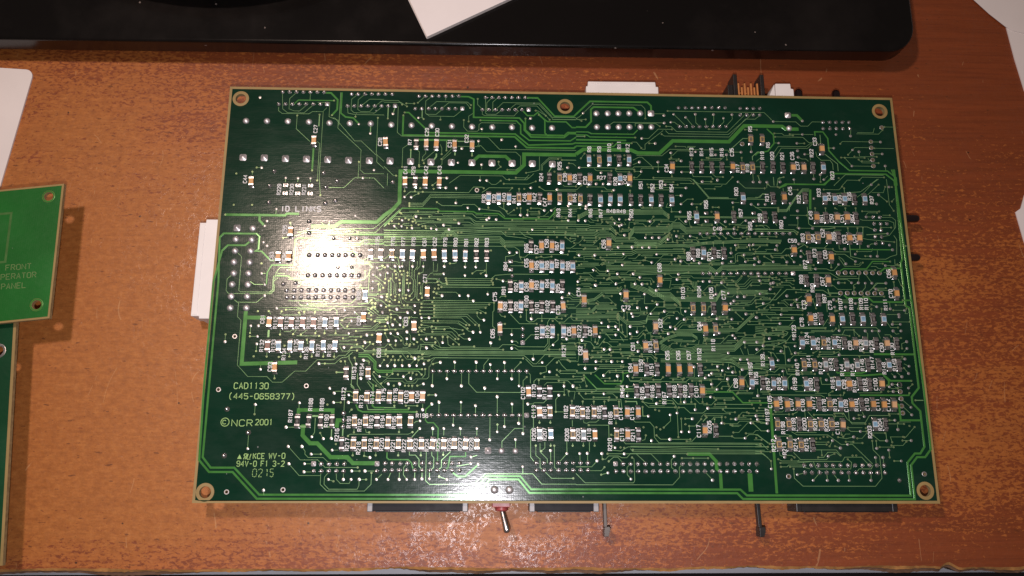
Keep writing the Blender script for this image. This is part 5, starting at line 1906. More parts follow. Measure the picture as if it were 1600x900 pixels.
0.21 3.56,1.46 6.11,1.93
0.21 40.25,4.53 43.91,5.25
0.21 61.9,15.77 61.9,13.92
0.21 67.07,15.83 67.07,13.98
0.21 60.05,12.74 60.05,14.59
0.21 65.21,9.49 64.53,11.41
0.21 70.31,9.55 69.68,11.47
0.21 49.14,1.9 47.28,1.9
0.26 61.48,9.09 61.48,12.07 62.61,12.77 78.76,12.77 80.47,14.59 83.39,14.59
0.26 58.56,8.83 61.23,8.83
0.26 39.8,26.65 74.99,26.65
0.26 39.78,26.27 75.04,26.27
0.26 54.2,19.86 56,18.25
0.26 56.77,19.89 58.47,18.28
0.26 59.47,19.92 61.39,18.31 63.87,18.31
0.26 49.13,19.8 49.95,18.41 52.41,18.41
0.26 64.42,19.98 66.34,21.63 70.43,22.15 74.42,22.15
0.26 23.59,30.02 23.59,36.42
0.26 27.33,30.07 27.76,29.36 35.64,29.36
0.26 48.26,28.92 48.26,30.25
0.26 61.85,29.1 61.85,30.52
0.26 54.22,30.32 56.49,30.32
0.26 47.98,23.51 49.76,23.3 53.6,23.3
0.26 55.44,24.08 55.44,23.14
0.26 53.66,16.6 53.66,14.98
0.26 57.38,16.64 57.38,15.02
0.26 42.69,16.47 51.19,16.47
0.26 58.74,22.71 55.72,25.02
0.3 69.61,21.91 84.12,21.91 85.44,20.93
0.3 69.56,21.21 84.06,21.21 85.04,20.22
0.34 94.56,22.44 96.83,22.44 99.37,22.88
0.26 86.91,7.06 94.96,7.06 96.27,6.47 97.62,6.47 99.63,8.8
0.26 88.11,5.48 96.17,5.48 99.13,3.53 106.78,3.53
0.34 99.84,6.28 101.28,7.21 109.83,7.21 112.38,10.09 118.94,10.09
0.52 122.71,7.53 116.61,7.53 114.65,5.98
0.26 89.83,30.89 89.83,24.26 91.01,23.34 111.71,23.34 114.33,22.21
0.77 90.89,29.95 91.57,37.84
0.26 78.8,29.79 81.99,29.79 85.57,34.64 88.6,38.04 91.15,38.04
0.26 78.77,29.37 81.96,29.37 85.54,34.21 88.57,37.61 90.94,37.61
0.26 78.74,28.94 81.92,28.94 85.5,33.78 88.53,37.17 91.01,37.17
0.26 70.2,30.39 78.86,30.39
0.26 99.7,36.27 110.6,37.14 117.6,42.31
0.21 109,34.96 111.96,36.92 115.06,40.1 117.6,42.31
0.21 113.24,35.98 117.84,40.14
0.21 117.4,36.04 120.34,33.44
0.21 121.09,42.36 121.09,32.25 122.47,29.79
0.21 121.67,39.23 122.83,39.23
0.21 122.19,33.46 123.25,34.67
0.21 109.28,26.4 110.38,25.94 119.99,25.94 121.96,25.14 121.96,22.78
0.21 116.92,27.2 121.5,27.2 122.75,26.09 122.43,23.25 119.81,20.17 117.02,19.67
0.21 111.8,27.28 114.4,27.28
0.21 109.43,18.88 111.44,18.53 121.35,17.61
0.34 111.17,20.3 119.2,20.86
0.34 110.09,23.1 109.71,19.35
0.26 111.4,15.87 112.63,16.81 114.37,16.81
0.34 104.25,14.62 120.34,14.62
0.34 104.43,16.49 104.43,11.85
0.34 108.29,16.53 108.12,14.9
0.26 97.89,14.32 99.19,13.64 104.12,13.64
0.26 98.65,12.71 102.24,12.71 104.36,11.16 106.05,10.02
0.26 99.91,11.8 101.18,10.89 102.36,9.06
0.26 104.43,11.85 108.4,10.97 117.44,10.97 119.37,12.01 121.71,12.73 122.36,18.56 121.41,20.19
0.21 99.87,11.34 101.82,8.14 107.21,8.14 108.72,9.59
0.21 83.55,32.23 82.85,29.13
0.21 85.82,26.57 85.82,24.69 85.51,22.8
0.21 86.13,13.87 87.33,12.12
0.21 102.45,14.7 100.43,14.7 100.43,16.21
0.21 114.4,12.1 114.63,14.28
0.21 111.91,12.07 109.87,12.07
0.21 77.28,15.8 77.28,13.86
0.21 70.22,9.5 69.78,11.47
0.21 75.46,9.56 72.24,11.5
0.21 80.48,9.52 79.18,11.34
0.21 83.17,9.55 81.26,12.06
0.21 90.94,7.01 88.92,7.01
0.21 98.97,1.85 101.21,1.85
0.21 103.77,1.9 102.23,3.11 97.3,3.11
0.21 106.28,1.92 106.95,5.44
0.21 111.29,1.83 109.37,5.01
0.21 116.45,1.88 112.84,1.88 111.32,0.02
0.21 74.87,1.7 77.29,1.27
0.21 116.23,32.43 114.3,32.88
0.26 85.45,16.5 87.25,16.5 88.51,15.37
0.26 96.28,16.39 94.79,14.98 89.35,14.98
0.26 84.37,14.4 87.21,16.06
0.26 81.28,38.18 81.28,36.98
0.43 79.92,38.4 82.33,39.88 96.82,39.88 99.77,42.06
0.26 104.51,38.5 104.51,36.82
0.26 101.19,30.08 100.31,30.55
0.26 96.65,30.5 96.65,29.07
0.26 104.21,30.6 104.21,29.17
0.26 108.11,30.65 108.11,29.22
0.26 92.76,30.45 92.76,29.02
0.26 104.37,22.8 104.37,21.15
0.26 108.01,22.84 107.85,21.2
0.26 70.48,34.44 72.31,34.44 73.33,35.91 74.7,35.91
0.26 96.77,9.46 96.77,7.62
0.26 77.04,24.58 77.86,23.41
0.26 119.43,2.37 119.43,0.09
0.26 2.63,-9.12 8.28,-9.12 9.84,-7.51 17.2,-7.51
0.26 2.63,-9.59 8.27,-9.59 9.83,-7.98 17.15,-7.98
0.26 2.62,-10.06 8.26,-10.06 9.82,-8.45 17.39,-8.45
0.26 2.6,-10.89 17.45,-10.89
0.26 2.6,-11.37 17.68,-11.37
0.26 2.59,-11.86 17.38,-11.86
0.26 17.81,-10.76 20.78,-13.16 25.13,-13.16 27.75,-12.66 28.24,-11.33 32.45,-11.33
0.26 17.79,-11.29 20.76,-13.69 25.12,-13.69 27.73,-13.19 28.22,-11.86 32.44,-11.86
0.26 17.78,-11.82 20.74,-14.21 25.1,-14.21 27.71,-13.72 28.2,-12.39 32.68,-12.39
0.26 18.04,-10.31 18.04,-16.69 20.17,-18.64
0.26 20.75,-14.04 20.75,-18.86
0.26 6.68,-13.05 10.58,-13.05 11.78,-13.67
0.26 10.32,-15 16.82,-15
0.26 11.13,-17.4 13.07,-17.4 14.95,-19.77 21,-19.77
0.26 16.73,-18.01 12.84,-18.01
0.26 18.23,-18.44 19.47,-20.39
0.26 2.43,-21.16 5.03,-20.28 7.6,-20.69 8.86,-22.42 10.36,-22.42 12.81,-19.35
0.26 14.02,-22.38 26.11,-22.38
0.26 10.1,-24.44 12.25,-24.44 14.88,-22.37
0.26 14.83,-24.41 23.86,-24.41 24.53,-23.82
0.26 12.34,-20.66 13.63,-20.86 15.31,-22.37
0.26 7.7,-26.31 20.79,-26.31
0.26 18.88,-25.59 22.76,-25.13
0.26 3.15,-28.78 19.42,-28.78
0.26 18.97,-29.46 21.55,-29.46
0.26 9.33,-30.03 18.75,-30.03
0.26 2.25,-31.48 8.65,-31.48 10.4,-30.02
0.26 12.04,-32.49 13.8,-30.77 16.37,-30.77 21.93,-30.77
0.26 16.95,-32.67 16.95,-34.37 15.83,-34.37
0.26 12.42,-34.49 17.97,-34.49
0.26 20.59,-32.65 21.17,-34.35 24.38,-34.35 25.25,-33.9
0.26 2.21,-33.82 4.34,-33.82
0.34 5.01,-32.53 9.38,-37.17 21.71,-37.17
0.34 8.85,-32.29 12.18,-35.46 17.94,-35.46 18.84,-33.94 18.84,-31.81 21.05,-31.37
0.26 21.38,-34.56 41.06,-34.56 42.19,-33.59 52.72,-33.59
0.26 29.52,-33.96 32.09,-33.96 32.99,-33.01
0.26 38.78,-32.97 39.41,-33.4 40.47,-33.4
0.26 32.64,-20.95 36.87,-23.09 43.83,-22.39 45.61,-21.51 59.11,-21.51 62.31,-18.76 70.06,-18.76
0.26 32.61,-21.47 36.85,-23.61 43.81,-22.91 45.59,-22.03 59.07,-22.03 62.28,-19.29 69.73,-19.29
0.26 32.59,-21.99 36.82,-24.13 43.78,-23.43 45.56,-22.55 59.04,-22.55 62.24,-19.81 69.98,-19.81
0.26 32.57,-22.51 36.8,-24.65 43.75,-23.95 45.53,-23.07 59.01,-23.07 62.21,-20.34 69.71,-20.34
0.26 32.55,-23.03 36.78,-25.17 43.73,-24.47 45.5,-23.59 58.97,-23.59 62.18,-20.86 69.42,-20.86
0.26 34.64,-24.62 53.69,-24.62 57.97,-25.33 70.97,-25.33
0.26 34.62,-25.11 53.66,-25.11 57.94,-25.82 71.05,-25.82
0.26 34.6,-25.59 53.63,-25.59 57.91,-26.3 70.84,-26.3
0.26 34.58,-26.08 53.6,-26.08 57.88,-26.79 70.87,-26.79
0.26 32.4,-26.58 40.17,-26.58 47.96,-26.58 57.91,-26.58 60.37,-28.47 70.98,-28.47
0.26 32.38,-27.09 40.14,-27.09 47.93,-27.09 57.87,-27.09 60.34,-28.98 70.72,-28.98
0.26 32.36,-27.61 40.12,-27.61 47.9,-27.61 57.84,-27.61 60.31,-29.5 70.9,-29.5
0.26 38.06,-16.1 60.34,-15.49 67,-9.59
0.26 38.04,-16.57 60.31,-15.96 67.03,-10.06
0.26 38.01,-17.03 60.28,-16.42 67.09,-10.54
0.26 32.22,-20.51 34.9,-18.75 38.87,-17.41 44.11,-17.41 45.87,-18.67
0.26 32.2,-20.9 34.88,-19.14 38.85,-17.8 44.09,-17.8 45.98,-19.06
0.26 32.19,-21.3 34.86,-19.53 38.83,-18.2 44.07,-18.2 45.95,-19.45
0.26 47.08,-30.57 52.89,-30.57
0.26 48.77,-27.12 57.39,-27.8 59.07,-28.56
0.26 50.65,-28.4 54.54,-28.4
0.26 60.94,-29.75 68.08,-29.75
0.26 22.55,1.11 28.63,-1.09 30.77,-2.41 36.92,-2.41 40.2,-5.68
0.26 22.53,0.6 28.61,-1.59 30.75,-2.92 36.9,-2.92 40.17,-6.18
0.26 22.52,0.09 28.59,-2.1 30.73,-3.42 36.88,-3.42 40.33,-6.68
0.26 22.5,-0.41 28.57,-2.6 30.71,-3.92 36.85,-3.92 40.34,-7.18
0.26 29.1,-0.18 35.09,-4.16 40.8,-4.16 53.58,-4.16 55.51,-1.28 72.59,-1.28
0.26 29.09,-0.63 35.07,-4.61 40.77,-4.61 53.55,-4.61 55.48,-1.73 72.43,-1.73
0.26 29.07,-1.08 35.05,-5.06 40.75,-5.06 53.53,-5.06 55.45,-2.18 72.72,-2.18
0.26 29.05,-1.53 35.04,-5.5 40.73,-5.5 53.5,-5.5 55.43,-2.63 72.53,-2.63
0.26 45.07,1.78 45.07,-0.03 46.97,-2.03
0.26 45.62,1.78 45.62,-0.02 47.71,-2.03
0.26 46.17,1.79 46.17,-0.02 48.3,-2.02
0.26 46.72,1.79 46.72,-0.01 48.79,-2.02
0.26 2.77,-1.33 11.52,-1.33 18.08,-1.33 19.19,-0.28
0.26 2.76,-1.87 11.5,-1.87 18.06,-1.87 19.5,-0.81
0.26 2.75,-2.4 11.49,-2.4 18.05,-2.4 19.32,-1.35
0.26 6.62,-5.31 9.25,-4.84 12.21,-2.58
0.26 6.61,-5.71 9.24,-5.25 12.61,-2.98
0.26 6.6,-6.11 9.23,-5.65 12.56,-3.39
0.21 24.87,-8.04 25.05,-9.15
0.21 28.15,-8.01 28.15,-10.01
0.21 32.05,-6.73 30.21,-5.55
0.21 34.57,-9.29 39.25,-9.29 40.07,-10.35
0.26 28.25,-11.11 31.44,-7.76 40.2,-7.76 40.51,-10.35 41.36,-10.78
0.26 33.88,-11.95 35.68,-10.83 37.85,-10.83
0.21 24.43,-16.86 24.43,-15.11
0.21 22.02,-14.91 26.8,-14.91
0.21 9.47,-27.59 11.23,-27.59
0.21 15.04,-27.55 13.03,-27.55
0.21 18.82,-27.53 16.97,-27.53
0.21 5.57,-30.05 5.57,-28.47
0.21 49.48,-32.18 47.84,-32.18
0.21 50.16,-35.38 50.16,-33.76
0.21 55.95,-33.51 55.95,-35.43
0.21 56.54,-29.65 56.54,-28.15
0.21 61.02,-26.52 57.51,-25.76
0.21 62.87,-20.29 62.87,-22.25
0.21 58.81,-11.97 53.99,-11.97 53.19,-10.68
0.21 64.08,-10.06 65.98,-10.06
0.21 58.87,-6.18 60.71,-6.39
0.21 61.41,-3.7 61.41,-1.9
0.21 63.89,-3.67 62.54,-1.89
0.21 26.85,0.7 28.7,0.7
0.26 57.47,-8.87 72.14,-8.87
0.26 60.29,-9.51 62.77,-11.93
0.26 5.64,-21.79 5.64,-23.09
0.26 27.12,-17.93 27.12,-19.46
0.26 27.67,-26.39 27.67,-27.68
0.26 30.9,-26.37 30.9,-27.66
0.26 9.27,-19.37 9.27,-20.68
0.26 20.54,-0.04 20.54,-1.16
0.26 46.45,-34.21 46.45,-35.27
0.26 60.43,-30.92 60.43,-32.42
0.26 67.75,-4.76 75.28,-4.76 79.57,-0.83 84.91,-0.83
0.26 67.99,-1.39 72.34,-2.47 75,-2.47
0.26 68,-7.44 72.98,-5.83 77.58,-0.62
0.26 73.07,-7.62 82.13,-7.62
0.26 73,-8.51 84.73,-8.51
0.26 69.79,-10.19 84.57,-10.19
0.26 73.24,-11.18 80.51,-11.18
0.26 68.11,-12.24 72.95,-12.24
0.26 72.94,-12.29 77.77,-12.29 81.71,-12.29
0.26 68.68,-13.43 76.15,-13.43
0.26 67.05,-14.77 93.02,-14.77
0.26 73.16,-15.16 82.84,-15.16 92.52,-15.16
0.26 73.32,-16.05 77.51,-16.05 78.75,-16.66 78.25,-17.55 76.64,-18.44
0.26 67.02,-15.21 70.95,-15.62
0.26 66.98,-15.83 70.48,-16.24
0.26 66.94,-16.45 70.93,-16.86
0.26 66.88,-17.19 78.5,-17.19
0.26 66.67,-20.26 69.73,-20.26 74.13,-19.77 78.07,-19.77 80,-17.53
0.26 66.37,-24.62 70.29,-21.55 74,-21.55 78.07,-19.74
0.26 85.34,-1 92.89,-1 95.42,-2.71
0.52 94.74,-0.46 95.04,-2.04 98.83,-2.04
0.52 100.55,-2.66 101.56,-3.78 109.57,-3.78 111,-5.18 121.73,-5.18 122.24,-4.49 125.15,-4.49
0.21 117.06,-7.69 117.06,-5.44
0.6 109.21,-24.33 123.74,-24.33
0.21 83.04,-4.53 84.92,-3.26
0.21 80.89,-6.53 82.81,-4.62
0.21 96.7,-7.19 96.7,-8.76
0.21 100.7,-7.16 100.7,-8.95
0.21 112.15,-6.97 110.23,-6.18
0.21 97.52,-15.86 97.52,-13.87
0.21 107,-15.92 107.79,-16.88 107.6,-18.65
0.21 109.57,-15.9 111.42,-15.9 112.24,-18.61
0.21 117.19,-15.84 118.16,-17.03 119.29,-16.8
0.21 117.23,-13.4 120.12,-13.4
0.21 115.13,-12.39 116.44,-14.6 119.09,-14.6
0.21 121.7,-19.73 119.75,-20.54 119.75,-22.21
0.21 121.55,-22.19 120.31,-23.38
0.21 120.36,-26 118.69,-26
0.21 121.56,-28.6 119.81,-27.75
0.21 121.08,-31.2 119.64,-29.26
0.21 118.54,-32.38 116.84,-30.8
0.21 116.01,-32.4 114.82,-31.24
0.21 80.91,-24.09 83.22,-23.64
0.21 78.39,-26.71 80.27,-24.96 87.28,-24.96
0.21 75.81,-23.47 76.9,-23.47
0.21 74.47,-26.74 72.93,-24.14 71,-23.72
0.21 77.06,-21.5 77.06,-28.45
0.21 75.91,-30.61 75.91,-33.19
0.21 114.74,-35.11 117.22,-35.11
0.21 120.49,-36.37 122.03,-35.07
0.26 66.14,-27.87 75.21,-28.46 82.19,-28.46
0.26 66,-29.81 68.17,-29.81 72.84,-31.06 74.69,-29.54 76.86,-29.54 77.34,-31.68 82.33,-31.68
0.43 95.02,-30.71 95.42,-31.14 104.14,-31.14 105.93,-30.64
0.52 96.21,-32 103.62,-32 105.14,-32 111.74,-31.47 113.66,-33.83 113.5,-35.33 112.82,-35.55
0.52 111.93,-31.69 114.32,-33.83 121.76,-33.83
0.26 89.15,-33.11 89.39,-35.25 92.86,-35.25
0.26 77.35,-37.02 77.35,-33.18 78.85,-31.88 80.58,-31.88
0.26 89.47,-24.68 90.8,-24.46 94.3,-24.46 96.57,-23.55 97.32,-24.85 107.85,-24.85
0.26 91.61,-22.71 97.07,-22.71
0.26 98.47,-17.4 99.53,-15.62 102.64,-15.62 104.61,-17.79
0.26 98.52,-14.66 111.12,-14.66 112.3,-15.97
0.26 113.93,-17.28 115.92,-17.28 116.29,-17.92
0.26 94.95,-17.42 98.94,-17.42 101.08,-17.82
0.26 94.47,-5.87 93.76,-6.32 93.76,-9.01
0.26 99.6,-5.6 105.84,-5.6 105.17,-7.79
0.26 93.71,-11.68 91.71,-14.36
0.21 102.84,-15.6 102.84,-17.8
0.21 110.07,-7.75 109.95,-8.87
0.21 113.85,-7.72 113.68,-9.28
0.21 119.77,-18.43 118.65,-18.57
0.21 87.34,-24.04 89.16,-23.16
0.21 72.06,-24.15 72.06,-25.45
0.26 104.35,-2.63 104.35,1 106.61,2.15
0.26 106.99,-1.7 108.65,0.13 108.81,1.72
0.26 109.49,-1.68 113.3,1.76 116.46,1.76
1.12 -93.63,-46.29 -93.63,-45.06 -81.94,-45.06 -81.94,-46.24
1.29 -91.75,-49.98 -91.75,-53.65 -89.11,-56.28 -86.66,-56.28 -81.9,-60.89 -76.19,-60.89 -74.25,-62.88 -66.7,-62.88
1.12 -88.84,-47.1 -86.78,-47.1
1.29 -92.94,-50.68 -90.47,-50.68
1.29 -80.38,-50.96 -80.1,-48.5 -78.66,-48.5
0.77 -78.18,-51.36 -78.18,-53.81
0.6 -82,-51.58 -82,-54.63
0.34 -87.77,-47.71 -87.77,-52.62 -88.63,-54.13
0.6 -85.13,-50.77 -82.66,-50.77
0.21 -84.7,-54.72 -85.83,-52.81
0.3 -97.56,-50.9 -94.57,-50.9
0.3 -93.57,-42.58 -93.57,-44.85
0.26 -108.54,-43.27 -108.54,-46.56
0.26 -110.01,-53.51 -110.01,-58.16
0.26 -96.39,-57.39 -92.03,-61.84 -86.13,-61.84 -83.55,-64.3 -72.56,-64.3
0.26 -91.78,-57.38 -90.58,-58.91 -90.58,-59.91 -89.44,-61.03 -84.34,-61.03 -82.42,-62.7
0.26 -88.49,-59.91 -85.22,-59.91
0.26 -95.81,-63.13 -92.11,-66.99 -85.02,-66.99
0.26 -90.53,-63.12 -88.09,-63.12
0.26 -90.57,-65.8 -87.54,-65.8
0.26 -84.87,-66.1 -84.87,-69.87 -82.51,-72.04 -69.97,-72.04 -67.83,-69.85 -67.83,-66.07
0.26 -82.43,-66.1 -83.57,-67.49 -83.57,-69.87 -81.94,-71.45 -72.43,-71.45 -71.88,-70.25 -71.88,-68.27 -69.53,-68.27
0.26 -79.72,-65.89 -79.48,-68.28 -78.19,-69.55 -75.15,-69.55 -74.61,-68.27
0.26 -77.23,-66.09 -77.23,-68.28
0.26 -82.23,-68.28 -80.46,-68.88
0.26 -74.54,-65.48 -71.89,-65.48
0.26 -70.06,-65.47 -66.39,-65.47
0.26 -66.07,-68.26 -64.31,-66.46
0.26 -78.14,-38.13 -78.14,-45.61
0.26 -81.83,-39.2 -81.24,-38.57 -76.25,-38.57 -75.17,-39.37
0.26 -76.81,-39.8 -75.33,-40.41
0.26 -81.87,-42.4 -79.38,-42.4
0.26 -76.77,-42.38 -75.23,-42.38
0.43 -74.16,-43.11 -73.25,-44.97 -71.77,-45.58 -64.39,-45.58
0.43 -70.43,-43.09 -69.94,-44.83 -64.42,-44.83
0.43 -68.44,-35.99 -68.44,-43.5 -67.68,-44.12 -64.44,-44.12
0.43 -76.37,-36.03 -75.06,-37.28
0.26 -76.31,-45.81 -76.12,-45.39 -75.53,-44.85
0.34 -74.38,-51.55 -74.38,-52.57
0.26 -70.47,-51.54 -70.22,-52.56 -69.18,-52.56
0.26 -76.33,-53.8 -75.75,-53.19 -64.09,-53.19
0.26 -74.43,-59.26 -74.43,-60.27
0.26 -70.55,-59.05 -70.55,-60.46 -68.62,-60.98
0.26 -66.65,-59.24 -66.65,-60.25
0.21 -81.5,-58.56 -79.38,-58.56
0.3 -103.68,-71.87 -103.37,-73.44
0.43 -64.44,-44.1 -60.7,-44.1 -60.93,-43.46
0.43 -64.42,-44.8 -56.1,-44.8 -55.91,-44.27
0.47 -64.39,-45.55 -53.17,-45.55
0.26 -51.16,-42.79 -51.16,-44.75
0.26 -56.98,-43.44 -53.02,-43.44
0.26 -49.16,-39.66 -46.73,-39.66
0.34 -48.03,-42.78 -50.07,-44.66 -50.07,-48.38 -49.33,-49.2 -47.25,-49.2 -45.63,-51.03 -45.63,-62.01
0.26 -51.92,-48.59 -53.28,-48.8 -54.09,-49.42
0.43 -51.97,-51.18 -54.57,-54.13
0.21 -54.41,-52.42 -55.84,-53.12 -64.09,-53.12
0.21 -59,-51.29 -59,-52.43
0.3 -47.49,-51.16 -47.49,-53.5
0.3 -43.68,-51.15 -43.68,-53.48
0.3 -37.99,-51.13 -37.99,-53.46
0.3 -32.33,-51.11 -32.33,-53.44
0.34 -62.83,-59.23 -62.83,-61.05 -62.13,-61.65 -55.57,-61.65 -54.51,-62.64 -53.84,-64.64
0.34 -55.24,-59.01 -55.24,-60.14 -53.15,-60.14 -51.88,-61.62 -51.88,-63.83 -50.75,-65.04
0.34 -47.63,-58.99 -47.63,-60.2 -46.88,-61.01 -46.88,-64.23 -48.09,-65.23
0.39 -41.24,-58.97 -44.27,-61.81 -44.27,-64.22 -45.63,-65.22
0.39 -36.08,-59.16 -36.08,-60.57 -41.41,-60.57 -41.96,-64.21 -42.97,-65.02
0.39 -32.14,-60.16 -34.2,-60.77
0.26 -49.48,-58.99 -49.48,-68.63 -48.17,-69.82 -33.26,-69.82 -29.19,-66.27 -13.13,-66.27 -10.06,-69.68 1.61,-69.68
0.26 -59.01,-59.22 -59.01,-60.23
0.26 -51.33,-59 -51.33,-60.21
0.26 -43.71,-58.98 -43.71,-59.99
0.26 -16.39,-41.17 -16.39,-52.77
0.26 -16.41,-51.05 -19.33,-51.05 -23.69,-55.46 -23.69,-57.7
0.26 -18.99,-54.83 -18.99,-57.69
0.26 -27.85,-54.94 -27.85,-46.63
0.26 -25.29,-52.19 -25.29,-49.72
0.26 -22.8,-50.41 -22.8,-46.61
0.26 -17.87,-49.28 -17.87,-46.8
0.26 -40.5,-49.99 -40.5,-46.89
0.26 -45.54,-42.14 -45.54,-46.29
0.26 -37.93,-42.11 -37.93,-46.26
0.26 -32.89,-43.33 -32.89,-46.24
0.26 -25.36,-40.17 -25.36,-46.21
0.26 -20.18,-42.65 -20.18,-46.19
0.26 -14.71,-42.62 -12.82,-42.62 -12.61,-42.2 -9.24,-42.2 -7.96,-40.92
0.3 -12.82,-42.82 -12.82,-50.71 -13.82,-51.53 -13.82,-60.72 -12.7,-62.13
0.26 -10.75,-48.22 -10.75,-49.05
0.26 -6.97,-48.2 -6.97,-49.03
0.26 -6.03,-38.26 -2.01,-38.26 -2.01,-39.42
0.26 -1.99,-36.26 -1.99,-38.16
0.26 -3.85,-39.51 -5.01,-41.11 -5.01,-45.29 -1.69,-45.29
0.26 1.2,-36.24 2.16,-37.29
0.26 0.61,-41.5 0.61,-42.76
0.26 0.67,-48.17 0.67,-50.24
0.26 -1.34,-59.47 -1.34,-55.18
0.26 -1.34,-59.47 -3.79,-62.11
0.26 0.67,-56 0.67,-56.81
0.26 -12.05,-56.85 -12.05,-60.11 -10.62,-61.32 -10.62,-64.15 -9.41,-65.15
0.26 -10.59,-56.03 -10.59,-58.88 -8.13,-61.31 -8.13,-62.73
0.26 -8.92,-55.62 -8.92,-57.66 -10.19,-58.68
0.26 -6.92,-56.02 -6.92,-56.84
0.26 -6.95,-58.47 -6.95,-62.12
0.26 -5.68,-56.83 -5.68,-64.14 -4.44,-65.14
0.26 -8.79,-65.75 -6.75,-67.75 0.69,-67.75
0.26 -16.51,-63.96 -16.51,-66.37
0.26 -34.25,-62.99 -39.09,-63.81
0.52 -31.69,-63.19 -36.16,-67.21 -38.62,-67.21 -40.28,-66.01
0.3 -62.21,-68.25 -61.35,-66.06
0.3 -58.42,-68.24 -58.42,-65.65
0.3 -55.89,-68.24 -57.04,-66.65 -57.04,-64.25 -56.06,-63.04
0.3 -53.2,-68.23 -53.2,-65.64
0.3 -50.75,-68.03 -50.75,-65.64
0.3 -48.22,-68.03 -48.22,-65.63
0.26 -44.97,-67.22 -42.29,-68.22
0.26 2.15,-37.59 22.37,-37.59
0.26 2.14,-38.13 22.47,-38.13
0.26 7.92,-35.57 9.38,-37.17 22.57,-37.17
0.26 3.19,-38.89 4.85,-40.85 17.77,-40.85 18.1,-43.93
0.26 5.52,-38.96 11.97,-38.96 15.07,-38.96 16.39,-40.25
0.26 7.65,-38.32 8.5,-38.32 9.36,-37.76
0.26 8.25,-40.21 13.76,-40.21
0.21 20.25,-36.35 22.17,-36.35
0.21 20.23,-39.6 20.23,-38.04
0.26 4.41,-41.7 4.41,-42.74
0.26 8.3,-41.68 8.3,-42.72
0.26 12.03,-41.66 12.03,-42.71
0.43 17.11,-41.63 17.11,-43.94
0.52 19.53,-41.62 23.27,-41.62 23.45,-42.65
0.43 25.33,-43.48 25.33,-46.62 27.32,-46.62
0.26 25.39,-41.6 27.44,-43.56 36.79,-43.56
0.26 25.81,-41.8 27.5,-42.22 30.39,-42.22 36.21,-42.22
0.26 31.84,-40.09 32.65,-40.93 36.04,-41.33 37.43,-43.64 37.43,-45.52 37.43,-53.82
0.3 35.88,-40.28 37.7,-42.38 43.88,-42.38 43.88,-44.32
0.26 38.06,-43.63 39.98,-43.63 42.01,-45.5 46.48,-45.5 48.36,-43.8 64.51,-43.8
0.26 50.92,-42.44 63.95,-42.44
0.39 47.52,-38.11 57.38,-38.11 60.79,-41.85 69.7,-41.85
0.3 55.47,-37.86 57.78,-35.29
0.26 63.19,-41.2 66.84,-41.2
0.21 46.55,-40.23 46.55,-41.7
0.21 38.86,-40.27 38.86,-41.74
0.21 42.58,-40.25 42.58,-41.72
0.21 49.57,-39.88 47.43,-39.88
0.21 66.32,-39.37 66.32,-36.95
0.26 34.97,-46.16 34.97,-48.24 32.46,-50.54
0.26 21.58,-47.67 22.6,-48.71 27.67,-48.71 29.08,-50.34 29.08,-53.85 30.55,-55.78 66.42,-55.78 68.51,-58.05
0.26 16.97,-53.48 18.99,-56.14 65.95,-56.14
0.26 20.64,-56.96 68.57,-56.96
0.26 13.7,-58.2 17.24,-58.6 19.8,-57.17 51.08,-57.81
0.26 21.44,-58.18 22.69,-58.18 67.34,-58.18
0.26 20.61,-57.78 21.42,-58.8 66.02,-58.8
0.26 12.62,-59.51 18.47,-59.51 27.67,-59.51 30.28,-62.23
0.26 22.64,-59.61 25.48,-62.24
0.26 12.97,-62.07 14.67,-60.65 16.13,-60.65 17.55,-62.26
0.26 10.9,-61.35 11.95,-61.35 13.02,-60.24 16.35,-60.24 17.59,-60.84 19.26,-60.84 20.56,-59.41 66.39,-59.41 68.32,-60.71
0.26 10.74,-59.44 10.74,-61.27
0.26 3.11,-59.46 3.11,-62.3
0.26 5.74,-59.37 5.74,-62.29
0.26 6.35,-49.81 13.29,-49.81 13.29,-56.37
0.26 4.58,-48.16 4.69,-48.99 5.74,-49.19 6.59,-48.77 8.9,-48.77 9.97,-47.93
0.26 4.35,-55.78 4.35,-56.8
0.26 8.24,-55.77 8.24,-56.79
0.26 6.44,-55.57 6.44,-58.84
0.26 15.87,-48.11 15.87,-49.15
0.21 15.39,-57.46 14.37,-56.57
0.21 14.05,-53.08 14.88,-53.28
0.21 26.11,-53.24 25.76,-54.69 24.69,-55.02
0.21 28.06,-55.01 28.06,-56.12
0.26 29.81,-53.23 31.23,-54.54 34.52,-54.54 41.56,-54.54
0.26 40.26,-55.17 42.16,-55.17 43.94,-53.39
0.26 38.73,-51.96 38.73,-47.48
0.26 40.13,-47.47 42.68,-47.47
0.26 41.39,-51.95 41.39,-50 43.48,-50 45.73,-47.57
0.43 46.32,-48.41 47.68,-46.94
0.26 50.41,-47.56 50.41,-48.81
0.26 49.32,-47.98 50.23,-46.93 53,-46.93 53,-48.88
0.26 56.15,-47.53 58.06,-47.53 63.18,-47.53
0.26 51.55,-53.45 56.21,-53.45 57.02,-54.05 60.83,-54.05 62.19,-52.83 65.16,-52.83 68.68,-55.78
0.26 60.7,-46.38 65.19,-46.38 67.75,-46.38
0.26 63.94,-48.96 66.52,-51.57 68.99,-51.57
0.26 65.9,-48.33 66.71,-48.95 69.18,-48.95
1.03 40.25,-59.56 48.03,-59.56 50.21,-61.98 50.21,-64.42 51.26,-65.43
1.03 51.43,-66.04 51.43,-71.07
1.55 61.63,-66.02 61.63,-72.06
0.26 38.3,-60.91 42.2,-60.91 47.4,-60.91
0.26 21.06,-60.75 21.75,-61.24 21.75,-68.51 21.27,-69.23 4.71,-69.23 1.67,-66.13
0.26 1.6,-69.86 34.74,-69.86 37.24,-67.27 37.24,-64.04 38.41,-63.03
0.26 20.02,-63.27 19.24,-64.08 19.24,-66.5 20.49,-67.99
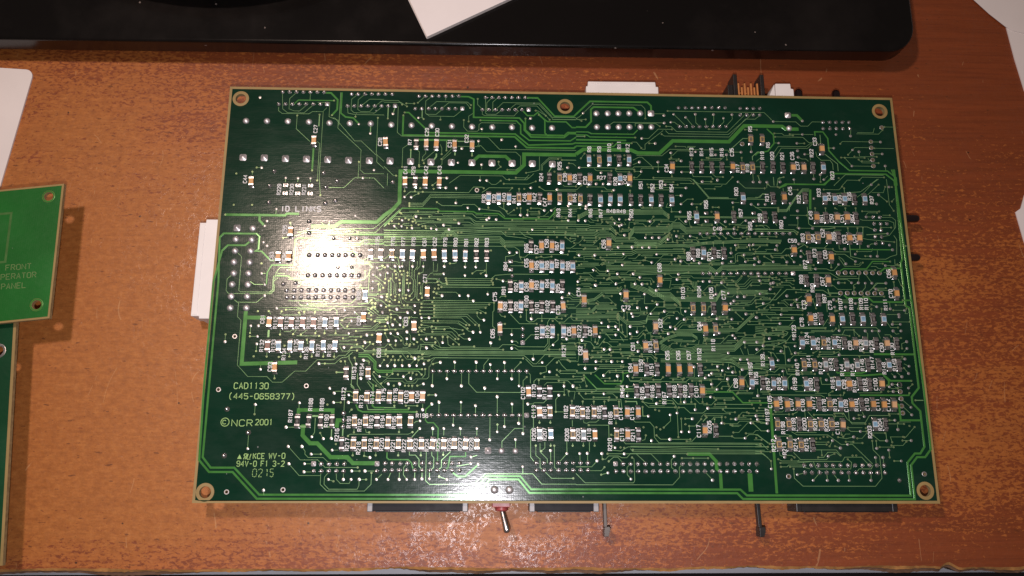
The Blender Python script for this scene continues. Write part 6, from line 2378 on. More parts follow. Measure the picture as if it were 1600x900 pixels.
0.26 35.73,-60.31 34.58,-61.61 34.58,-64.05 36,-65.26
0.26 48.59,-68.26 46.42,-65.84
0.26 10.28,-66.52 12.66,-65.91
0.26 11.46,-64.02 10.39,-65.19 6.24,-65.19
0.26 9.02,-61.88 7.1,-63.91 1.7,-63.91
0.26 70.95,-39.05 88.65,-39.05 90.07,-39.8
0.43 102.69,-38.97 120.28,-38.97 120.58,-38.16
0.82 70.51,-42.64 70.51,-72.65
0.6 115.58,-42.01 116.4,-42.43 116.4,-47.71 123.59,-47.71
0.52 122.46,-40.71 125.29,-40.71
0.21 120.57,-43.18 117.71,-40.52
0.21 120.57,-45.79 117.85,-43.06
0.21 114.86,-37.63 117.16,-37.63
0.21 113.03,-37.64 114.86,-37.64
0.26 98.04,-44.42 98.04,-47.78 98.88,-49.03 103.61,-49.03
0.26 93.23,-45.28 96.24,-45.28 97.33,-47.36 98.92,-48.61 103.66,-48.61 105.42,-46.07 112.57,-46.07
0.26 85.65,-45.94 92.31,-45.94 92.85,-46.96 92.85,-47.38
0.26 79.94,-44.92 78.16,-45.77
0.26 83.59,-44.9 85.73,-47.41
0.26 96.81,-50.5 98.2,-51.62 101.63,-51.62 103.77,-51.62
0.26 93.51,-53.64 96.24,-54.12 99.08,-53.53
0.26 77.24,-51.82 79.07,-52.86 89.94,-52.86 94.34,-56.12 96.69,-56.12 98.4,-56.12 104.76,-62.67
0.26 74.24,-52.04 74.62,-52.66 77.14,-53.07 77.41,-54.93
0.26 85.18,-56.15 89.24,-56.15
0.26 91.48,-54.8 90.24,-56.75
0.26 92.15,-56.74 94.01,-57.36
0.26 84.81,-58 92.46,-58 93.78,-59.83
0.26 87.27,-57.99 87.27,-59.84
0.26 85.86,-60.54 87.77,-60.54 89.41,-58.81 92.38,-58.81 93.55,-59.95
0.26 89.5,-60.13 91.7,-59.3
0.26 77.31,-58.84 79.65,-61.3 88.76,-61.3 89.47,-60.45
0.26 71.84,-61.19 73.06,-61.8 78.55,-61.8 79.22,-61.42
0.26 78.54,-61.91 94.25,-61.91 95.21,-60.44 101.16,-60.44 103.44,-63.08
0.26 72.5,-62.46 78.09,-62.46 84.04,-61.9 84.71,-63.94 85.09,-64.43 96.94,-64.43 97.45,-62.28 96.2,-61.17
0.26 72.57,-63.76 74.8,-63.76 75.27,-63.15 80.13,-63.15
0.26 75.77,-63.75 80.06,-63.75 82.56,-64.43
0.26 76.98,-64.44 76.98,-67.61 79.75,-70.23 105.03,-70.23 107.55,-67.55 107.55,-63.48 107.55,-60.2 105.47,-57.94 105.47,-54.84
0.26 74.21,-60.49 72.57,-59.88 72.44,-58.86
0.26 77.59,-60.57 76.59,-59.87 74.9,-59.87
0.26 83.49,-68.28 85.57,-66.17
0.26 88.42,-68.28 88.42,-66.37
0.26 92.26,-68.27 91.02,-66.57
0.26 96.06,-68.26 96.06,-66.36
0.26 103.67,-68.25 103.87,-66.34
0.26 78.17,-66.39 80.75,-65.78
0.26 106.05,-60.53 106.05,-62.87
0.26 108.69,-60.53 108.69,-62.86
0.26 111.01,-58.01 111.01,-60.48
0.26 106.86,-54.84 106.86,-57.4
0.26 115,-61.7 112.51,-61.7
0.26 119.31,-54.71 116.22,-54.71
0.26 115.02,-50.94 115.02,-49.18
0.26 114.3,-47.71 112.36,-47.71
0.26 111.79,-48.98 117.39,-48.98
0.26 110.61,-51.91 110.61,-54.82 108.16,-54.82 105.99,-52.97
0.26 103.52,-46.5 102.96,-44.82
0.26 99.84,-47.14 101.65,-47.14
0.26 101.55,-45.96 102.85,-45.96
0.26 99.2,-65.13 99.91,-64.4 104.16,-64.4 104.93,-63.08
0.26 68.93,-48.94 65.99,-48.33
0.26 69.04,-51.56 66.61,-51.56 64.62,-49.58
0.26 65.27,-46.45 67.63,-46.45
0.26 64.39,-52.91 65.23,-53.11 69.26,-55.99
0.26 64.16,-56.21 66.04,-56.62
0.26 64.11,-57.03 68.54,-57.03
0.26 63.95,-59.29 66.69,-59.29 69.26,-61.81 69.26,-64.46
0.26 69.28,-58.66 65.9,-58.66 64.01,-58.47
0.21 94.87,-52.8 94.87,-51.76
0.21 91.67,-52.81 91.67,-51.98
0.26 93.07,-37.66 91.48,-38.52 91.48,-39.37
0.26 97.14,-38.15 96.59,-39.34
0.2 39.36,9.36 34.14,9.36 32.67,7.89
0.2 39.26,10.16 33.79,10.16 31.54,7.91
0.2 3.27,0.18 8.81,0.18
0.2 30.74,-19.06 33.63,-19.06
0.2 79.74,2.51 82.51,2.51
0.2 48.49,-18.72 47.75,-20.91 49.01,-20.91
0.2 9.95,-0.85 17.83,-0.85
0.2 64.63,22.31 66.75,22.31 68.31,23.87
0.2 63.26,22.71 66.58,22.71
0.2 18.42,-24.76 22.16,-24.76
0.2 38.59,-8.33 35.25,-8.33
0.2 38.91,-7.13 34.72,-7.13 34.44,-7.41
0.2 38.37,-6.73 34.55,-6.73
0.2 4.55,15.2 9.26,15.2 11.75,17.7
0.2 46.48,-19.73 46.17,-21.23 42.31,-21.23
0.2 25.84,-25.75 28.86,-25.75 30.49,-27.38
0.2 25.68,-24.95 29.21,-24.95 30.33,-26.06
0.2 70.3,1.26 72.89,1.26 74.03,0.13
0.2 71.5,2.06 73.24,2.06 73.94,1.36
0.2 58.79,-17.88 57.16,-17.88 54.09,-20.96 49.63,-20.96
0.2 21.4,-9.76 27.6,-9.76
0.2 21.67,-8.96 24.57,-8.96
0.2 2.07,-7.13 -0.84,-7.13
0.2 76.24,0.77 80.69,0.77 81.72,-0.26 82.33,-0.26
0.2 14.76,-25.47 7.31,-25.47 6.97,-25.13
0.2 14.08,-25.07 7.49,-25.07
0.2 43.18,-3.61 47.48,-3.61 48.69,-2.39
0.2 41.27,-2.81 47.12,-2.81 47.56,-2.37
0.2 71.33,-3.4 68.23,-3.4 66.39,-5.24 59.99,-5.24
0.2 57.59,-10.97 53.95,-10.97
0.2 17.05,-21.81 24.81,-21.81
0.2 18.03,-21.41 24.99,-21.41 25.52,-21.94
0.2 13.07,21.46 15.73,21.46
0.2 73.96,15.62 67.97,15.62
0.2 73.62,16.02 68.51,16.02
0.2 40.19,3.33 37.83,3.33 36.76,4.4 35.18,4.4
0.2 56.73,-3.79 59.4,-3.79 60.26,-2.94
0.2 14.03,2.22 15.31,2.22 16.51,1.02
0.2 55.11,0.3 51.03,0.3 49.13,-1.6
0.2 70.57,1.81 67.17,1.81 64.73,-0.63 62.48,-0.63
0.2 69.52,2.61 66.82,2.61 64.37,0.17 61.68,0.17
0.2 69.09,3.41 66.47,3.41 64.02,0.97 61.06,0.97
0.2 43.96,-14.27 40.85,-14.27 39.45,-15.66
0.2 42.26,-13.47 40.5,-13.47 38.32,-15.65
0.2 42,-12.67 40.15,-12.67 37.87,-14.94
0.2 55.93,1.53 52.41,1.53
0.2 56.17,2.33 52.4,2.33
0.2 71.54,8.34 80.23,8.34
0.2 22.21,-33.24 28.79,-33.24 29.51,-32.52
0.2 15.61,-8.88 10.2,-8.88
0.2 64.81,12.07 67.72,12.07 68.09,12.43
0.2 36.72,-0.7 37.39,2.2 34.46,2.2
0.2 54.07,0.68 56.26,0.68 57.48,-0.53 62.05,-0.53
0.2 31.05,11.27 27.06,11.27 26.29,12.04
0.2 31.3,11.67 27.24,11.67
0.2 -2.2,-4.56 0.52,-4.56 1.27,-5.31 4.32,-5.31
0.2 -0.31,-3.76 0.87,-3.76 1.62,-4.51 4.3,-4.51
0.2 0.39,-2.96 1.23,-2.96 1.97,-3.71 4.29,-3.71
0.2 27.51,-15.07 28.32,-17.07 29.64,-17.07
0.2 69.68,-32.18 65.81,-32.18
0.2 69.71,-31.38 63.52,-31.38 61.87,-33.03
0.2 70.18,-30.98 63.34,-30.98 63.08,-31.24
0.2 37.76,25 32.64,25 30.25,22.61
0.2 37.53,25.4 32.46,25.4 31.95,24.89
0.2 27.75,-34.91 32.27,-34.91
0.2 45.14,-15.12 43.1,-15.12 42.66,-14.68
0.2 44.24,17.62 47.46,17.62 48.14,16.93
0.2 18.68,2.53 14.47,2.53
0.2 18.09,2.93 14.94,2.93
0.2 18.48,3.33 15.46,3.33
0.2 19.59,2.1 23.97,2.1
0.2 20.36,2.5 25.24,2.5
0.2 57.72,-17.02 53.97,-17.02
0.2 78.06,8.76 72.05,8.76
0.2 36.77,-1.56 31.9,-1.56
0.2 37.44,-1.16 32.76,-1.16
0.2 71.25,23.54 73.81,23.54 75.01,22.34
0.2 15.52,22.98 18.3,22.98
0.2 27.6,-2.96 27.33,-6.58 31.08,-6.58
0.2 57.31,-12.96 62.42,-12.96
0.2 78.71,3.35 82.47,3.35
0.2 49.59,-12.15 42.72,-12.15
0.2 50.62,-11.35 42.37,-11.35 41.56,-12.15
0.2 11.27,24.61 9.32,24.61 7.94,25.99
0.2 2.76,-12.37 10.91,-12.37 11.34,-12.81
0.2 78.01,-29.98 80.69,-29.98
0.2 76.08,3.6 70.29,3.6 69.78,4.11
0.2 79.38,-8.89 76.78,-8.89
0.2 81.01,-8.09 77.13,-8.09
0.2 13.01,9.67 20,9.67 21.46,11.13
0.2 11.9,10.47 19.65,10.47 20.25,11.07
0.2 37.48,-20.36 44.68,-20.36 45.44,-19.59
0.2 35.52,-19.96 44.5,-19.96
0.2 53.62,-2.79 53.4,0
0.2 49.27,-19.01 55.28,-19.01
0.2 7.4,-8.53 -0.12,-8.53 -0.81,-7.83
0.2 54.32,-14.05 57.8,-14.05 58.9,-15.16
0.2 69.22,9.96 66.08,9.96
0.2 68.68,10.76 65.25,10.76
0.2 51.21,-37.7 47.8,-37.7
0.2 52.27,-36.9 47.78,-36.9
0.2 20.93,24.01 21.58,23.1 20.08,23.1
0.2 74.83,16.7 78.33,16.7
0.2 19.18,-3.34 18.67,-5.48 19.28,-5.48
0.2 53.55,-32.08 50.39,-32.08
0.2 12.67,-4.56 14.4,-4.56 16.9,-7.06
0.2 8.17,-23.85 11.56,-23.85
0.2 51.46,8.49 43.5,8.49 42.21,9.78
0.2 6.13,16.93 10.4,16.93
0.2 5.02,17.73 11.04,17.73
0.2 5.51,18.13 10.36,18.13
0.2 50.32,-12.27 55.92,-12.27
0.2 50.77,-11.87 53.43,-11.87
0.2 54.29,-30.47 53.83,-31.51 50.39,-31.51
0.2 2.42,-27.37 -0.25,-27.37
0.2 2.39,15.87 4.01,15.87 5.6,17.45
0.2 38.03,11.68 35.03,11.68 33.96,10.61 28.37,10.61
0.2 73.96,-17.55 77.13,-17.55
0.2 71.72,-16.75 76.78,-16.75 77.04,-16.49
0.2 19.91,24.01 18.33,24.01 16.43,25.91
0.2 55.56,-32.36 59.33,-32.36
0.2 53.71,9.4 51.53,9.4 50.92,10.01
0.2 63.01,-17.03 59.63,-17.03
0.2 24.96,24.58 29.75,24.58
0.2 24.33,24.98 29.21,24.98
0.2 63.87,-6.56 66.28,-6.56 67.77,-5.07
0.2 62.32,-5.76 65.93,-5.76 66.19,-5.5
0.2 56.8,8.47 51.81,8.47
0.2 56.65,8.87 52.32,8.87
0.2 11.28,-25.98 8.24,-25.98
0.2 74.57,-15.63 79.82,-15.63
0.2 74.91,-14.43 79.29,-14.43 81.02,-12.7
0.2 19.98,15.9 16.12,15.9
0.2 52.21,3.14 45.65,3.14 44.9,3.89 41.06,3.89
0.2 76.16,-5.9 78.09,-5.9 79.4,-7.21
0.2 77.24,-5.1 78.44,-5.1 79.93,-6.59
0.2 68.7,-27.28 64.42,-27.28
0.2 22.09,10.3 24.72,10.3 26.02,11.61
0.2 75.65,-11.55 72.32,-11.55 71.38,-10.61
0.2 62.1,-24.85 61.12,-22.42
0.2 13,2.73 9.24,2.73 7.63,4.34 3.21,4.34
0.2 13.74,4.5 11.07,4.5 10.12,5.45
0.2 13.82,5.3 11.43,5.3 9.79,6.94 2.92,6.94
0.2 -0.31,-5.94 4.31,-5.94
0.2 14.43,24.15 17.72,24.15
0.2 12.66,24.95 16.78,24.95
0.2 14.09,-12.55 17.72,-12.55
0.2 39.51,-2.15 45.23,-2.15 45.92,-1.46
0.2 44.5,3.29 40.77,3.29
0.2 56.74,-24.24 48.38,-24.24 48.12,-23.97
0.2 2.7,-22.96 -2.53,-22.96
0.2 3.5,-22.56 -2.58,-22.56
0.2 2.46,-22.16 -2.03,-22.16
0.2 2.11,-21.36 -2.63,-21.36
0.2 3.99,7.53 11.48,7.53 12.65,8.7 26.42,8.7
0.2 4.87,7.93 11.19,7.93
0.2 6.31,-21.22 3.66,-21.22
0.2 44.2,-29.29 44.06,-33.01 41.16,-33.01
0.2 18.78,-14.46 19.17,-17.1
0.2 -11.49,24.49 -5.12,24.49
0.2 25.02,-26.47 21.36,-26.47
0.2 25.06,-25.67 21.44,-25.67
0.2 61.01,3.82 56.43,3.82
0.2 17.11,5.13 14.98,5.13 14.54,5.57
0.2 40.07,-20.67 39.53,-21.93 41.41,-21.93
0.2 17.7,-16.95 11.67,-16.95
0.2 40.38,16.47 36.11,16.47
0.2 5.46,13.85 1.73,13.85
0.2 22.63,21.97 22.89,24.1 26.37,24.1
0.2 58.85,-31.17 58.62,-29.1 57.41,-29.1
0.2 60.9,-13.58 56.13,-13.58
0.2 41.93,0.95 44.73,0.95
0.2 41.25,1.75 44.63,1.75
0.2 41.23,2.15 44.12,2.15
0.2 18.18,-23.25 14.55,-23.25
0.2 64.24,-30.12 61.42,-30.12
0.2 5.96,9.46 5.79,10.85 8.94,10.85
0.2 8.73,2.59 4.42,2.59 4.16,2.33
0.2 62.59,-37.63 56.42,-37.63
0.2 22.66,-10.16 27.08,-10.16
0.2 10.21,3.61 14.7,3.61 15.04,3.95
0.2 11.18,4.01 14.4,4.01
0.2 44.39,-12.91 50.92,-12.91 51.27,-12.56
0.2 45.29,-12.51 49.05,-12.51
0.2 45.3,-11.71 49.06,-11.71
0.2 26.16,-3.85 21.9,-3.85
0.2 -0.19,21.7 -3.93,21.7
0.2 78.1,-4.7 81.98,-4.7
0.2 28.91,19.37 35.38,19.37 35.98,19.97
0.2 43.31,-0.87 43.01,-1.53 45.09,-1.53
0.2 15.47,-6.42 11.09,-6.42 10.23,-5.56
0.2 30.65,-24.92 34.14,-24.92
0.2 69.85,0.56 66.59,0.56
0.2 15.52,-24.08 22.8,-24.08
0.2 14.12,-31.4 18.73,-31.4
0.2 35.24,-33.38 37.88,-33.38 38.31,-32.94
0.2 12.42,7.8 15.72,7.8
0.2 11.72,13.57 5.83,13.57
0.2 11.01,13.97 6.39,13.97
0.2 10.93,14.77 5.04,14.77
0.2 29.3,-19.73 29.21,-17.53 27.76,-17.53
0.2 23.7,-4.77 27.1,-4.77
0.2 17,9.24 13.63,9.24
0.2 64.07,-21.56 69.48,-21.56
0.2 9.96,1.73 6.68,1.73
0.2 63.31,-7.85 58.87,-7.85 58.28,-8.45
0.2 80.73,-30.62 77.48,-30.62
0.2 62.94,-36.17 62.26,-33.81 61.9,-33.81
0.2 46.27,9.79 47.75,9.79 48.7,8.84
0.2 51.36,-3.67 48.08,-3.67
0.2 73.27,-21.96 75.9,-21.96 76.44,-22.5
0.2 44.33,-14.14 47.51,-14.14
0.2 40.57,-19.49 36.31,-19.49
0.2 4.4,-14.01 -3.32,-14.01
0.2 44.41,23.61 43.42,23.61 41.38,25.65
0.2 60.25,2.12 61.47,2.12 63.35,4
0.2 4.51,3.11 8.27,3.11
0.2 79.47,-24.52 78.6,-21.91 77.62,-21.91
0.2 64.57,-38.7 58.8,-38.7
0.2 64.71,-38.3 59.36,-38.3
0.2 67.79,-3.15 64.73,-3.15
0.2 19.89,7.77 27.29,7.77
0.2 67.25,-38.14 70.23,-38.14 70.84,-37.53
0.2 67.1,-37.74 70.05,-37.74
0.2 62.92,21.68 57.21,21.68
0.2 42.13,0.02 43.48,0.02 44.6,-1.1
0.2 8.88,-10.18 11.38,-10.18 11.72,-10.52
0.2 15.64,-3.9 12.67,-3.9
0.2 38.29,-0.24 41.68,-0.24
0.2 37.47,0.56 41.45,0.56
0.2 37.88,-9.81 35.86,-9.81 35.01,-10.66
0.2 37.7,2.85 34.45,2.85
0.2 63.71,-22.73 63.99,-24.84 66.03,-24.84
0.2 72.82,14.24 76.61,14.24
0.2 25.31,-2.09 21.89,-2.09
0.2 25.86,8.43 20.63,8.43
0.2 11.06,-16.04 17.75,-16.04
0.2 65.57,14.6 62.18,14.6
0.2 50.19,-36.46 51.64,-36.46 53.75,-34.35 55.68,-34.35
0.2 19.99,-9.05 19.75,-11.71
0.2 41.46,19.83 44.38,19.83
0.2 5.45,-0.47 7.61,-0.47 8.12,-0.98
0.2 4.63,0.73 8.14,0.73
0.2 7.75,-17 7.91,-20.26
0.2 33.1,22.59 36.86,22.59
0.2 33.86,23.39 37.48,23.39
0.2 13.23,-10.28 17.71,-10.28
0.2 13.53,-9.88 17.29,-9.88
0.2 14.04,-9.48 19.17,-9.48
0.2 57.52,0.45 61.19,0.45
0.2 57.9,0.85 60.54,0.85
0.2 56.9,1.65 61.63,1.65 63.45,3.47
0.2 73.13,-4.23 70.52,-4.23
0.2 72.56,-3.83 70.34,-3.83 69.75,-4.43
0.2 67.97,-9.52 74.62,-9.52 74.87,-9.78
0.2 68.82,-8.32 72.59,-8.32
0.2 78.45,0.05 74.53,0.05
0.2 3.79,18.47 1.09,18.47
0.2 12.85,24.11 12.34,23.25 10.4,23.25
0.2 6.97,21.08 3.36,21.08
0.2 20.97,-9.85 20.98,-12.64
0.2 23.59,9.56 27.55,9.56
0.2 34.96,-17.07 37.62,-17.07
0.2 57.69,3.14 52.81,3.14
0.2 62.12,23.43 67.21,23.43
0.2 9.73,9.63 12.49,9.63
0.2 33.9,8.11 36.88,8.11 37.81,9.05
0.2 8.83,-22.79 11.5,-22.79
0.2 30.07,0.7 29.77,2.11 25.81,2.11
0.2 30.98,1.5 30.12,2.91 27,2.91
0.2 2.43,10.39 5.34,10.39
0.2 72.92,-17.5 69.49,-17.5
0.2 22.74,3.32 18.99,3.32
0.2 22.68,4.12 18.88,4.12
0.2 35.39,-13.97 33.49,-13.97 32.25,-12.73
0.2 36.47,-13.57 33.66,-13.57
0.2 63.11,-18.24 60.43,-18.24
0.2 3.67,-18.1 3.36,-20 4.68,-20
0.2 53.58,-36.91 53.82,-36.13 56.25,-36.13
0.2 77.18,2.84 75.05,2.84 74.62,3.28
0.2 25.91,-5.29 22.05,-5.29
0.2 11.98,15.72 11.65,14 13.6,14
0.2 10.49,25.62 15.95,25.62
0.2 74.46,-31.93 70.21,-31.93
0.2 73.38,2.39 69.98,2.39
0.2 73.35,2.79 70.71,2.79
0.2 73.64,3.99 70.58,3.99
0.2 62.92,15.07 66.09,15.07
0.2 62.78,15.87 66.09,15.87
0.2 51.48,-19.45 48.72,-19.45
0.2 73.88,-24.28 76.7,-24.28
0.2 18.91,-2.88 13.11,-2.88
0.2 40.56,11.39 44.54,11.39
0.2 70.4,-34.26 69.82,-36.87
0.2 -0.26,-10.88 -2.94,-10.88 -3.73,-10.09
0.2 6.08,6.38 2.92,6.38
0.2 68.35,14.23 69.78,14.23 70.9,15.35
0.2 24.81,23.53 28,23.53 28.95,22.58
0.2 35.72,-16.01 34.23,-16.01 32.77,-14.55 32.16,-14.55
0.2 57.07,-11.45 54.29,-11.45
0.2 33.58,-16.71 37.09,-16.71
0.2 66.23,18.31 73.94,18.31
0.2 32.74,-18.53 29.71,-18.53
0.2 71.01,19.14 77.32,19.14
0.2 36.48,-33.9 39.93,-33.9
0.2 25.76,-7.97 25.8,-9.39 27.67,-9.39
0.2 71.54,9.24 74.55,9.24
0.2 55.67,9.92 51.68,9.92
0.2 55.05,-14.81 57.84,-14.81
0.2 21.93,-19.4 24.72,-19.4 26.59,-17.53
0.2 22.37,-18.6 24.36,-18.6 26.67,-16.3 27.63,-16.3
0.2 32.44,-10.57 29.47,-10.57
0.2 32.49,-10.17 29.65,-10.17
0.2 22.95,-6.94 20.79,-6.94 20.16,-6.31
0.2 70.18,23.29 72.49,23.29 73.18,22.59
0.2 45.72,17.09 43.73,17.09 42.51,18.31 41.07,18.31
0.2 -0.13,-20.03 -2.39,-20.03 -2.82,-19.6
0.2 4.84,-12.99 1.67,-12.99 0.8,-12.12
0.2 53.85,23.77 49.77,23.77
0.2 35.07,-34.96 41.14,-34.96 41.4,-35.21
0.2 80.86,-17.97 80.17,-16.49 81.49,-16.49
0.2 2.22,-19.59 -0.82,-19.59
0.2 9.6,-6.93 6.83,-6.93
0.2 10.05,-6.53 7.14,-6.53
0.2 63.87,-27.78 60.25,-27.78
0.2 9.34,2.28 6.67,2.28
0.2 9.58,10.06 6.3,10.06
0.2 11.1,-26.95 14.12,-26.95
0.2 52.48,3.8 56.12,3.8
0.2 23.1,-11.27 25.06,-11.27 25.66,-10.66 27.99,-10.66
0.2 15.11,0.39 10.88,0.39
0.2 6.71,16.29 9.73,16.29
0.2 63.29,-17.72 66.75,-17.72
0.2 21.05,19.12 19.17,19.12 18.37,19.92
0.2 22.68,-22.82 25.82,-22.82
0.2 64.72,19.02 67.51,19.02
0.2 80.27,4.1 77.49,4.1
0.2 23.1,9.15 17.33,9.15
0.2 43.45,10.55 40.19,10.55
0.2 44.21,10.95 41.09,10.95
0.2 17.48,-20.55 14.12,-20.55
0.2 40.24,17.21 42.88,17.21
0.2 34.78,24.51 39.54,24.51 40.66,25.63
0.2 49.51,-3.17 52.79,-3.17
0.2 49.08,-2.37 51.86,-2.37
0.2 56.06,-20.38 59.7,-20.38
0.2 19.86,20.57 22.62,20.57
0.2 20.49,20.97 23.14,20.97
0.2 20.27,21.37 23.41,21.37
0.2 72.52,-20.62 75.16,-20.62
0.2 74.65,-19.42 77.73,-19.42
0.2 78.01,1.87 80.93,1.87 81.71,1.09 82.44,1.09
0.2 74.24,-6.64 72.22,-6.64 70.84,-8.01
0.2 38.38,-20.91 36.84,-20.91 35.79,-21.96
0.2 65.81,3.95 68.99,3.95
0.2 60.15,23.77 64.22,23.77 65.52,25.07
0.2 69.12,13.36 72.86,13.36 73.3,13.8
0.2 51.44,17.81 47.96,17.81
0.2 60.61,11.73 60.7,10.94 58.65,10.94
0.2 48.05,-33.19 44.32,-33.19
0.2 69.99,-13.95 64.43,-13.95 64.17,-13.69
0.2 69.28,-12.75 65.2,-12.75
0.2 40.66,-8.07 43.44,-8.07
0.2 9.18,4.76 5.45,4.76
0.2 14.52,-13.27 16.67,-13.27 17.34,-13.94 17.7,-13.94
0.2 14.72,-6.92 10.57,-6.92
0.2 46.42,-14.73 43.37,-14.73
0.2 40.45,-0.73 37.17,-0.73
0.2 52.73,8.12 55.78,8.12
0.2 75.28,-17.84 69.97,-17.84
0.2 65.43,-7.02 57.72,-7.02
0.2 64.94,-6.22 61.33,-6.22
0.2 55.02,-32.01 54.68,-33.67 53.35,-33.67
0.2 57.95,-31.09 55.45,-31.09 55.11,-30.75
0.2 51.99,-37.18 48.26,-37.18
0.2 31.45,19.99 24.92,19.99
0.2 24.64,-6.51 20.91,-6.51
0.2 24.89,-5.71 21.88,-5.71
0.2 67.88,-6.09 70.66,-6.09
0.2 25.91,-27.28 22.31,-27.28 21.88,-26.85
0.2 26.38,-26.88 22.49,-26.88
0.2 34.54,-5.87 31.49,-5.87
0.2 15.15,20.27 11.79,20.27
0.2 14.08,20.67 10.81,20.67
0.2 43.22,-34.29 45.87,-34.29
0.2 59.72,2.4 56.64,2.4
0.2 57.93,-0.89 61.51,-0.89
0.2 23.58,13.7 16.17,13.7
0.2 56.45,-19.79 60.3,-19.79
0.2 11.85,-16.42 15.72,-16.42
0.2 38.27,19.41 38.67,16.76
0.2 50.06,-9.7 50.52,-7.45 51.13,-7.45
0.2 0.12,-8.11 2.58,-8.11 4.23,-6.46
0.2 33.77,-9.68 30.4,-9.68
0.2 51.46,-32.61 54.47,-32.61
0.2 70.33,-21.15 73.65,-21.15
0.2 51.25,19.1 54.39,19.1
0.2 62.15,9.76 62.33,11.8 63.91,11.8
0.2 32.64,11.99 36.82,11.99
0.2 11.66,1.01 15.9,1.01
0.2 18.22,-29.34 10.76,-29.34 10.5,-29.6
0.2 74.9,11.72 74.68,12.48 68.52,12.48
0.2 38.64,14.09 42.24,14.09
0.2 10.97,-18.74 10.06,-21.2
0.2 53.99,17.46 56.78,17.46
0.2 45.14,8.81 48.15,8.81
0.2 79.43,-29.11 73.3,-29.11
0.2 25.81,-33.7 28.96,-33.7
0.2 75.25,11.23 78.63,11.23
0.2 75.63,12.03 80.46,12.03
0.2 56.05,-5.13 56.04,-2.99 57.27,-2.99
0.2 7.34,8.93 2.96,8.93
0.2 68.41,8.37 62.62,8.37
0.2 39.68,2.55 43.59,2.55
0.2 9.86,23.91 8.35,23.91 7.57,24.69
0.2 44.96,25.4 45.47,22.64
0.2 17.58,23.71 14.92,23.71
0.2 61.75,22.06 57.75,22.06
0.2 44.76,-34.78 44.31,-38.17
0.2 -3.25,25.33 -0.45,25.33
0.2 24.35,5.58 22.06,5.58 21.21,4.72 18.9,4.72
0.2 52.88,22.6 45.83,22.6
0.2 37.94,8.24 40.99,8.24
0.2 72.97,-22.76 69.42,-22.76
0.2 63.92,-8.49 59.11,-8.49
0.2 48.59,-30.18 52.39,-30.18
0.2 51.33,11.13 51.9,14.02 52.38,14.02
0.2 11.27,8.34 5.36,8.34
0.2 24.6,3.01 18.96,3.01
0.2 57.97,6.16 61.62,6.16
0.2 66.56,-18.26 69.49,-18.26
0.2 16.77,8.27 13,8.27
0.2 -11.19,25.89 -6.74,25.89
0.2 -18.72,26.32 -21.39,26.32
0.2 -37.91,25.85 -45.53,25.85 -45.96,26.28
0.2 -32.24,24.48 -29.57,24.48
0.2 -48.72,21.67 -51.96,21.67
0.2 -0.84,19.32 2.71,19.32
0.2 -54.33,27.29 -47.41,27.29
0.2 -18.68,22.12 -23.3,22.12
0.2 -48.79,23.91 -55.79,23.91
0.2 -7.55,21.53 -4.55,21.53
0.2 -10.26,27.15 -13.68,27.15
0.2 -31.08,26.21 -33.75,26.21
0.2 -16.16,25.43 -10.5,25.43
0.2 -56.9,25.83 -60.34,25.83 -60.94,26.42
0.2 -37.95,21.92 -31.09,21.92
0.2 -41.92,23.82 -46.95,23.82 -47.48,24.36
0.2 -41.59,24.22 -46.65,24.22
0.2 -8.95,26.16 -8.42,26.16 -6.71,27.87
0.2 -47.92,20.57 -43.32,20.57
0.2 -10.43,27.78 -14.31,27.78
0.2 -16.11,24.41 -20.28,24.41
0.2 -57.01,21.87 -59.71,21.87
0.2 -12.85,20.86 -21.37,20.86
0.2 -38.51,22.35 -35.12,22.35
0.2 -30.76,26.02 -25.57,26.02
0.2 -61.64,22.43 -65.18,22.43
0.2 -8.26,20.02 -5.18,20.02
0.2 -64.24,23.43 -63.34,24.35 -61.63,24.35
0.2 -0.64,20.02 -4.85,20.02
0.2 -37.2,26.94 -41.85,26.94
0.2 -37.99,24.16 -41,24.16
0.2 -58.07,27.31 -54.8,27.31
0.2 -59.34,24.58 -56.45,24.58
0.2 -9.94,26.51 -13.67,26.51
0.2 62.61,-45.47 69.95,-45.47
0.2 57.67,-40.54 50.52,-40.54
0.2 65.4,-48.27 59.21,-48.27 58.36,-49.13 53.78,-49.13
0.2 56.73,-52.13 58.69,-52.13 62.02,-48.8 63.23,-48.8
0.2 72.1,-45 74.52,-45 75.03,-44.49
0.2 61.7,-46.92 58.87,-46.92
0.2 49.77,-34.04 47.09,-34.04
0.2 61.14,-52.41 63.73,-52.41 64.71,-51.42 65.68,-51.42
0.2 62.02,-45.17 60.34,-45.17 59.14,-46.37
0.2 46.65,-42.65 49.63,-42.65 51.36,-40.91
0.2 54.36,-41.97 51.6,-41.97
0.2 55.94,-45.69 47.03,-45.69 45.72,-46.99
0.2 53.49,-46.39 47.24,-46.39
0.2 76.85,-45.82 71.18,-45.82
0.2 63.81,-54.62 66.5,-54.62
0.2 50.5,-38.65 47.83,-38.65
0.2 50.24,-43.33 54.69,-43.33
0.2 77.69,-20.46 81.58,-20.46
0.2 59,-50.04 56.42,-50.04 55.91,-49.52
0.2 59.67,-49.64 56.6,-49.64
0.2 57.75,-45.18 54.53,-45.18 53.58,-44.23
0.2 65.54,-44.61 69.91,-44.61
0.2 40.26,-41.7 41.05,-38.28 39.95,-38.28
0.2 65.63,-47.59 69.83,-47.59
0.2 57.45,-40.14 50.66,-40.14
0.2 66.45,-43.65 69.88,-43.65
0.2 74.18,-34.12 74.24,-36.55 74.72,-36.55
0.2 59.14,-34.79 59.02,-36.45 57.45,-36.45
0.2 71.49,-53.39 76.55,-53.39
0.2 54.32,-40.98 57.12,-40.98
0.2 67.86,-38.79 70.53,-38.79
0.2 58.33,-20.73 54.96,-20.73
0.2 51.24,-19.98 48.57,-19.98
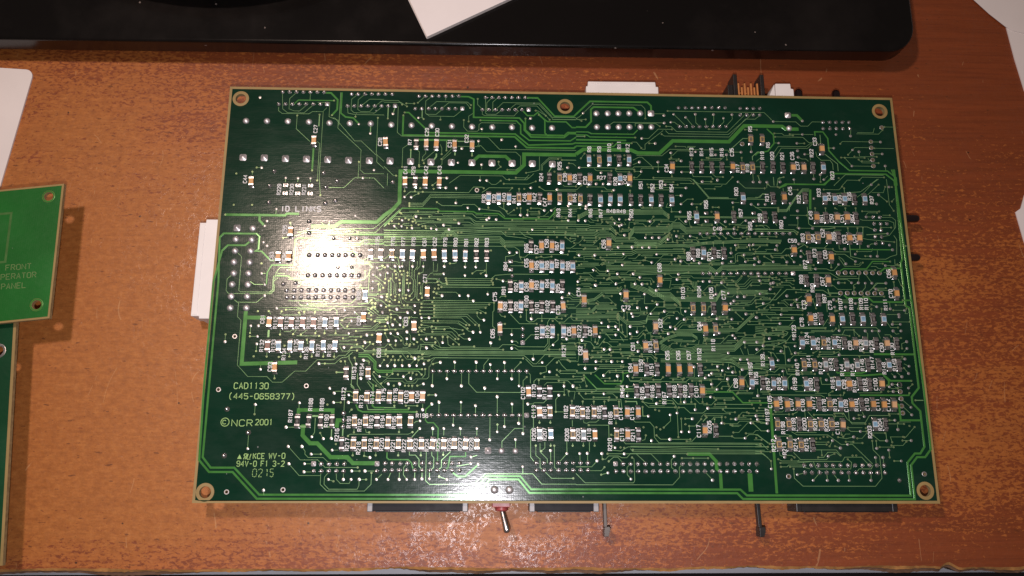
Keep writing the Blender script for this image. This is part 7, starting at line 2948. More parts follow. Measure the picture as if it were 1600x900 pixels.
0.2 48.05,-42.24 45.49,-42.24 43.68,-40.44
0.2 64.23,-40.14 69.49,-40.14 71.3,-41.94
0.2 116.26,-0.03 111.96,-0.03
0.2 103.91,-25.14 104.13,-27.4 105.34,-27.4
0.2 90.32,8.44 85.24,8.44
0.2 105.88,4.35 99.62,4.35 99.28,4.7
0.2 79.6,-32.94 79.95,-35.71 82.49,-35.71
0.2 126.47,12.8 126.21,16.15 125.36,16.15
0.2 82.51,-47.03 82.51,-44.3
0.2 83.16,-6.51 85.36,-6.51 85.97,-5.9
0.2 123.07,-7.49 122.31,-9.44 123.41,-9.44
0.2 103.57,-0.64 98.34,-0.64 96.89,0.81 96.28,0.81
0.2 121.23,3.51 121.98,1.01 122.35,1.01
0.2 111.54,8.17 113.46,8.17 114.27,7.37 115.35,7.37
0.2 83.01,27.58 89.32,27.58
0.2 102.23,-38.16 110.15,-38.16 110.49,-37.82
0.2 117.04,8.57 122.21,8.57
0.2 117.02,-53.57 117.5,-53.57 121.04,-50.03
0.2 112.11,-56.41 116.17,-56.41 117.55,-55.03
0.2 101.93,-55.63 97.58,-55.63
0.2 105.69,8.89 107.25,8.89 108.12,9.76
0.2 101.88,21.97 99.53,21.97 98.06,20.49
0.2 119.97,-9.81 115.52,-9.81
0.2 97.88,-52.54 96.29,-52.54 95.35,-53.47
0.2 86.05,-52.05 78.58,-52.05
0.2 98.03,14.68 95.23,14.68
0.2 85.81,-7.82 83.84,-7.82 83.33,-7.31
0.2 93.96,-3.37 98.92,-3.37 99.26,-3.02
0.2 82.43,-30.91 86.04,-30.91
0.2 120.78,28.02 117.99,28.02
0.2 112.58,-0.4 115.77,-0.4
0.2 119.23,-6.3 122.43,-6.3
0.2 105.19,-23.32 105.28,-20.07 104.07,-20.07
0.2 112.49,-55.32 112.06,-53.47 116.53,-53.47
0.2 87.23,-31.6 82.74,-31.6
0.2 118.13,-36.24 115.91,-36.24 115.56,-35.89
0.2 104.01,-4.53 97.98,-4.53 97.46,-5.05
0.2 113.02,6.75 106.9,6.75
0.2 117.58,-0.86 113.36,-0.86
0.2 109.47,-23.76 105.7,-23.76
0.2 101.72,-5.02 98.21,-5.02
0.2 89.76,-23.69 94.88,-23.69
0.2 102.41,-50.33 97.33,-50.33
0.2 116.92,29.49 110.5,29.49
0.2 116.07,5.88 117.2,5.88 118.35,7.03
0.2 118.11,-8.22 122.27,-8.22
0.2 87.13,-16.3 95.27,-16.3 96.41,-15.16
0.2 87.3,-15.9 94.97,-15.9
0.2 116.11,9.23 112.49,9.23
0.2 119.93,-48.3 115.61,-48.3 115.26,-48.65
0.2 83.65,-16.72 88.4,-16.72
0.2 88.91,-25.38 96,-25.38 96.69,-24.69
0.2 106.99,13.83 112.27,13.83 112.72,14.28
0.2 120.77,11 120.64,9.02 121.6,9.02
0.2 108.74,-7.99 105.68,-7.99
0.2 120.78,23.23 116.89,23.23
0.2 82.92,-1.89 86.75,-1.89 87.27,-1.37
0.2 95.76,-39.04 91.91,-39.04
0.2 91.16,22.56 86.09,22.56
0.2 93.17,-3.65 93.39,-5.49 92.42,-5.49
0.2 102.06,28.06 101.8,25.29 103.03,25.29
0.2 117.47,-12.51 123.62,-12.51
0.2 87.74,-37.77 79.94,-37.77 78.74,-36.57
0.2 85.72,-48.43 86.26,-51.21 85.29,-51.21
0.2 86.65,-38.4 91.01,-38.4
0.2 93.18,-46.39 96.34,-46.39
0.2 115.86,-25.24 119.48,-25.24
0.2 92.98,-45.54 95.9,-45.54
0.2 106.02,-7.3 109.24,-7.3 109.84,-6.7
0.2 115.29,-3.17 107.64,-3.17
0.2 100.27,-54 101.99,-54 103.84,-52.15 110.29,-52.15
0.2 98.75,-55.21 96.1,-55.21
0.2 82.08,23.76 85.38,23.76
0.2 91.99,-31.57 92.6,-32.64 93.99,-32.64
0.2 112.42,-45.52 115.81,-45.52
0.2 85.13,-5.67 82.87,-5.67 82.61,-5.42
0.2 89.94,-55.36 85.44,-55.36
0.2 116.06,28.92 112.63,28.92 111.87,28.15
0.2 116.59,-36.6 114.26,-36.6 113.65,-36
0.2 98.69,-5.68 98.24,-8.59 97.28,-8.59
0.2 89.76,-7.76 88.79,-4.38
0.2 84.79,-24.3 81.89,-24.3
0.2 112.82,-56.98 107.87,-56.98
0.2 -51.14,0.45 -47.42,0.45 -47.08,0.79
0.2 -68.56,5 -67.61,5 -66.67,5.94 -66.06,5.94
0.2 -61.47,-16.78 -64.51,-16.78
0.2 -64.53,-23.92 -68.79,-23.92
0.2 -59.06,-12.76 -58.77,-15.78
0.2 -48.73,3.39 -45.71,3.39
0.2 -58.75,-8.55 -55.83,-8.55
0.2 -68.46,-12.41 -64.33,-12.41
0.2 -58.71,-23.21 -57.08,-23.21 -56.39,-22.52
0.2 -53.73,-12.38 -55.74,-12.38 -56.17,-11.95
0.2 -48.18,-5.12 -45.49,-5.12
0.2 -47.17,7.55 -47.28,4.75 -48.37,4.75
0.2 -53.05,-15.94 -49.66,-15.94
0.2 -69.1,-21.92 -70.08,-21.92 -71.89,-23.74
0.2 -60.83,6.37 -61.58,9.75 -62.45,9.75
0.2 -51.72,-26.83 -54.36,-26.83
0.2 -67.54,-26.34 -64.52,-26.34
0.2 -68.86,-25.58 -64.61,-25.58
0.2 -51.23,-16.62 -52.69,-16.62 -53.52,-17.45
0.2 -67.14,-14.23 -64.35,-14.23
0.2 16.43,-35.94 19.34,-35.94
0.2 -0.52,-20.93 2.14,-20.93
0.2 3.45,-24.84 3.02,-27.7 0.22,-27.7
0.2 31.5,-41.4 33.47,-41.4 33.94,-41.87
0.2 28.55,-40.59 25.99,-40.59 25.56,-41.02
0.2 24.28,-34.98 27.45,-34.98
0.2 -1.19,-11.33 -3.82,-11.33 -4.35,-11.86
0.2 14.08,-33.52 10.94,-33.52
0.2 7.49,-31.91 2.69,-31.91
0.2 18.5,-36.59 15.8,-36.59
0.2 33.23,-43.03 27.77,-43.03
0.2 36.13,-11.65 35.41,-11.65 33.96,-13.11
0.2 1.27,-32.98 4.52,-32.98
0.2 5.86,-36.32 5.04,-33.42
0.2 -0.36,-39.96 -0.79,-37.63 -1.52,-37.63
0.2 1.43,-34.91 4.13,-34.91 4.73,-34.31
0.2 35.58,-17.44 32.19,-17.44
0.2 -3.35,-23.42 -7.08,-23.42
0.2 3.3,-35.78 3.9,-36.93 2.46,-36.93
0.2 18.86,-39.34 19.15,-40.53 25.45,-40.53
0.2 -1.99,-35.13 -8.01,-35.13 -9.04,-36.16
0.2 13.45,-41.29 16.48,-41.29
0.2 -2.35,-25.81 -7.09,-25.81
0.2 -0.71,-27.08 -3.37,-27.08
0.2 18.43,-38.52 12.84,-38.52
0.2 0.88,-11.43 0.96,-10.58 7,-10.58
0.2 -1.33,-23.48 4.31,-23.48
0.2 -4.57,-32.47 -3.57,-33.18 -8.92,-33.18
0.2 28.99,-41.58 29.14,-39.3 29.87,-39.3
0.2 2.55,-31.02 -3.29,-31.02
0.2 9.83,-9.79 13.2,-9.79
0.2 1.34,-40.96 1.82,-38.19 -0.34,-38.19
0.2 51.15,49.08 58.24,49.08 59.87,50.71
0.2 95.77,56.74 92.65,56.74 90.49,58.89 79.78,58.89
0.2 42.4,39.56 47.53,39.56
0.2 79.28,38.68 76.65,38.68 75.7,39.63
0.2 86.78,59.54 83.31,59.54 82.52,60.33 79.62,60.33
0.2 114.85,50.69 115.45,49.51 112.44,49.51
0.2 48.62,54.05 46.13,54.05 45.62,53.53
0.2 49.06,54.45 45.96,54.45
0.2 86.75,37.63 83.37,37.63 82.6,36.86
0.2 106.12,31.53 101.62,31.53
0.2 41.47,54.4 45.02,54.4 45.45,53.97
0.2 55.37,37.55 51.4,37.55
0.2 55.46,38.44 57.67,38.44 58.37,39.13
0.2 73.01,61.67 68.39,61.67
0.2 125.2,54.84 117.75,54.84
0.2 120.28,39.28 119.29,36.95 114.89,36.95
0.2 126.12,62.13 126.87,63.69 122.62,63.69
0.2 58.77,61.65 54.53,61.65
0.2 96.67,37.86 102.52,37.86 103.8,39.14
0.2 46.63,52.63 42.11,52.63 40.35,50.87 39.98,50.87
0.2 118.59,63.08 117.97,61.19 111.79,61.19
0.2 58.38,49.73 53.75,49.73
0.2 95.75,40.93 95.91,43.83
0.2 38.94,49.24 42.43,49.24
0.2 111.44,60.67 120.02,60.67 121.74,62.39
0.2 25.25,41.63 26.37,41.63 27.93,43.19
0.2 24.67,29.07 27.34,29.07
0.2 7.01,29.25 11.2,29.25 11.72,28.73
0.2 32.45,45.43 28.38,45.43 27.87,44.92
0.2 7.65,37.71 13.9,37.71 15.01,36.6 17.55,36.6
0.2 31.6,29.95 28.21,29.95
0.2 37.41,31.65 36.78,30.03 38.37,30.03
0.2 34.92,29.91 32.22,29.91
0.2 25.4,44.78 18.81,44.78 18.55,45.04
0.2 12.49,40.41 9.8,40.41
0.2 39.96,40.04 36.53,40.04 36.08,40.48
0.2 -3.61,36.52 3.68,36.52 5.41,38.25
0.2 4.85,29.29 -2.58,29.29 -2.84,29.02
0.2 39.97,36.92 33.48,36.92 32.88,37.52
0.2 3.4,37.8 -0.92,37.8 -1.44,38.32
0.2 24.03,38.2 22.43,38.2 21.42,39.21 21.05,39.21
0.2 16.8,44.16 11.19,44.16 10.34,45.01
0.2 23.52,43.85 18.87,43.85 18.19,44.53
0.2 0.51,30.18 7.14,30.18
0.2 13.03,36.07 16.82,36.07
0.2 -85.82,-0.96 -82.35,-0.96
0.2 -83.76,-1.54 -86.95,-1.54 -88.23,-0.27
0.2 -100.46,-17.72 -98.36,-17.72 -97.7,-17.06 -96.72,-17.06
0.2 -97.53,8.71 -94.01,8.71
0.2 -95.67,-10.9 -95.12,-11.77 -101.74,-11.77
0.2 -78.41,1.43 -82.74,1.43
0.2 -93.05,-7.66 -86.41,-7.66
0.2 -97.97,14.31 -95.63,14.31 -95.21,14.74
0.2 -101.48,3.33 -104.25,3.33
0.2 -74.49,-0.75 -75.08,-1.73 -71.81,-1.73
0.2 -95.02,12.43 -95.05,9.81 -94.56,9.81
0.2 -75.55,8.13 -71.09,8.13
0.2 -90.01,15.67 -87.7,15.67 -87.44,15.41
0.2 -85.36,12.63 -81.74,12.63 -81.14,13.23
0.2 -86.92,16.16 -93.65,16.16 -94.43,15.38
0.2 -89.64,7.93 -92.79,7.93 -93.13,8.27
0.2 -88.38,0.73 -94.14,0.73
0.2 -101.67,-26.75 -101.07,-26.75 -99.76,-25.45 -98.44,-25.45
0.2 -72.58,-22.71 -75.98,-22.71"""
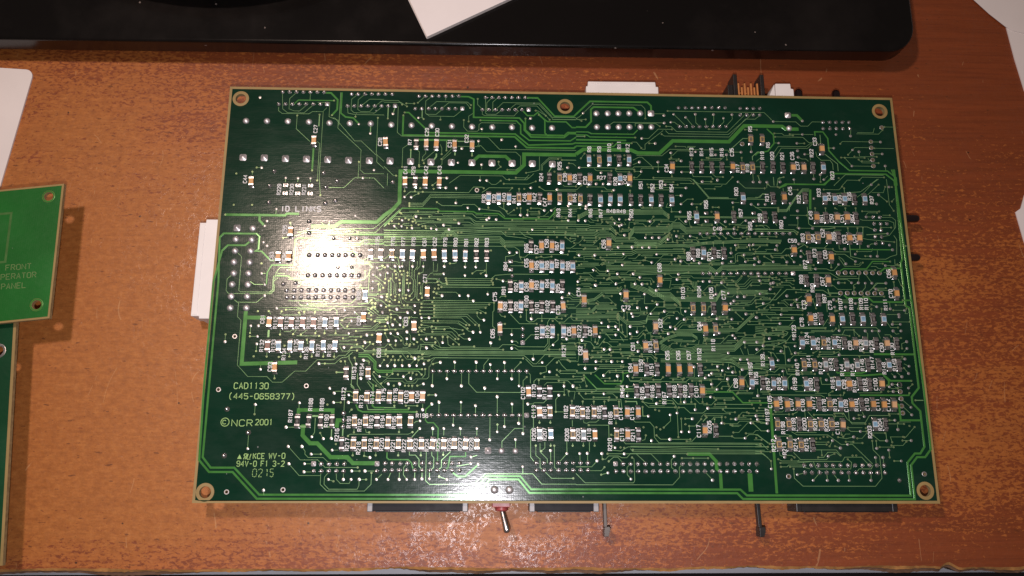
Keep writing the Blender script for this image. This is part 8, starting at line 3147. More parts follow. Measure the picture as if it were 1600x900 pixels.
VIAS = """-87.68,70.91 -88.18,64.9 -101.1,64.58 -92.79,65.07 -94.25,42.68 -92.13,38.77 -90.65,33.04 -70.95,64.12 -114.58,43.56 -116,41.88 -77.24,46.37 -79.34,64.47 -121.79,41.08 -32.38,63.8 -15.32,64.83 -61.01,66.52 -61.42,65.37 -22.13,44.03 -44.92,51.35 -61.21,44.6 -54.96,45.41 -58.17,51.38 -35.35,49.47 -53.69,47.35 -53.2,46.16 -46.7,47.94 -46.67,49.87 -54.92,44.81 -56.12,70.58 -60.45,70.25 -57.48,70.25 -35.98,69.94 -36.33,68.79 -47.45,63.79 -53.75,63.92 -67.21,63.94 -62.02,69.73 -60.18,69.01 -38.63,63.79 -33.49,72.59 -6.14,64.5 -10.26,66.41 -11.4,68.14 -7.6,66.11 -36.8,63.23 -24.58,39.64 -21.44,40.16 -18.97,40.92 -23.45,38.47 -11.55,39.59 -15.14,42.89 -3.11,48.56 -1.75,48.23 -25.39,47.16 -24.61,45.15 -63.29,41.08 -4.53,43.52 -1.57,44.53 -0.69,43.34 0.95,46.98 30.38,65.63 7.57,64.82 5.95,64.21 35.8,62.48 6.98,57.89 26.26,57.73 17.46,55.15 24.8,55.4 38.21,62.52 36.36,59.27 40.37,61.32 31.46,55.49 39.04,68.87 28.4,53.48 6.84,50.95 5.44,48.98 10.47,50.28 18.23,50.4 21.89,50.45 21.84,48.99 20.57,52.28 25.56,44.1 39.58,49.75 41.49,48.59 53.04,49.96 60.72,49.35 32.52,41.66 62.46,42.34 54.86,41.5 58.8,42.34 54.35,40.39 74.31,38.07 72.13,42.96 30.15,38.99 41.51,38.99 39.51,42.24 47.28,49.63 66.41,50.17 85.55,60.08 104.74,56.43 107.35,52.02 109.71,51.35 118.33,51.35 104.54,50.85 113.59,50.85 111.21,50.12 118.75,48.81 105.93,50.77 90.85,56.4 102.82,42.53 110.61,41.76 120.25,43.05 81.85,42.62 72.23,42.96 -124.5,25.16 -82.82,20.43 -76.51,19.08 -70.63,6.1 -73.02,4.51 -110.11,6.94 -121.77,28.94 -115.15,29.03 -100.94,22.37 -103.03,16.61 -76.46,19.1 -79.29,7.46 -70.66,6.01 -85.29,0.34 -78.87,8.47 -67.02,6.53 -66.87,6.53 -53.78,3.81 -65.86,0.15 -65.75,1.64 -66.39,-1.67 -60.51,0.11 -56.87,0.15 -65.06,-4.81 -69.89,-8.72 -63.81,-9.75 -64.03,-8.02 -63.3,-11.28 -63.2,-12.38 -61.89,-13.04 -52.41,-12.33 -47.33,-3.53 -56.88,-4.56 -56.23,-5.96 -53.65,-5.93 -64.52,1.02 -63.85,1.81 -61.99,-6.01 -63.52,-4.15 -53.04,-3.58 -52.49,-5.14 -70.82,6.01 -68.12,-0.28 -67.58,-2.47 -62.51,4.58 -62.02,3.41 -61.88,2.05 -60.53,4.6 -59.94,3.34 -59.31,4.7 -57.91,4.08 -57.88,2.91 -57.98,1.46 -60.72,1.37 -57.94,0.2 -53.52,0.24 -60.6,-4.12 -60.6,-6.78 -61.97,-4.76 -58.1,-4.2 -58.22,-5.35 -59.28,-5.36 -58.74,-7.91 -57.53,-7.9 -63.93,-6.65 -65.16,-6.04 -70.3,-6.15 -70.25,-7.27 -68.99,-7.26 -65.07,-8.59 -70.32,-9.28 -68.99,-8.62 -71,-10.9 -65.05,-13.03 -68.78,-13.81 -56.78,-12.38 -65.1,-15.53 -65.14,-16.84 -69.62,-18.73 -70.26,-21.26 -65.09,-18.07 -59.37,-20.62 -56.18,-21.96 -54.84,-21.95 -57.39,-21.82 -53.66,-21.18 -61.26,-22.36 -44.75,-19.14 -70.26,-28.24 -65.09,-27.55 -62.56,-27.53 -61.3,-27.59 -58.71,-27.57 -54.37,-27.39 -53.03,-27.53 -47.92,-28.85 -56.17,-31.99 -54.98,-32.04 -61.94,-32.38 -53.21,-36.5 -49.28,-39.72 -63.85,-26.31 -62.01,-26.3 -59.39,-26.28 -60.03,-27.58 -56.85,-26.26 -55.6,-26.34 -63.85,-32.69 -60.06,-32.67 -53.62,-32.63 -57.5,-36.52 -56.23,-36.51 -61.34,-36.54 -54.99,-36.51 -67.54,-36.58 -51.75,-30.74 -51.84,-32.62 -49.3,-27.51 -54.99,-26.64 -63.2,-22.16 -53.06,-26.33 -51.89,-25.56 -65.8,-35.82 -50.65,-30.67 -52.34,-20.11 -47.36,-21.32 -47.4,-19.77 -68.47,-31.82 -87.21,-8.56 -78.44,-15.72 -70.26,-21.32 -69.62,-18.72 -64.91,-4.81 -100.33,-9.91 -84.73,-9.91 -70.32,-9.19 -80.34,-13.59 -75.36,-17.38 -65.2,-16.84 -75.21,-20.59 -74.71,-22.08 -79.72,-20 -73.48,-19.35 -88.09,-19.21 -101.78,-18.8 -97.22,-18.62 -94.53,-18.75 -86.29,-18.23 -82.41,-18.2 -89.5,-18.25 -101.78,-10.54 -93.84,-10.63 -90.1,-10.6 -76.58,-23.17 -64.95,-3.92 -70.6,-6.24 -69.96,-7.02 -68.89,-7.47 -70.22,-11.66 -70.15,-13.2 -64.75,-13.19 -68.93,-13.81 -74.62,-24.3 -112.22,-18.34 -112.22,-19.52 -109.63,-24.74 -120.7,-18.92 -105.85,-26.63 -98.02,-26.58 -94.12,-26.55 -90.26,-26.53 -86.27,-26.5 -82.49,-26.48 -110.09,-10.52 -106.28,-10.49 -85.6,-28.97 -81.38,-31.98 -80.11,-28.16 -78.64,-28.15 -70.23,-28.31 -75.34,-26.86 -110.34,-26.58 -102.62,-34.21 -99.95,-22.75 -92.31,-20.56 -30.83,36.61 -54.84,34.24 -58.05,30.44 -58.03,29.83 -58.02,29.23 -48.01,30.95 -61.47,26.8 -50.62,25.31 -53.69,24.72 -56.51,23.38 -54.5,22.16 -51.82,20.9 -22.92,14.3 -16.54,8.33 -27.96,12.68 -42.76,7.67 -34.64,4 -30.08,5.14 -31.6,4.03 -44.17,2.11 -27.34,2.11 -43.99,1.38 -27.72,1.38 -43.81,0.66 -27.23,0.66 -43.64,-0.07 -27.15,-0.07 -46.71,-0.38 -45.62,-1.13 -25.92,2.06 -17.19,10.29 -0.02,11.46 -11.48,10.22 -9.72,10.6 -5.98,10.64 -29.07,29 -22.3,27.77 -23.42,30.81 -19.63,28.28 -17.18,29.01 -18.52,28.99 -14.64,28.34 -13.39,29.06 -20.31,36.87 -15.83,36.58 -10.21,37.37 -17.76,36.55 -19.62,18.98 -22.71,19.63 -40.05,19.42 -38.81,19.44 -43.85,18.14 -42.53,18.24 -58.07,24.06 -56.73,23.38 -55.4,22.84 -53.03,21.57 -58.63,20.91 -14.75,19.73 0.96,17.6 -0.81,18.05 -3.91,18.01 -7.24,17.97 0.44,12.68 -2.06,24.29 -2.04,25.93 -53.31,34.88 -54.24,36.28 -56.2,35.07 -59.97,35.02 -49.34,36.11 -49.82,37.53 -48.72,-6.7 -26.73,-6.7 -52.57,-7.39 -28.45,-7.39 -48.04,-8.01 -52.54,-8.63 -29.73,-8.63 -48.01,-9.25 -29.72,-10.5 -53.02,-9.82 -31.44,-10.51 -47.98,-10.48 -32.73,-10.48 -52.9,-11.04 -32.03,-14.9 -47.95,-11.75 -33.32,-14.82 -35.46,-14.93 -46.63,-13.49 -36.54,-14.93 -52.4,-13.53 -48.12,-13.53 -36.09,-16.15 -52.36,-14.97 -44.2,-16.55 -48.71,-15.55 -37.34,-18.07 -47.21,-16.11 -37.79,-16.77 -48.45,-17.42 -39.23,-19.95 -52.3,-17.23 -40.3,-19.96 -53.11,-18.54 -38.99,-21.89 -43.08,-19.33 -33.65,-22.56 -47.29,-3.5 -48.38,-2.99 -32.72,-10.52 -32.03,-15.12 -39.04,-18.65 -44.75,-19.34 -48.62,-19.37 -47.3,-21.09 -41.03,-21.82 -22.82,-11.76 -22.81,-14.4 -24.63,-19.97 -22.71,-4.26 -11.48,-14.26 -17.21,-11.8 -15.18,-9.27 -2.53,-12.32 -9.65,-13.19 -5.78,-13.15 -48.33,-22.39 -23.41,-23.66 -51.64,-25.42 -49.68,-27.75 -16.37,-26.67 -3.91,-18.17 -10.22,-31.98 -4.44,-28.1 -4.47,-30.67 -3.87,-34.49 -17.22,-28.1 -47.96,-28.94 -15.11,-33.28 -10.87,-34.32 -48.38,-2.93 -47.98,-1.72 -46.68,-1.71 17.6,20.81 17.85,20.07 17.81,19.33 37.65,20.12 37.28,19.54 37.29,18.96 37.76,18.38 22.72,19.71 22.7,19.21 22.68,18.71 22.67,18.21 22.65,17.71 36.79,18.95 36.64,18.39 37.15,17.84 42.88,13.74 42.66,13.06 42.94,12.39 4.13,26.48 37.56,27.28 4.12,26.01 37.48,26.81 4.11,25.54 37.6,26.34 4.11,25.07 37.52,25.87 46.91,33.38 49.76,31.5 54.11,40.39 30.55,37.81 38.76,28.37 31.92,26.36 21.55,25.06 42.59,18.99 47.71,18.38 39.4,20.84 40.79,20.86 25.57,14.54 32.56,14.57 17.37,11.99 14.25,11.41 28.15,9.64 14.96,4.44 28.69,0.78 6.11,1.93 43.91,5.25 61.9,13.92 67.07,13.98 60.05,14.59 64.53,11.41 69.68,11.47 47.28,1.9 56,18.25 58.47,18.28 63.87,18.31 52.41,18.41 23.59,36.42 48.26,30.25 61.85,30.52 54.22,30.32 56.49,30.32 53.66,28.52 49.76,23.3 53.6,23.3 53.66,16.6 57.38,16.64 42.69,16.47 51.19,16.47 58.74,22.71 61.9,22.75 85.44,20.93 85.04,20.22 94.56,22.44 99.37,22.88 86.91,7.06 118.94,10.09 78.8,29.79 78.77,29.37 78.74,28.94 78.86,30.39 117.84,40.14 120.34,33.44 122.47,29.79 122.83,39.23 122.19,33.46 121.35,17.61 110.09,23.1 98.65,12.71 108.72,9.59 85.51,22.8 109.87,12.07 77.28,13.86 69.78,11.47 72.24,11.5 79.18,11.34 81.26,12.06 88.92,7.01 101.21,1.85 97.3,3.11 77.29,1.27 88.51,15.37 79.92,38.4 104.51,38.5 100.31,30.55 96.65,30.5 104.21,30.6 108.11,30.65 92.76,30.45 104.37,22.8 108.01,22.84 96.77,7.62 119.43,2.37 17.45,-10.89 17.68,-11.37 17.38,-11.86 20.17,-18.64 6.68,-13.05 11.13,-17.4 10.1,-24.44 14.83,-24.41 12.34,-20.66 7.7,-26.31 20.79,-26.31 18.88,-25.59 22.76,-25.13 3.15,-28.78 18.97,-29.46 16.37,-30.77 15.83,-34.37 12.42,-34.49 17.97,-34.49 25.25,-33.9 4.34,-33.82 5.01,-32.53 52.72,-33.59 29.52,-33.96 32.99,-33.01 40.47,-33.4 70.06,-18.76 69.73,-19.29 69.98,-19.81 69.71,-20.34 69.42,-20.86 52.89,-30.57 48.77,-27.12 50.65,-28.4 54.54,-28.4 60.94,-29.75 40.2,-5.68 40.17,-6.18 40.33,-6.68 40.34,-7.18 6.62,-5.31 6.61,-5.71 6.6,-6.11 28.15,-10.01 30.21,-5.55 33.88,-11.95 26.8,-14.91 11.23,-27.59 13.03,-27.55 16.97,-27.53 55.95,-35.43 62.87,-22.25 65.98,-10.06 60.71,-6.39 61.41,-1.9 62.54,-1.89 28.7,0.7 60.29,-9.51 62.77,-11.93 48.21,-29.49 5.64,-21.79 27.12,-17.93 27.67,-26.39 30.9,-26.37 9.27,-20.68 20.54,-0.04 46.45,-34.21 60.43,-30.92 84.91,-0.83 75,-2.47 68,-7.44 73.07,-7.62 84.73,-8.51 69.79,-10.19 84.57,-10.19 72.95,-12.24 68.68,-13.43 73.16,-15.16 82.84,-15.16 92.52,-15.16 73.32,-16.05 76.64,-18.44 70.95,-15.62 70.48,-16.24 70.93,-16.86 95.42,-2.71 96.7,-8.76 110.23,-6.18 119.09,-14.6 119.75,-22.21 119.64,-29.26 77.06,-21.5 122.03,-35.07 68.17,-29.81 112.82,-35.55 121.76,-33.83 89.15,-33.11 89.47,-24.68 97.07,-22.71 104.61,-17.79 116.29,-17.92 101.08,-17.82 105.17,-7.79 102.84,-15.6 110.07,-7.75 113.85,-7.72 119.77,-18.43 87.34,-24.04 72.06,-24.15 104.62,0.09 122.02,-4.5 -85.83,-52.81 -108.54,-46.56 -72.56,-64.3 -85.22,-59.91 -67.83,-66.07 -69.53,-68.27 -80.46,-68.88 -71.89,-65.48 -79.38,-42.4 -83.9,-43.16 -75.53,-44.85 -74.38,-52.57 -69.18,-52.56 -76.33,-53.8 -74.43,-60.27 -70.55,-60.46 -66.65,-60.25 -80.3,-56.53 -60.93,-43.46 -55.91,-44.27 -53.17,-45.55 -56.98,-43.44 -53.02,-43.44 -49.16,-39.66 -54.41,-52.42 -59,-52.43 -60.98,-42.22 -59.01,-60.23 -51.33,-60.21 -43.71,-59.99 -25.29,-49.72 -10.75,-49.05 -6.97,-49.03 -2.01,-39.42 -5.01,-45.29 0.61,-41.5 0.67,-56.81 -12.05,-56.85 -10.19,-58.68 -6.92,-56.84 -5.68,-56.83 0.69,-67.75 -44.97,-67.22 3.19,-38.89 5.52,-38.96 16.39,-40.25 7.65,-38.32 8.25,-40.21 13.76,-40.21 4.41,-41.7 8.3,-41.68 12.03,-41.66 17.11,-41.63 19.53,-41.62 25.33,-43.48 25.39,-41.6 36.79,-43.56 36.21,-42.22 37.43,-53.82 43.88,-42.38 38.06,-43.63 64.51,-43.8 50.92,-42.44 63.95,-42.44 63.19,-41.2 66.84,-41.2 67.04,-42.53 46.55,-41.7 38.86,-41.74 42.58,-41.72 32.46,-50.54 29.74,-44.43 31.09,-44.8 29.92,-50.46 31.25,-51.16 25.41,-50.48 65.95,-56.14 51.08,-57.81 21.44,-58.18 66.02,-58.8 12.62,-59.51 12.97,-62.07 10.9,-61.35 6.35,-49.81 4.35,-56.8 8.24,-56.79 15.87,-49.15 14.05,-53.08 17.19,-57.38 18.45,-57.5 26.11,-53.24 29.81,-53.23 41.56,-54.54 40.26,-55.17 38.73,-47.48 40.13,-47.47 40.12,-49.39 41.39,-50 45.73,-47.57 47.68,-46.94 50.41,-47.56 53,-46.93 54.27,-46.91 56.15,-47.53 63.18,-47.53 56.21,-53.45 64.65,-54.02 60.7,-46.38 67.75,-46.38 63.94,-48.96 65.9,-48.33 40.25,-59.56 38.3,-60.91 42.2,-60.91 47.4,-60.91 21.06,-60.75 10.28,-66.52 11.46,-64.02 120.58,-38.16 122.46,-40.71 113.03,-37.64 103.61,-49.03 112.57,-46.07 85.65,-45.94 78.16,-45.77 85.73,-47.41 103.77,-51.62 93.51,-53.64 89.24,-56.15 90.24,-56.75 92.15,-56.74 93.78,-59.83 87.27,-59.84 85.86,-60.54 91.7,-59.3 71.84,-61.19 72.5,-62.46 96.2,-61.17 72.57,-63.76 75.77,-63.75 76.98,-64.44 105.47,-54.84 76.48,-61.31 77.59,-60.57 111.01,-60.48 106.86,-54.84 112.51,-61.7 116.22,-54.71 112.36,-47.71 117.39,-48.98 119.25,-49.67 105.99,-52.97 101.65,-47.14 101.55,-45.96 65.99,-48.33 67.63,-46.45 69.26,-55.99 66.04,-56.62 68.54,-57.03 69.26,-61.81 69.28,-58.66 65.9,-58.66 94.87,-52.8 91.67,-52.81 88.4,-53.53 89.76,-53.52 85.78,-54.16 87.15,-54.15 98.02,-59.9 99.3,-59.89 103.67,-50.48 105.12,-49.01 93.07,-37.66 97.14,-38.15 39.36,9.36 3.27,0.18 33.63,-19.06 79.74,2.51 82.51,2.51 48.49,-18.72 49.01,-20.91 17.83,-0.85 63.26,22.71 66.58,22.71 18.42,-24.76 22.16,-24.76 38.91,-7.13 34.44,-7.41 38.37,-6.73 34.55,-6.73 4.55,15.2 11.75,17.7 42.31,-21.23 25.84,-25.75 30.49,-27.38 25.68,-24.95 30.33,-26.06 70.3,1.26 21.67,-8.96 76.24,0.77 82.33,-0.26 14.76,-25.47 6.97,-25.13 14.08,-25.07 43.18,-3.61 18.03,-21.41 13.07,21.46 15.73,21.46 67.97,15.62 73.62,16.02 40.19,3.33 35.18,4.4 56.73,-3.79 14.03,2.22 69.52,2.61 61.68,0.17 61.06,0.97 42,-12.67 37.87,-14.94 52.41,1.53 56.17,2.33 71.54,8.34 80.23,8.34 22.21,-33.24 29.51,-32.52 15.61,-8.88 34.46,2.2 54.07,0.68 62.05,-0.53 4.32,-5.31 -0.31,-3.76 4.29,-3.71 69.68,-32.18 61.87,-33.03 70.18,-30.98 30.25,22.61 31.95,24.89 44.24,17.62 48.14,16.93 14.47,2.53 14.94,2.93 18.48,3.33 19.59,2.1 20.36,2.5 25.24,2.5 72.05,8.76 32.76,-1.16 18.3,22.98 57.31,-12.96 49.59,-12.15 42.72,-12.15 50.62,-11.35 11.27,24.61 2.76,-12.37 78.01,-29.98 80.69,-29.98 76.08,3.6 77.13,-8.09 13.01,9.67 11.9,10.47 35.52,-19.96 44.5,-19.96 53.4,0 49.27,-19.01 55.28,-19.01 7.4,-8.53 -0.81,-7.83 54.32,-14.05 58.9,-15.16 66.08,9.96 51.21,-37.7 47.8,-37.7 47.78,-36.9 78.33,16.7 19.28,-5.48 53.55,-32.08 50.39,-32.08 16.9,-7.06 8.17,-23.85 11.56,-23.85 6.13,16.93 10.4,16.93 5.51,18.13 10.36,18.13 50.32,-12.27 55.92,-12.27 -0.25,-27.37 2.39,15.87 38.03,11.68 28.37,10.61 77.13,-17.55 77.04,-16.49 16.43,25.91 63.01,-17.03 29.75,24.58 24.33,24.98 67.77,-5.07 51.81,8.47 52.32,8.87 11.28,-25.98 8.24,-25.98 74.57,-15.63 19.98,15.9 16.12,15.9 52.21,3.14 76.16,-5.9 26.02,11.61 75.65,-11.55 13,2.73 3.21,4.34 10.12,5.45 13.82,5.3 -0.31,-5.94 4.31,-5.94 14.43,24.15 12.66,24.95 16.78,24.95 14.09,-12.55 17.72,-12.55 39.51,-2.15 45.92,-1.46 40.77,3.29 3.5,-22.56 -2.58,-22.56 2.46,-22.16 -2.03,-22.16 2.11,-21.36 -2.63,-21.36 3.99,7.53 26.42,8.7 4.87,7.93 3.66,-21.22 18.78,-14.46 19.17,-17.1 -11.49,24.49 -5.12,24.49 25.06,-25.67 21.44,-25.67 41.41,-21.93 40.38,16.47 36.11,16.47 22.63,21.97 58.85,-31.17 57.41,-29.1 60.9,-13.58 56.13,-13.58 41.93,0.95 44.73,0.95 44.63,1.75 44.12,2.15 18.18,-23.25 64.24,-30.12 8.94,10.85 4.16,2.33 62.59,-37.63 56.42,-37.63 27.08,-10.16 15.04,3.95 44.39,-12.91 51.27,-12.56 45.29,-12.51 49.05,-12.51 45.3,-11.71 49.06,-11.71 -0.19,21.7 -3.93,21.7 81.98,-4.7 28.91,19.37 35.98,19.97 43.31,-0.87 45.09,-1.53 15.47,-6.42 30.65,-24.92 66.59,0.56 15.52,-24.08 14.12,-31.4 18.73,-31.4 38.31,-32.94 12.42,7.8 5.83,13.57 11.01,13.97 6.39,13.97 29.3,-19.73 23.7,-4.77 13.63,9.24 9.96,1.73 63.31,-7.85 80.73,-30.62 62.94,-36.17 61.9,-33.81 48.7,8.84 51.36,-3.67 73.27,-21.96 44.33,-14.14 4.4,-14.01 -3.32,-14.01 41.38,25.65 60.25,2.12 63.35,4 4.51,3.11 79.47,-24.52 77.62,-21.91 58.8,-38.7 59.36,-38.3 67.79,-3.15 64.73,-3.15 27.29,7.77 70.84,-37.53 70.05,-37.74 62.92,21.68 57.21,21.68 8.88,-10.18 15.64,-3.9 12.67,-3.9 41.68,-0.24 41.45,0.56 37.88,-9.81 25.31,-2.09 21.89,-2.09 25.86,8.43 20.63,8.43 62.18,14.6 50.19,-36.46 55.68,-34.35 19.75,-11.71 8.12,-0.98 33.1,22.59 36.86,22.59 33.86,23.39 37.48,23.39 17.71,-10.28 14.04,-9.48 19.17,-9.48 61.19,0.45 57.9,0.85 56.9,1.65 73.13,-4.23 69.75,-4.43 67.97,-9.52 68.82,-8.32 74.53,0.05 3.79,18.47 12.85,24.11 6.97,21.08 20.97,-9.85 20.98,-12.64 27.55,9.56 37.62,-17.07 57.69,3.14 52.81,3.14 12.49,9.63 33.9,8.11 37.81,9.05 8.83,-22.79 11.5,-22.79 30.07,0.7 25.81,2.11 30.98,1.5 2.43,10.39 69.49,-17.5 22.68,4.12 32.25,-12.73 33.66,-13.57 53.58,-36.91 56.25,-36.13 77.18,2.84 74.62,3.28 11.98,15.72 15.95,25.62 74.46,-31.93 70.21,-31.93 73.35,2.79 73.64,3.99 70.58,3.99 62.92,15.07 66.09,15.07 62.78,15.87 48.72,-19.45 76.7,-24.28 40.56,11.39 70.4,-34.26 -3.73,-10.09 68.35,14.23 70.9,15.35 24.81,23.53 28.95,22.58 32.16,-14.55 57.07,-11.45 54.29,-11.45 33.58,-16.71 37.09,-16.71 66.23,18.31 73.94,18.31 32.74,-18.53 29.71,-18.53 71.01,19.14 77.32,19.14 36.48,-33.9 39.93,-33.9 51.68,9.92 55.05,-14.81 57.84,-14.81 21.93,-19.4 26.59,-17.53 22.37,-18.6 27.63,-16.3 32.49,-10.17 22.95,-6.94 20.16,-6.31 70.18,23.29 45.72,17.09 41.07,18.31 4.84,-12.99 80.86,-17.97 81.49,-16.49 10.05,-6.53 7.14,-6.53 60.25,-27.78 6.67,2.28 9.58,10.06 52.48,3.8 56.12,3.8 9.73,16.29 63.29,-17.72 66.75,-17.72 18.37,19.92 25.82,-22.82 64.72,19.02 67.51,19.02 17.33,9.15 40.19,10.55 41.09,10.95 40.24,17.21 34.78,24.51 49.51,-3.17 49.08,-2.37 51.86,-2.37 19.86,20.57 20.27,21.37 23.41,21.37 75.16,-20.62 78.01,1.87 74.24,-6.64 70.84,-8.01 38.38,-20.91 35.79,-21.96 65.81,3.95 68.99,3.95 60.15,23.77 69.12,13.36 69.99,-13.95 65.2,-12.75 40.66,-8.07 43.44,-8.07 14.52,-13.27 10.57,-6.92 46.42,-14.73 43.37,-14.73 40.45,-0.73 52.73,8.12 75.28,-17.84 69.97,-17.84 57.72,-7.02 61.33,-6.22 55.02,-32.01 53.35,-33.67 24.64,-6.51 20.91,-6.51 24.89,-5.71 21.88,-5.71 67.88,-6.09 26.38,-26.88 22.49,-26.88 34.54,-5.87 31.49,-5.87 10.81,20.67 43.22,-34.29 45.87,-34.29 59.72,2.4 56.64,2.4 61.51,-0.89 23.58,13.7 16.17,13.7 60.3,-19.79 11.85,-16.42 38.27,19.41 38.67,16.76 51.13,-7.45 4.23,-6.46 33.77,-9.68 62.15,9.76 63.91,11.8 11.66,1.01 18.22,-29.34 74.9,11.72 68.52,12.48 42.24,14.09 10.06,-21.2 45.14,8.81 79.43,-29.11 73.3,-29.11 75.25,11.23 78.63,11.23 80.46,12.03 57.27,-2.99 2.96,8.93 43.59,2.55 44.96,25.4 14.92,23.71 57.75,22.06 -0.45,25.33 24.35,5.58 45.83,22.6 37.94,8.24 40.99,8.24 72.97,-22.76 69.42,-22.76 59.11,-8.49 52.39,-30.18 51.33,11.13 52.38,14.02 18.96,3.01 61.62,6.16 66.56,-18.26 13,8.27 -37.91,25.85 -51.96,21.67 -0.84,19.32 2.71,19.32 -47.41,27.29 -55.79,23.91 -10.26,27.15 -16.16,25.43 -10.5,25.43 -60.94,26.42 -31.09,21.92 -47.48,24.36 -41.59,24.22 -46.65,24.22 -10.43,27.78 -20.28,24.41 -57.01,21.87 -21.37,20.86 -61.64,22.43 -65.18,22.43 -8.26,20.02 -64.24,23.43 -61.63,24.35 -0.64,20.02 -4.85,20.02 -41,24.16 -54.8,27.31 -59.34,24.58 -56.45,24.58 62.61,-45.47 69.95,-45.47 57.67,-40.54 65.4,-48.27 53.78,-49.13 56.73,-52.13 72.1,-45 58.87,-46.92 49.77,-34.04 61.14,-52.41 62.02,-45.17 59.14,-46.37 51.36,-40.91 54.36,-41.97 55.94,-45.69 47.24,-46.39 76.85,-45.82 71.18,-45.82 66.5,-54.62 47.83,-38.65 54.69,-43.33 77.69,-20.46 55.91,-49.52 56.6,-49.64 57.75,-45.18 53.58,-44.23 65.54,-44.61 69.91,-44.61 39.95,-38.28 57.45,-40.14 50.66,-40.14 66.45,-43.65 74.18,-34.12 59.14,-34.79 76.55,-53.39 54.32,-40.98 70.53,-38.79 48.57,-19.98 48.05,-42.24 71.3,-41.94 116.26,-0.03 111.96,-0.03 103.91,-25.14 90.32,8.44 85.24,8.44 99.28,4.7 79.6,-32.94 82.49,-35.71 126.47,12.8 125.36,16.15 82.51,-44.3 85.97,-5.9 123.07,-7.49 96.28,0.81 122.35,1.01 89.32,27.58 110.49,-37.82 122.21,8.57 117.02,-53.57 121.04,-50.03 112.11,-56.41 117.55,-55.03 101.93,-55.63 105.69,8.89 95.35,-53.47 98.03,14.68 95.23,14.68 85.81,-7.82 82.43,-30.91 86.04,-30.91 120.78,28.02 119.23,-6.3 122.43,-6.3 105.19,-23.32 112.49,-55.32 116.53,-53.47 87.23,-31.6 82.74,-31.6 97.46,-5.05 113.02,6.75 117.58,-0.86 113.36,-0.86 105.7,-23.76 98.21,-5.02 89.76,-23.69 94.88,-23.69 97.33,-50.33 116.92,29.49 110.5,29.49 118.35,7.03 118.11,-8.22 96.41,-15.16 94.97,-15.9 116.11,9.23 115.26,-48.65 83.65,-16.72 88.91,-25.38 106.99,13.83 121.6,9.02 108.74,-7.99 105.68,-7.99 120.78,23.23 116.89,23.23 82.92,-1.89 87.27,-1.37 95.76,-39.04 91.91,-39.04 93.17,-3.65 92.42,-5.49 102.06,28.06 117.47,-12.51 123.62,-12.51 87.74,-37.77 85.72,-48.43 85.29,-51.21 93.18,-46.39 115.86,-25.24 119.48,-25.24 92.98,-45.54 95.9,-45.54 106.02,-7.3 115.29,-3.17 107.64,-3.17 100.27,-54 110.29,-52.15 98.75,-55.21 96.1,-55.21 91.99,-31.57 93.99,-32.64 112.42,-45.52 115.81,-45.52 82.61,-5.42 89.94,-55.36 85.44,-55.36 116.06,28.92 116.59,-36.6 97.28,-8.59 89.76,-7.76 88.79,-4.38 81.89,-24.3 112.82,-56.98 107.87,-56.98 -51.14,0.45 -47.08,0.79 -66.06,5.94 -61.47,-16.78 -64.51,-16.78 -64.53,-23.92 -68.79,-23.92 -58.77,-15.78 -64.33,-12.41 -56.39,-22.52 -48.18,-5.12 -53.05,-15.94 -69.1,-21.92 -62.45,9.75 -51.72,-26.83 -68.86,-25.58 -64.61,-25.58 -51.23,-16.62 -53.52,-17.45 -67.14,-14.23 3.45,-24.84 0.22,-27.7 31.5,-41.4 28.55,-40.59 27.45,-34.98 -1.19,-11.33 -4.35,-11.86 14.08,-33.52 7.49,-31.91 18.5,-36.59 36.13,-11.65 33.96,-13.11 1.27,-32.98 5.86,-36.32 5.04,-33.42 4.73,-34.31 32.19,-17.44 -3.35,-23.42 -7.08,-23.42 2.46,-36.93 18.86,-39.34 25.45,-40.53 -1.99,-35.13 13.45,-41.29 -7.09,-25.81 -0.71,-27.08 0.88,-11.43 7,-10.58 -1.33,-23.48 4.31,-23.48 -4.57,-32.47 -8.92,-33.18 2.55,-31.02 -3.29,-31.02 9.83,-9.79 -0.34,-38.19 51.15,49.08 95.77,56.74 79.78,58.89 47.53,39.56 79.28,38.68 75.7,39.63 86.78,59.54 79.62,60.33 112.44,49.51 86.75,37.63 41.47,54.4 55.37,37.55 73.01,61.67 68.39,61.67 117.75,54.84 120.28,39.28 122.62,63.69 54.53,61.65 96.67,37.86 103.8,39.14 46.63,52.63 58.38,49.73 53.75,49.73 95.75,40.93 38.94,49.24 42.43,49.24 121.74,62.39 25.25,41.63 24.67,29.07 11.72,28.73 32.45,45.43 7.65,37.71 31.6,29.95 28.21,29.95 34.92,29.91 25.4,44.78 18.55,45.04 12.49,40.41 39.96,40.04 36.08,40.48 5.41,38.25 4.85,29.29 32.88,37.52 3.4,37.8 24.03,38.2 16.8,44.16 23.52,43.85 13.03,36.07 16.82,36.07 -85.82,-0.96 -82.35,-0.96 -83.76,-1.54 -97.53,8.71 -94.01,8.71 -95.67,-10.9 -82.74,1.43 -86.41,-7.66 -97.97,14.31 -74.49,-0.75 -94.56,9.81 -87.44,15.41 -81.14,13.23 -86.92,16.16 -89.64,7.93 -94.14,0.73 -101.67,-26.75 -72.58,-22.71"""
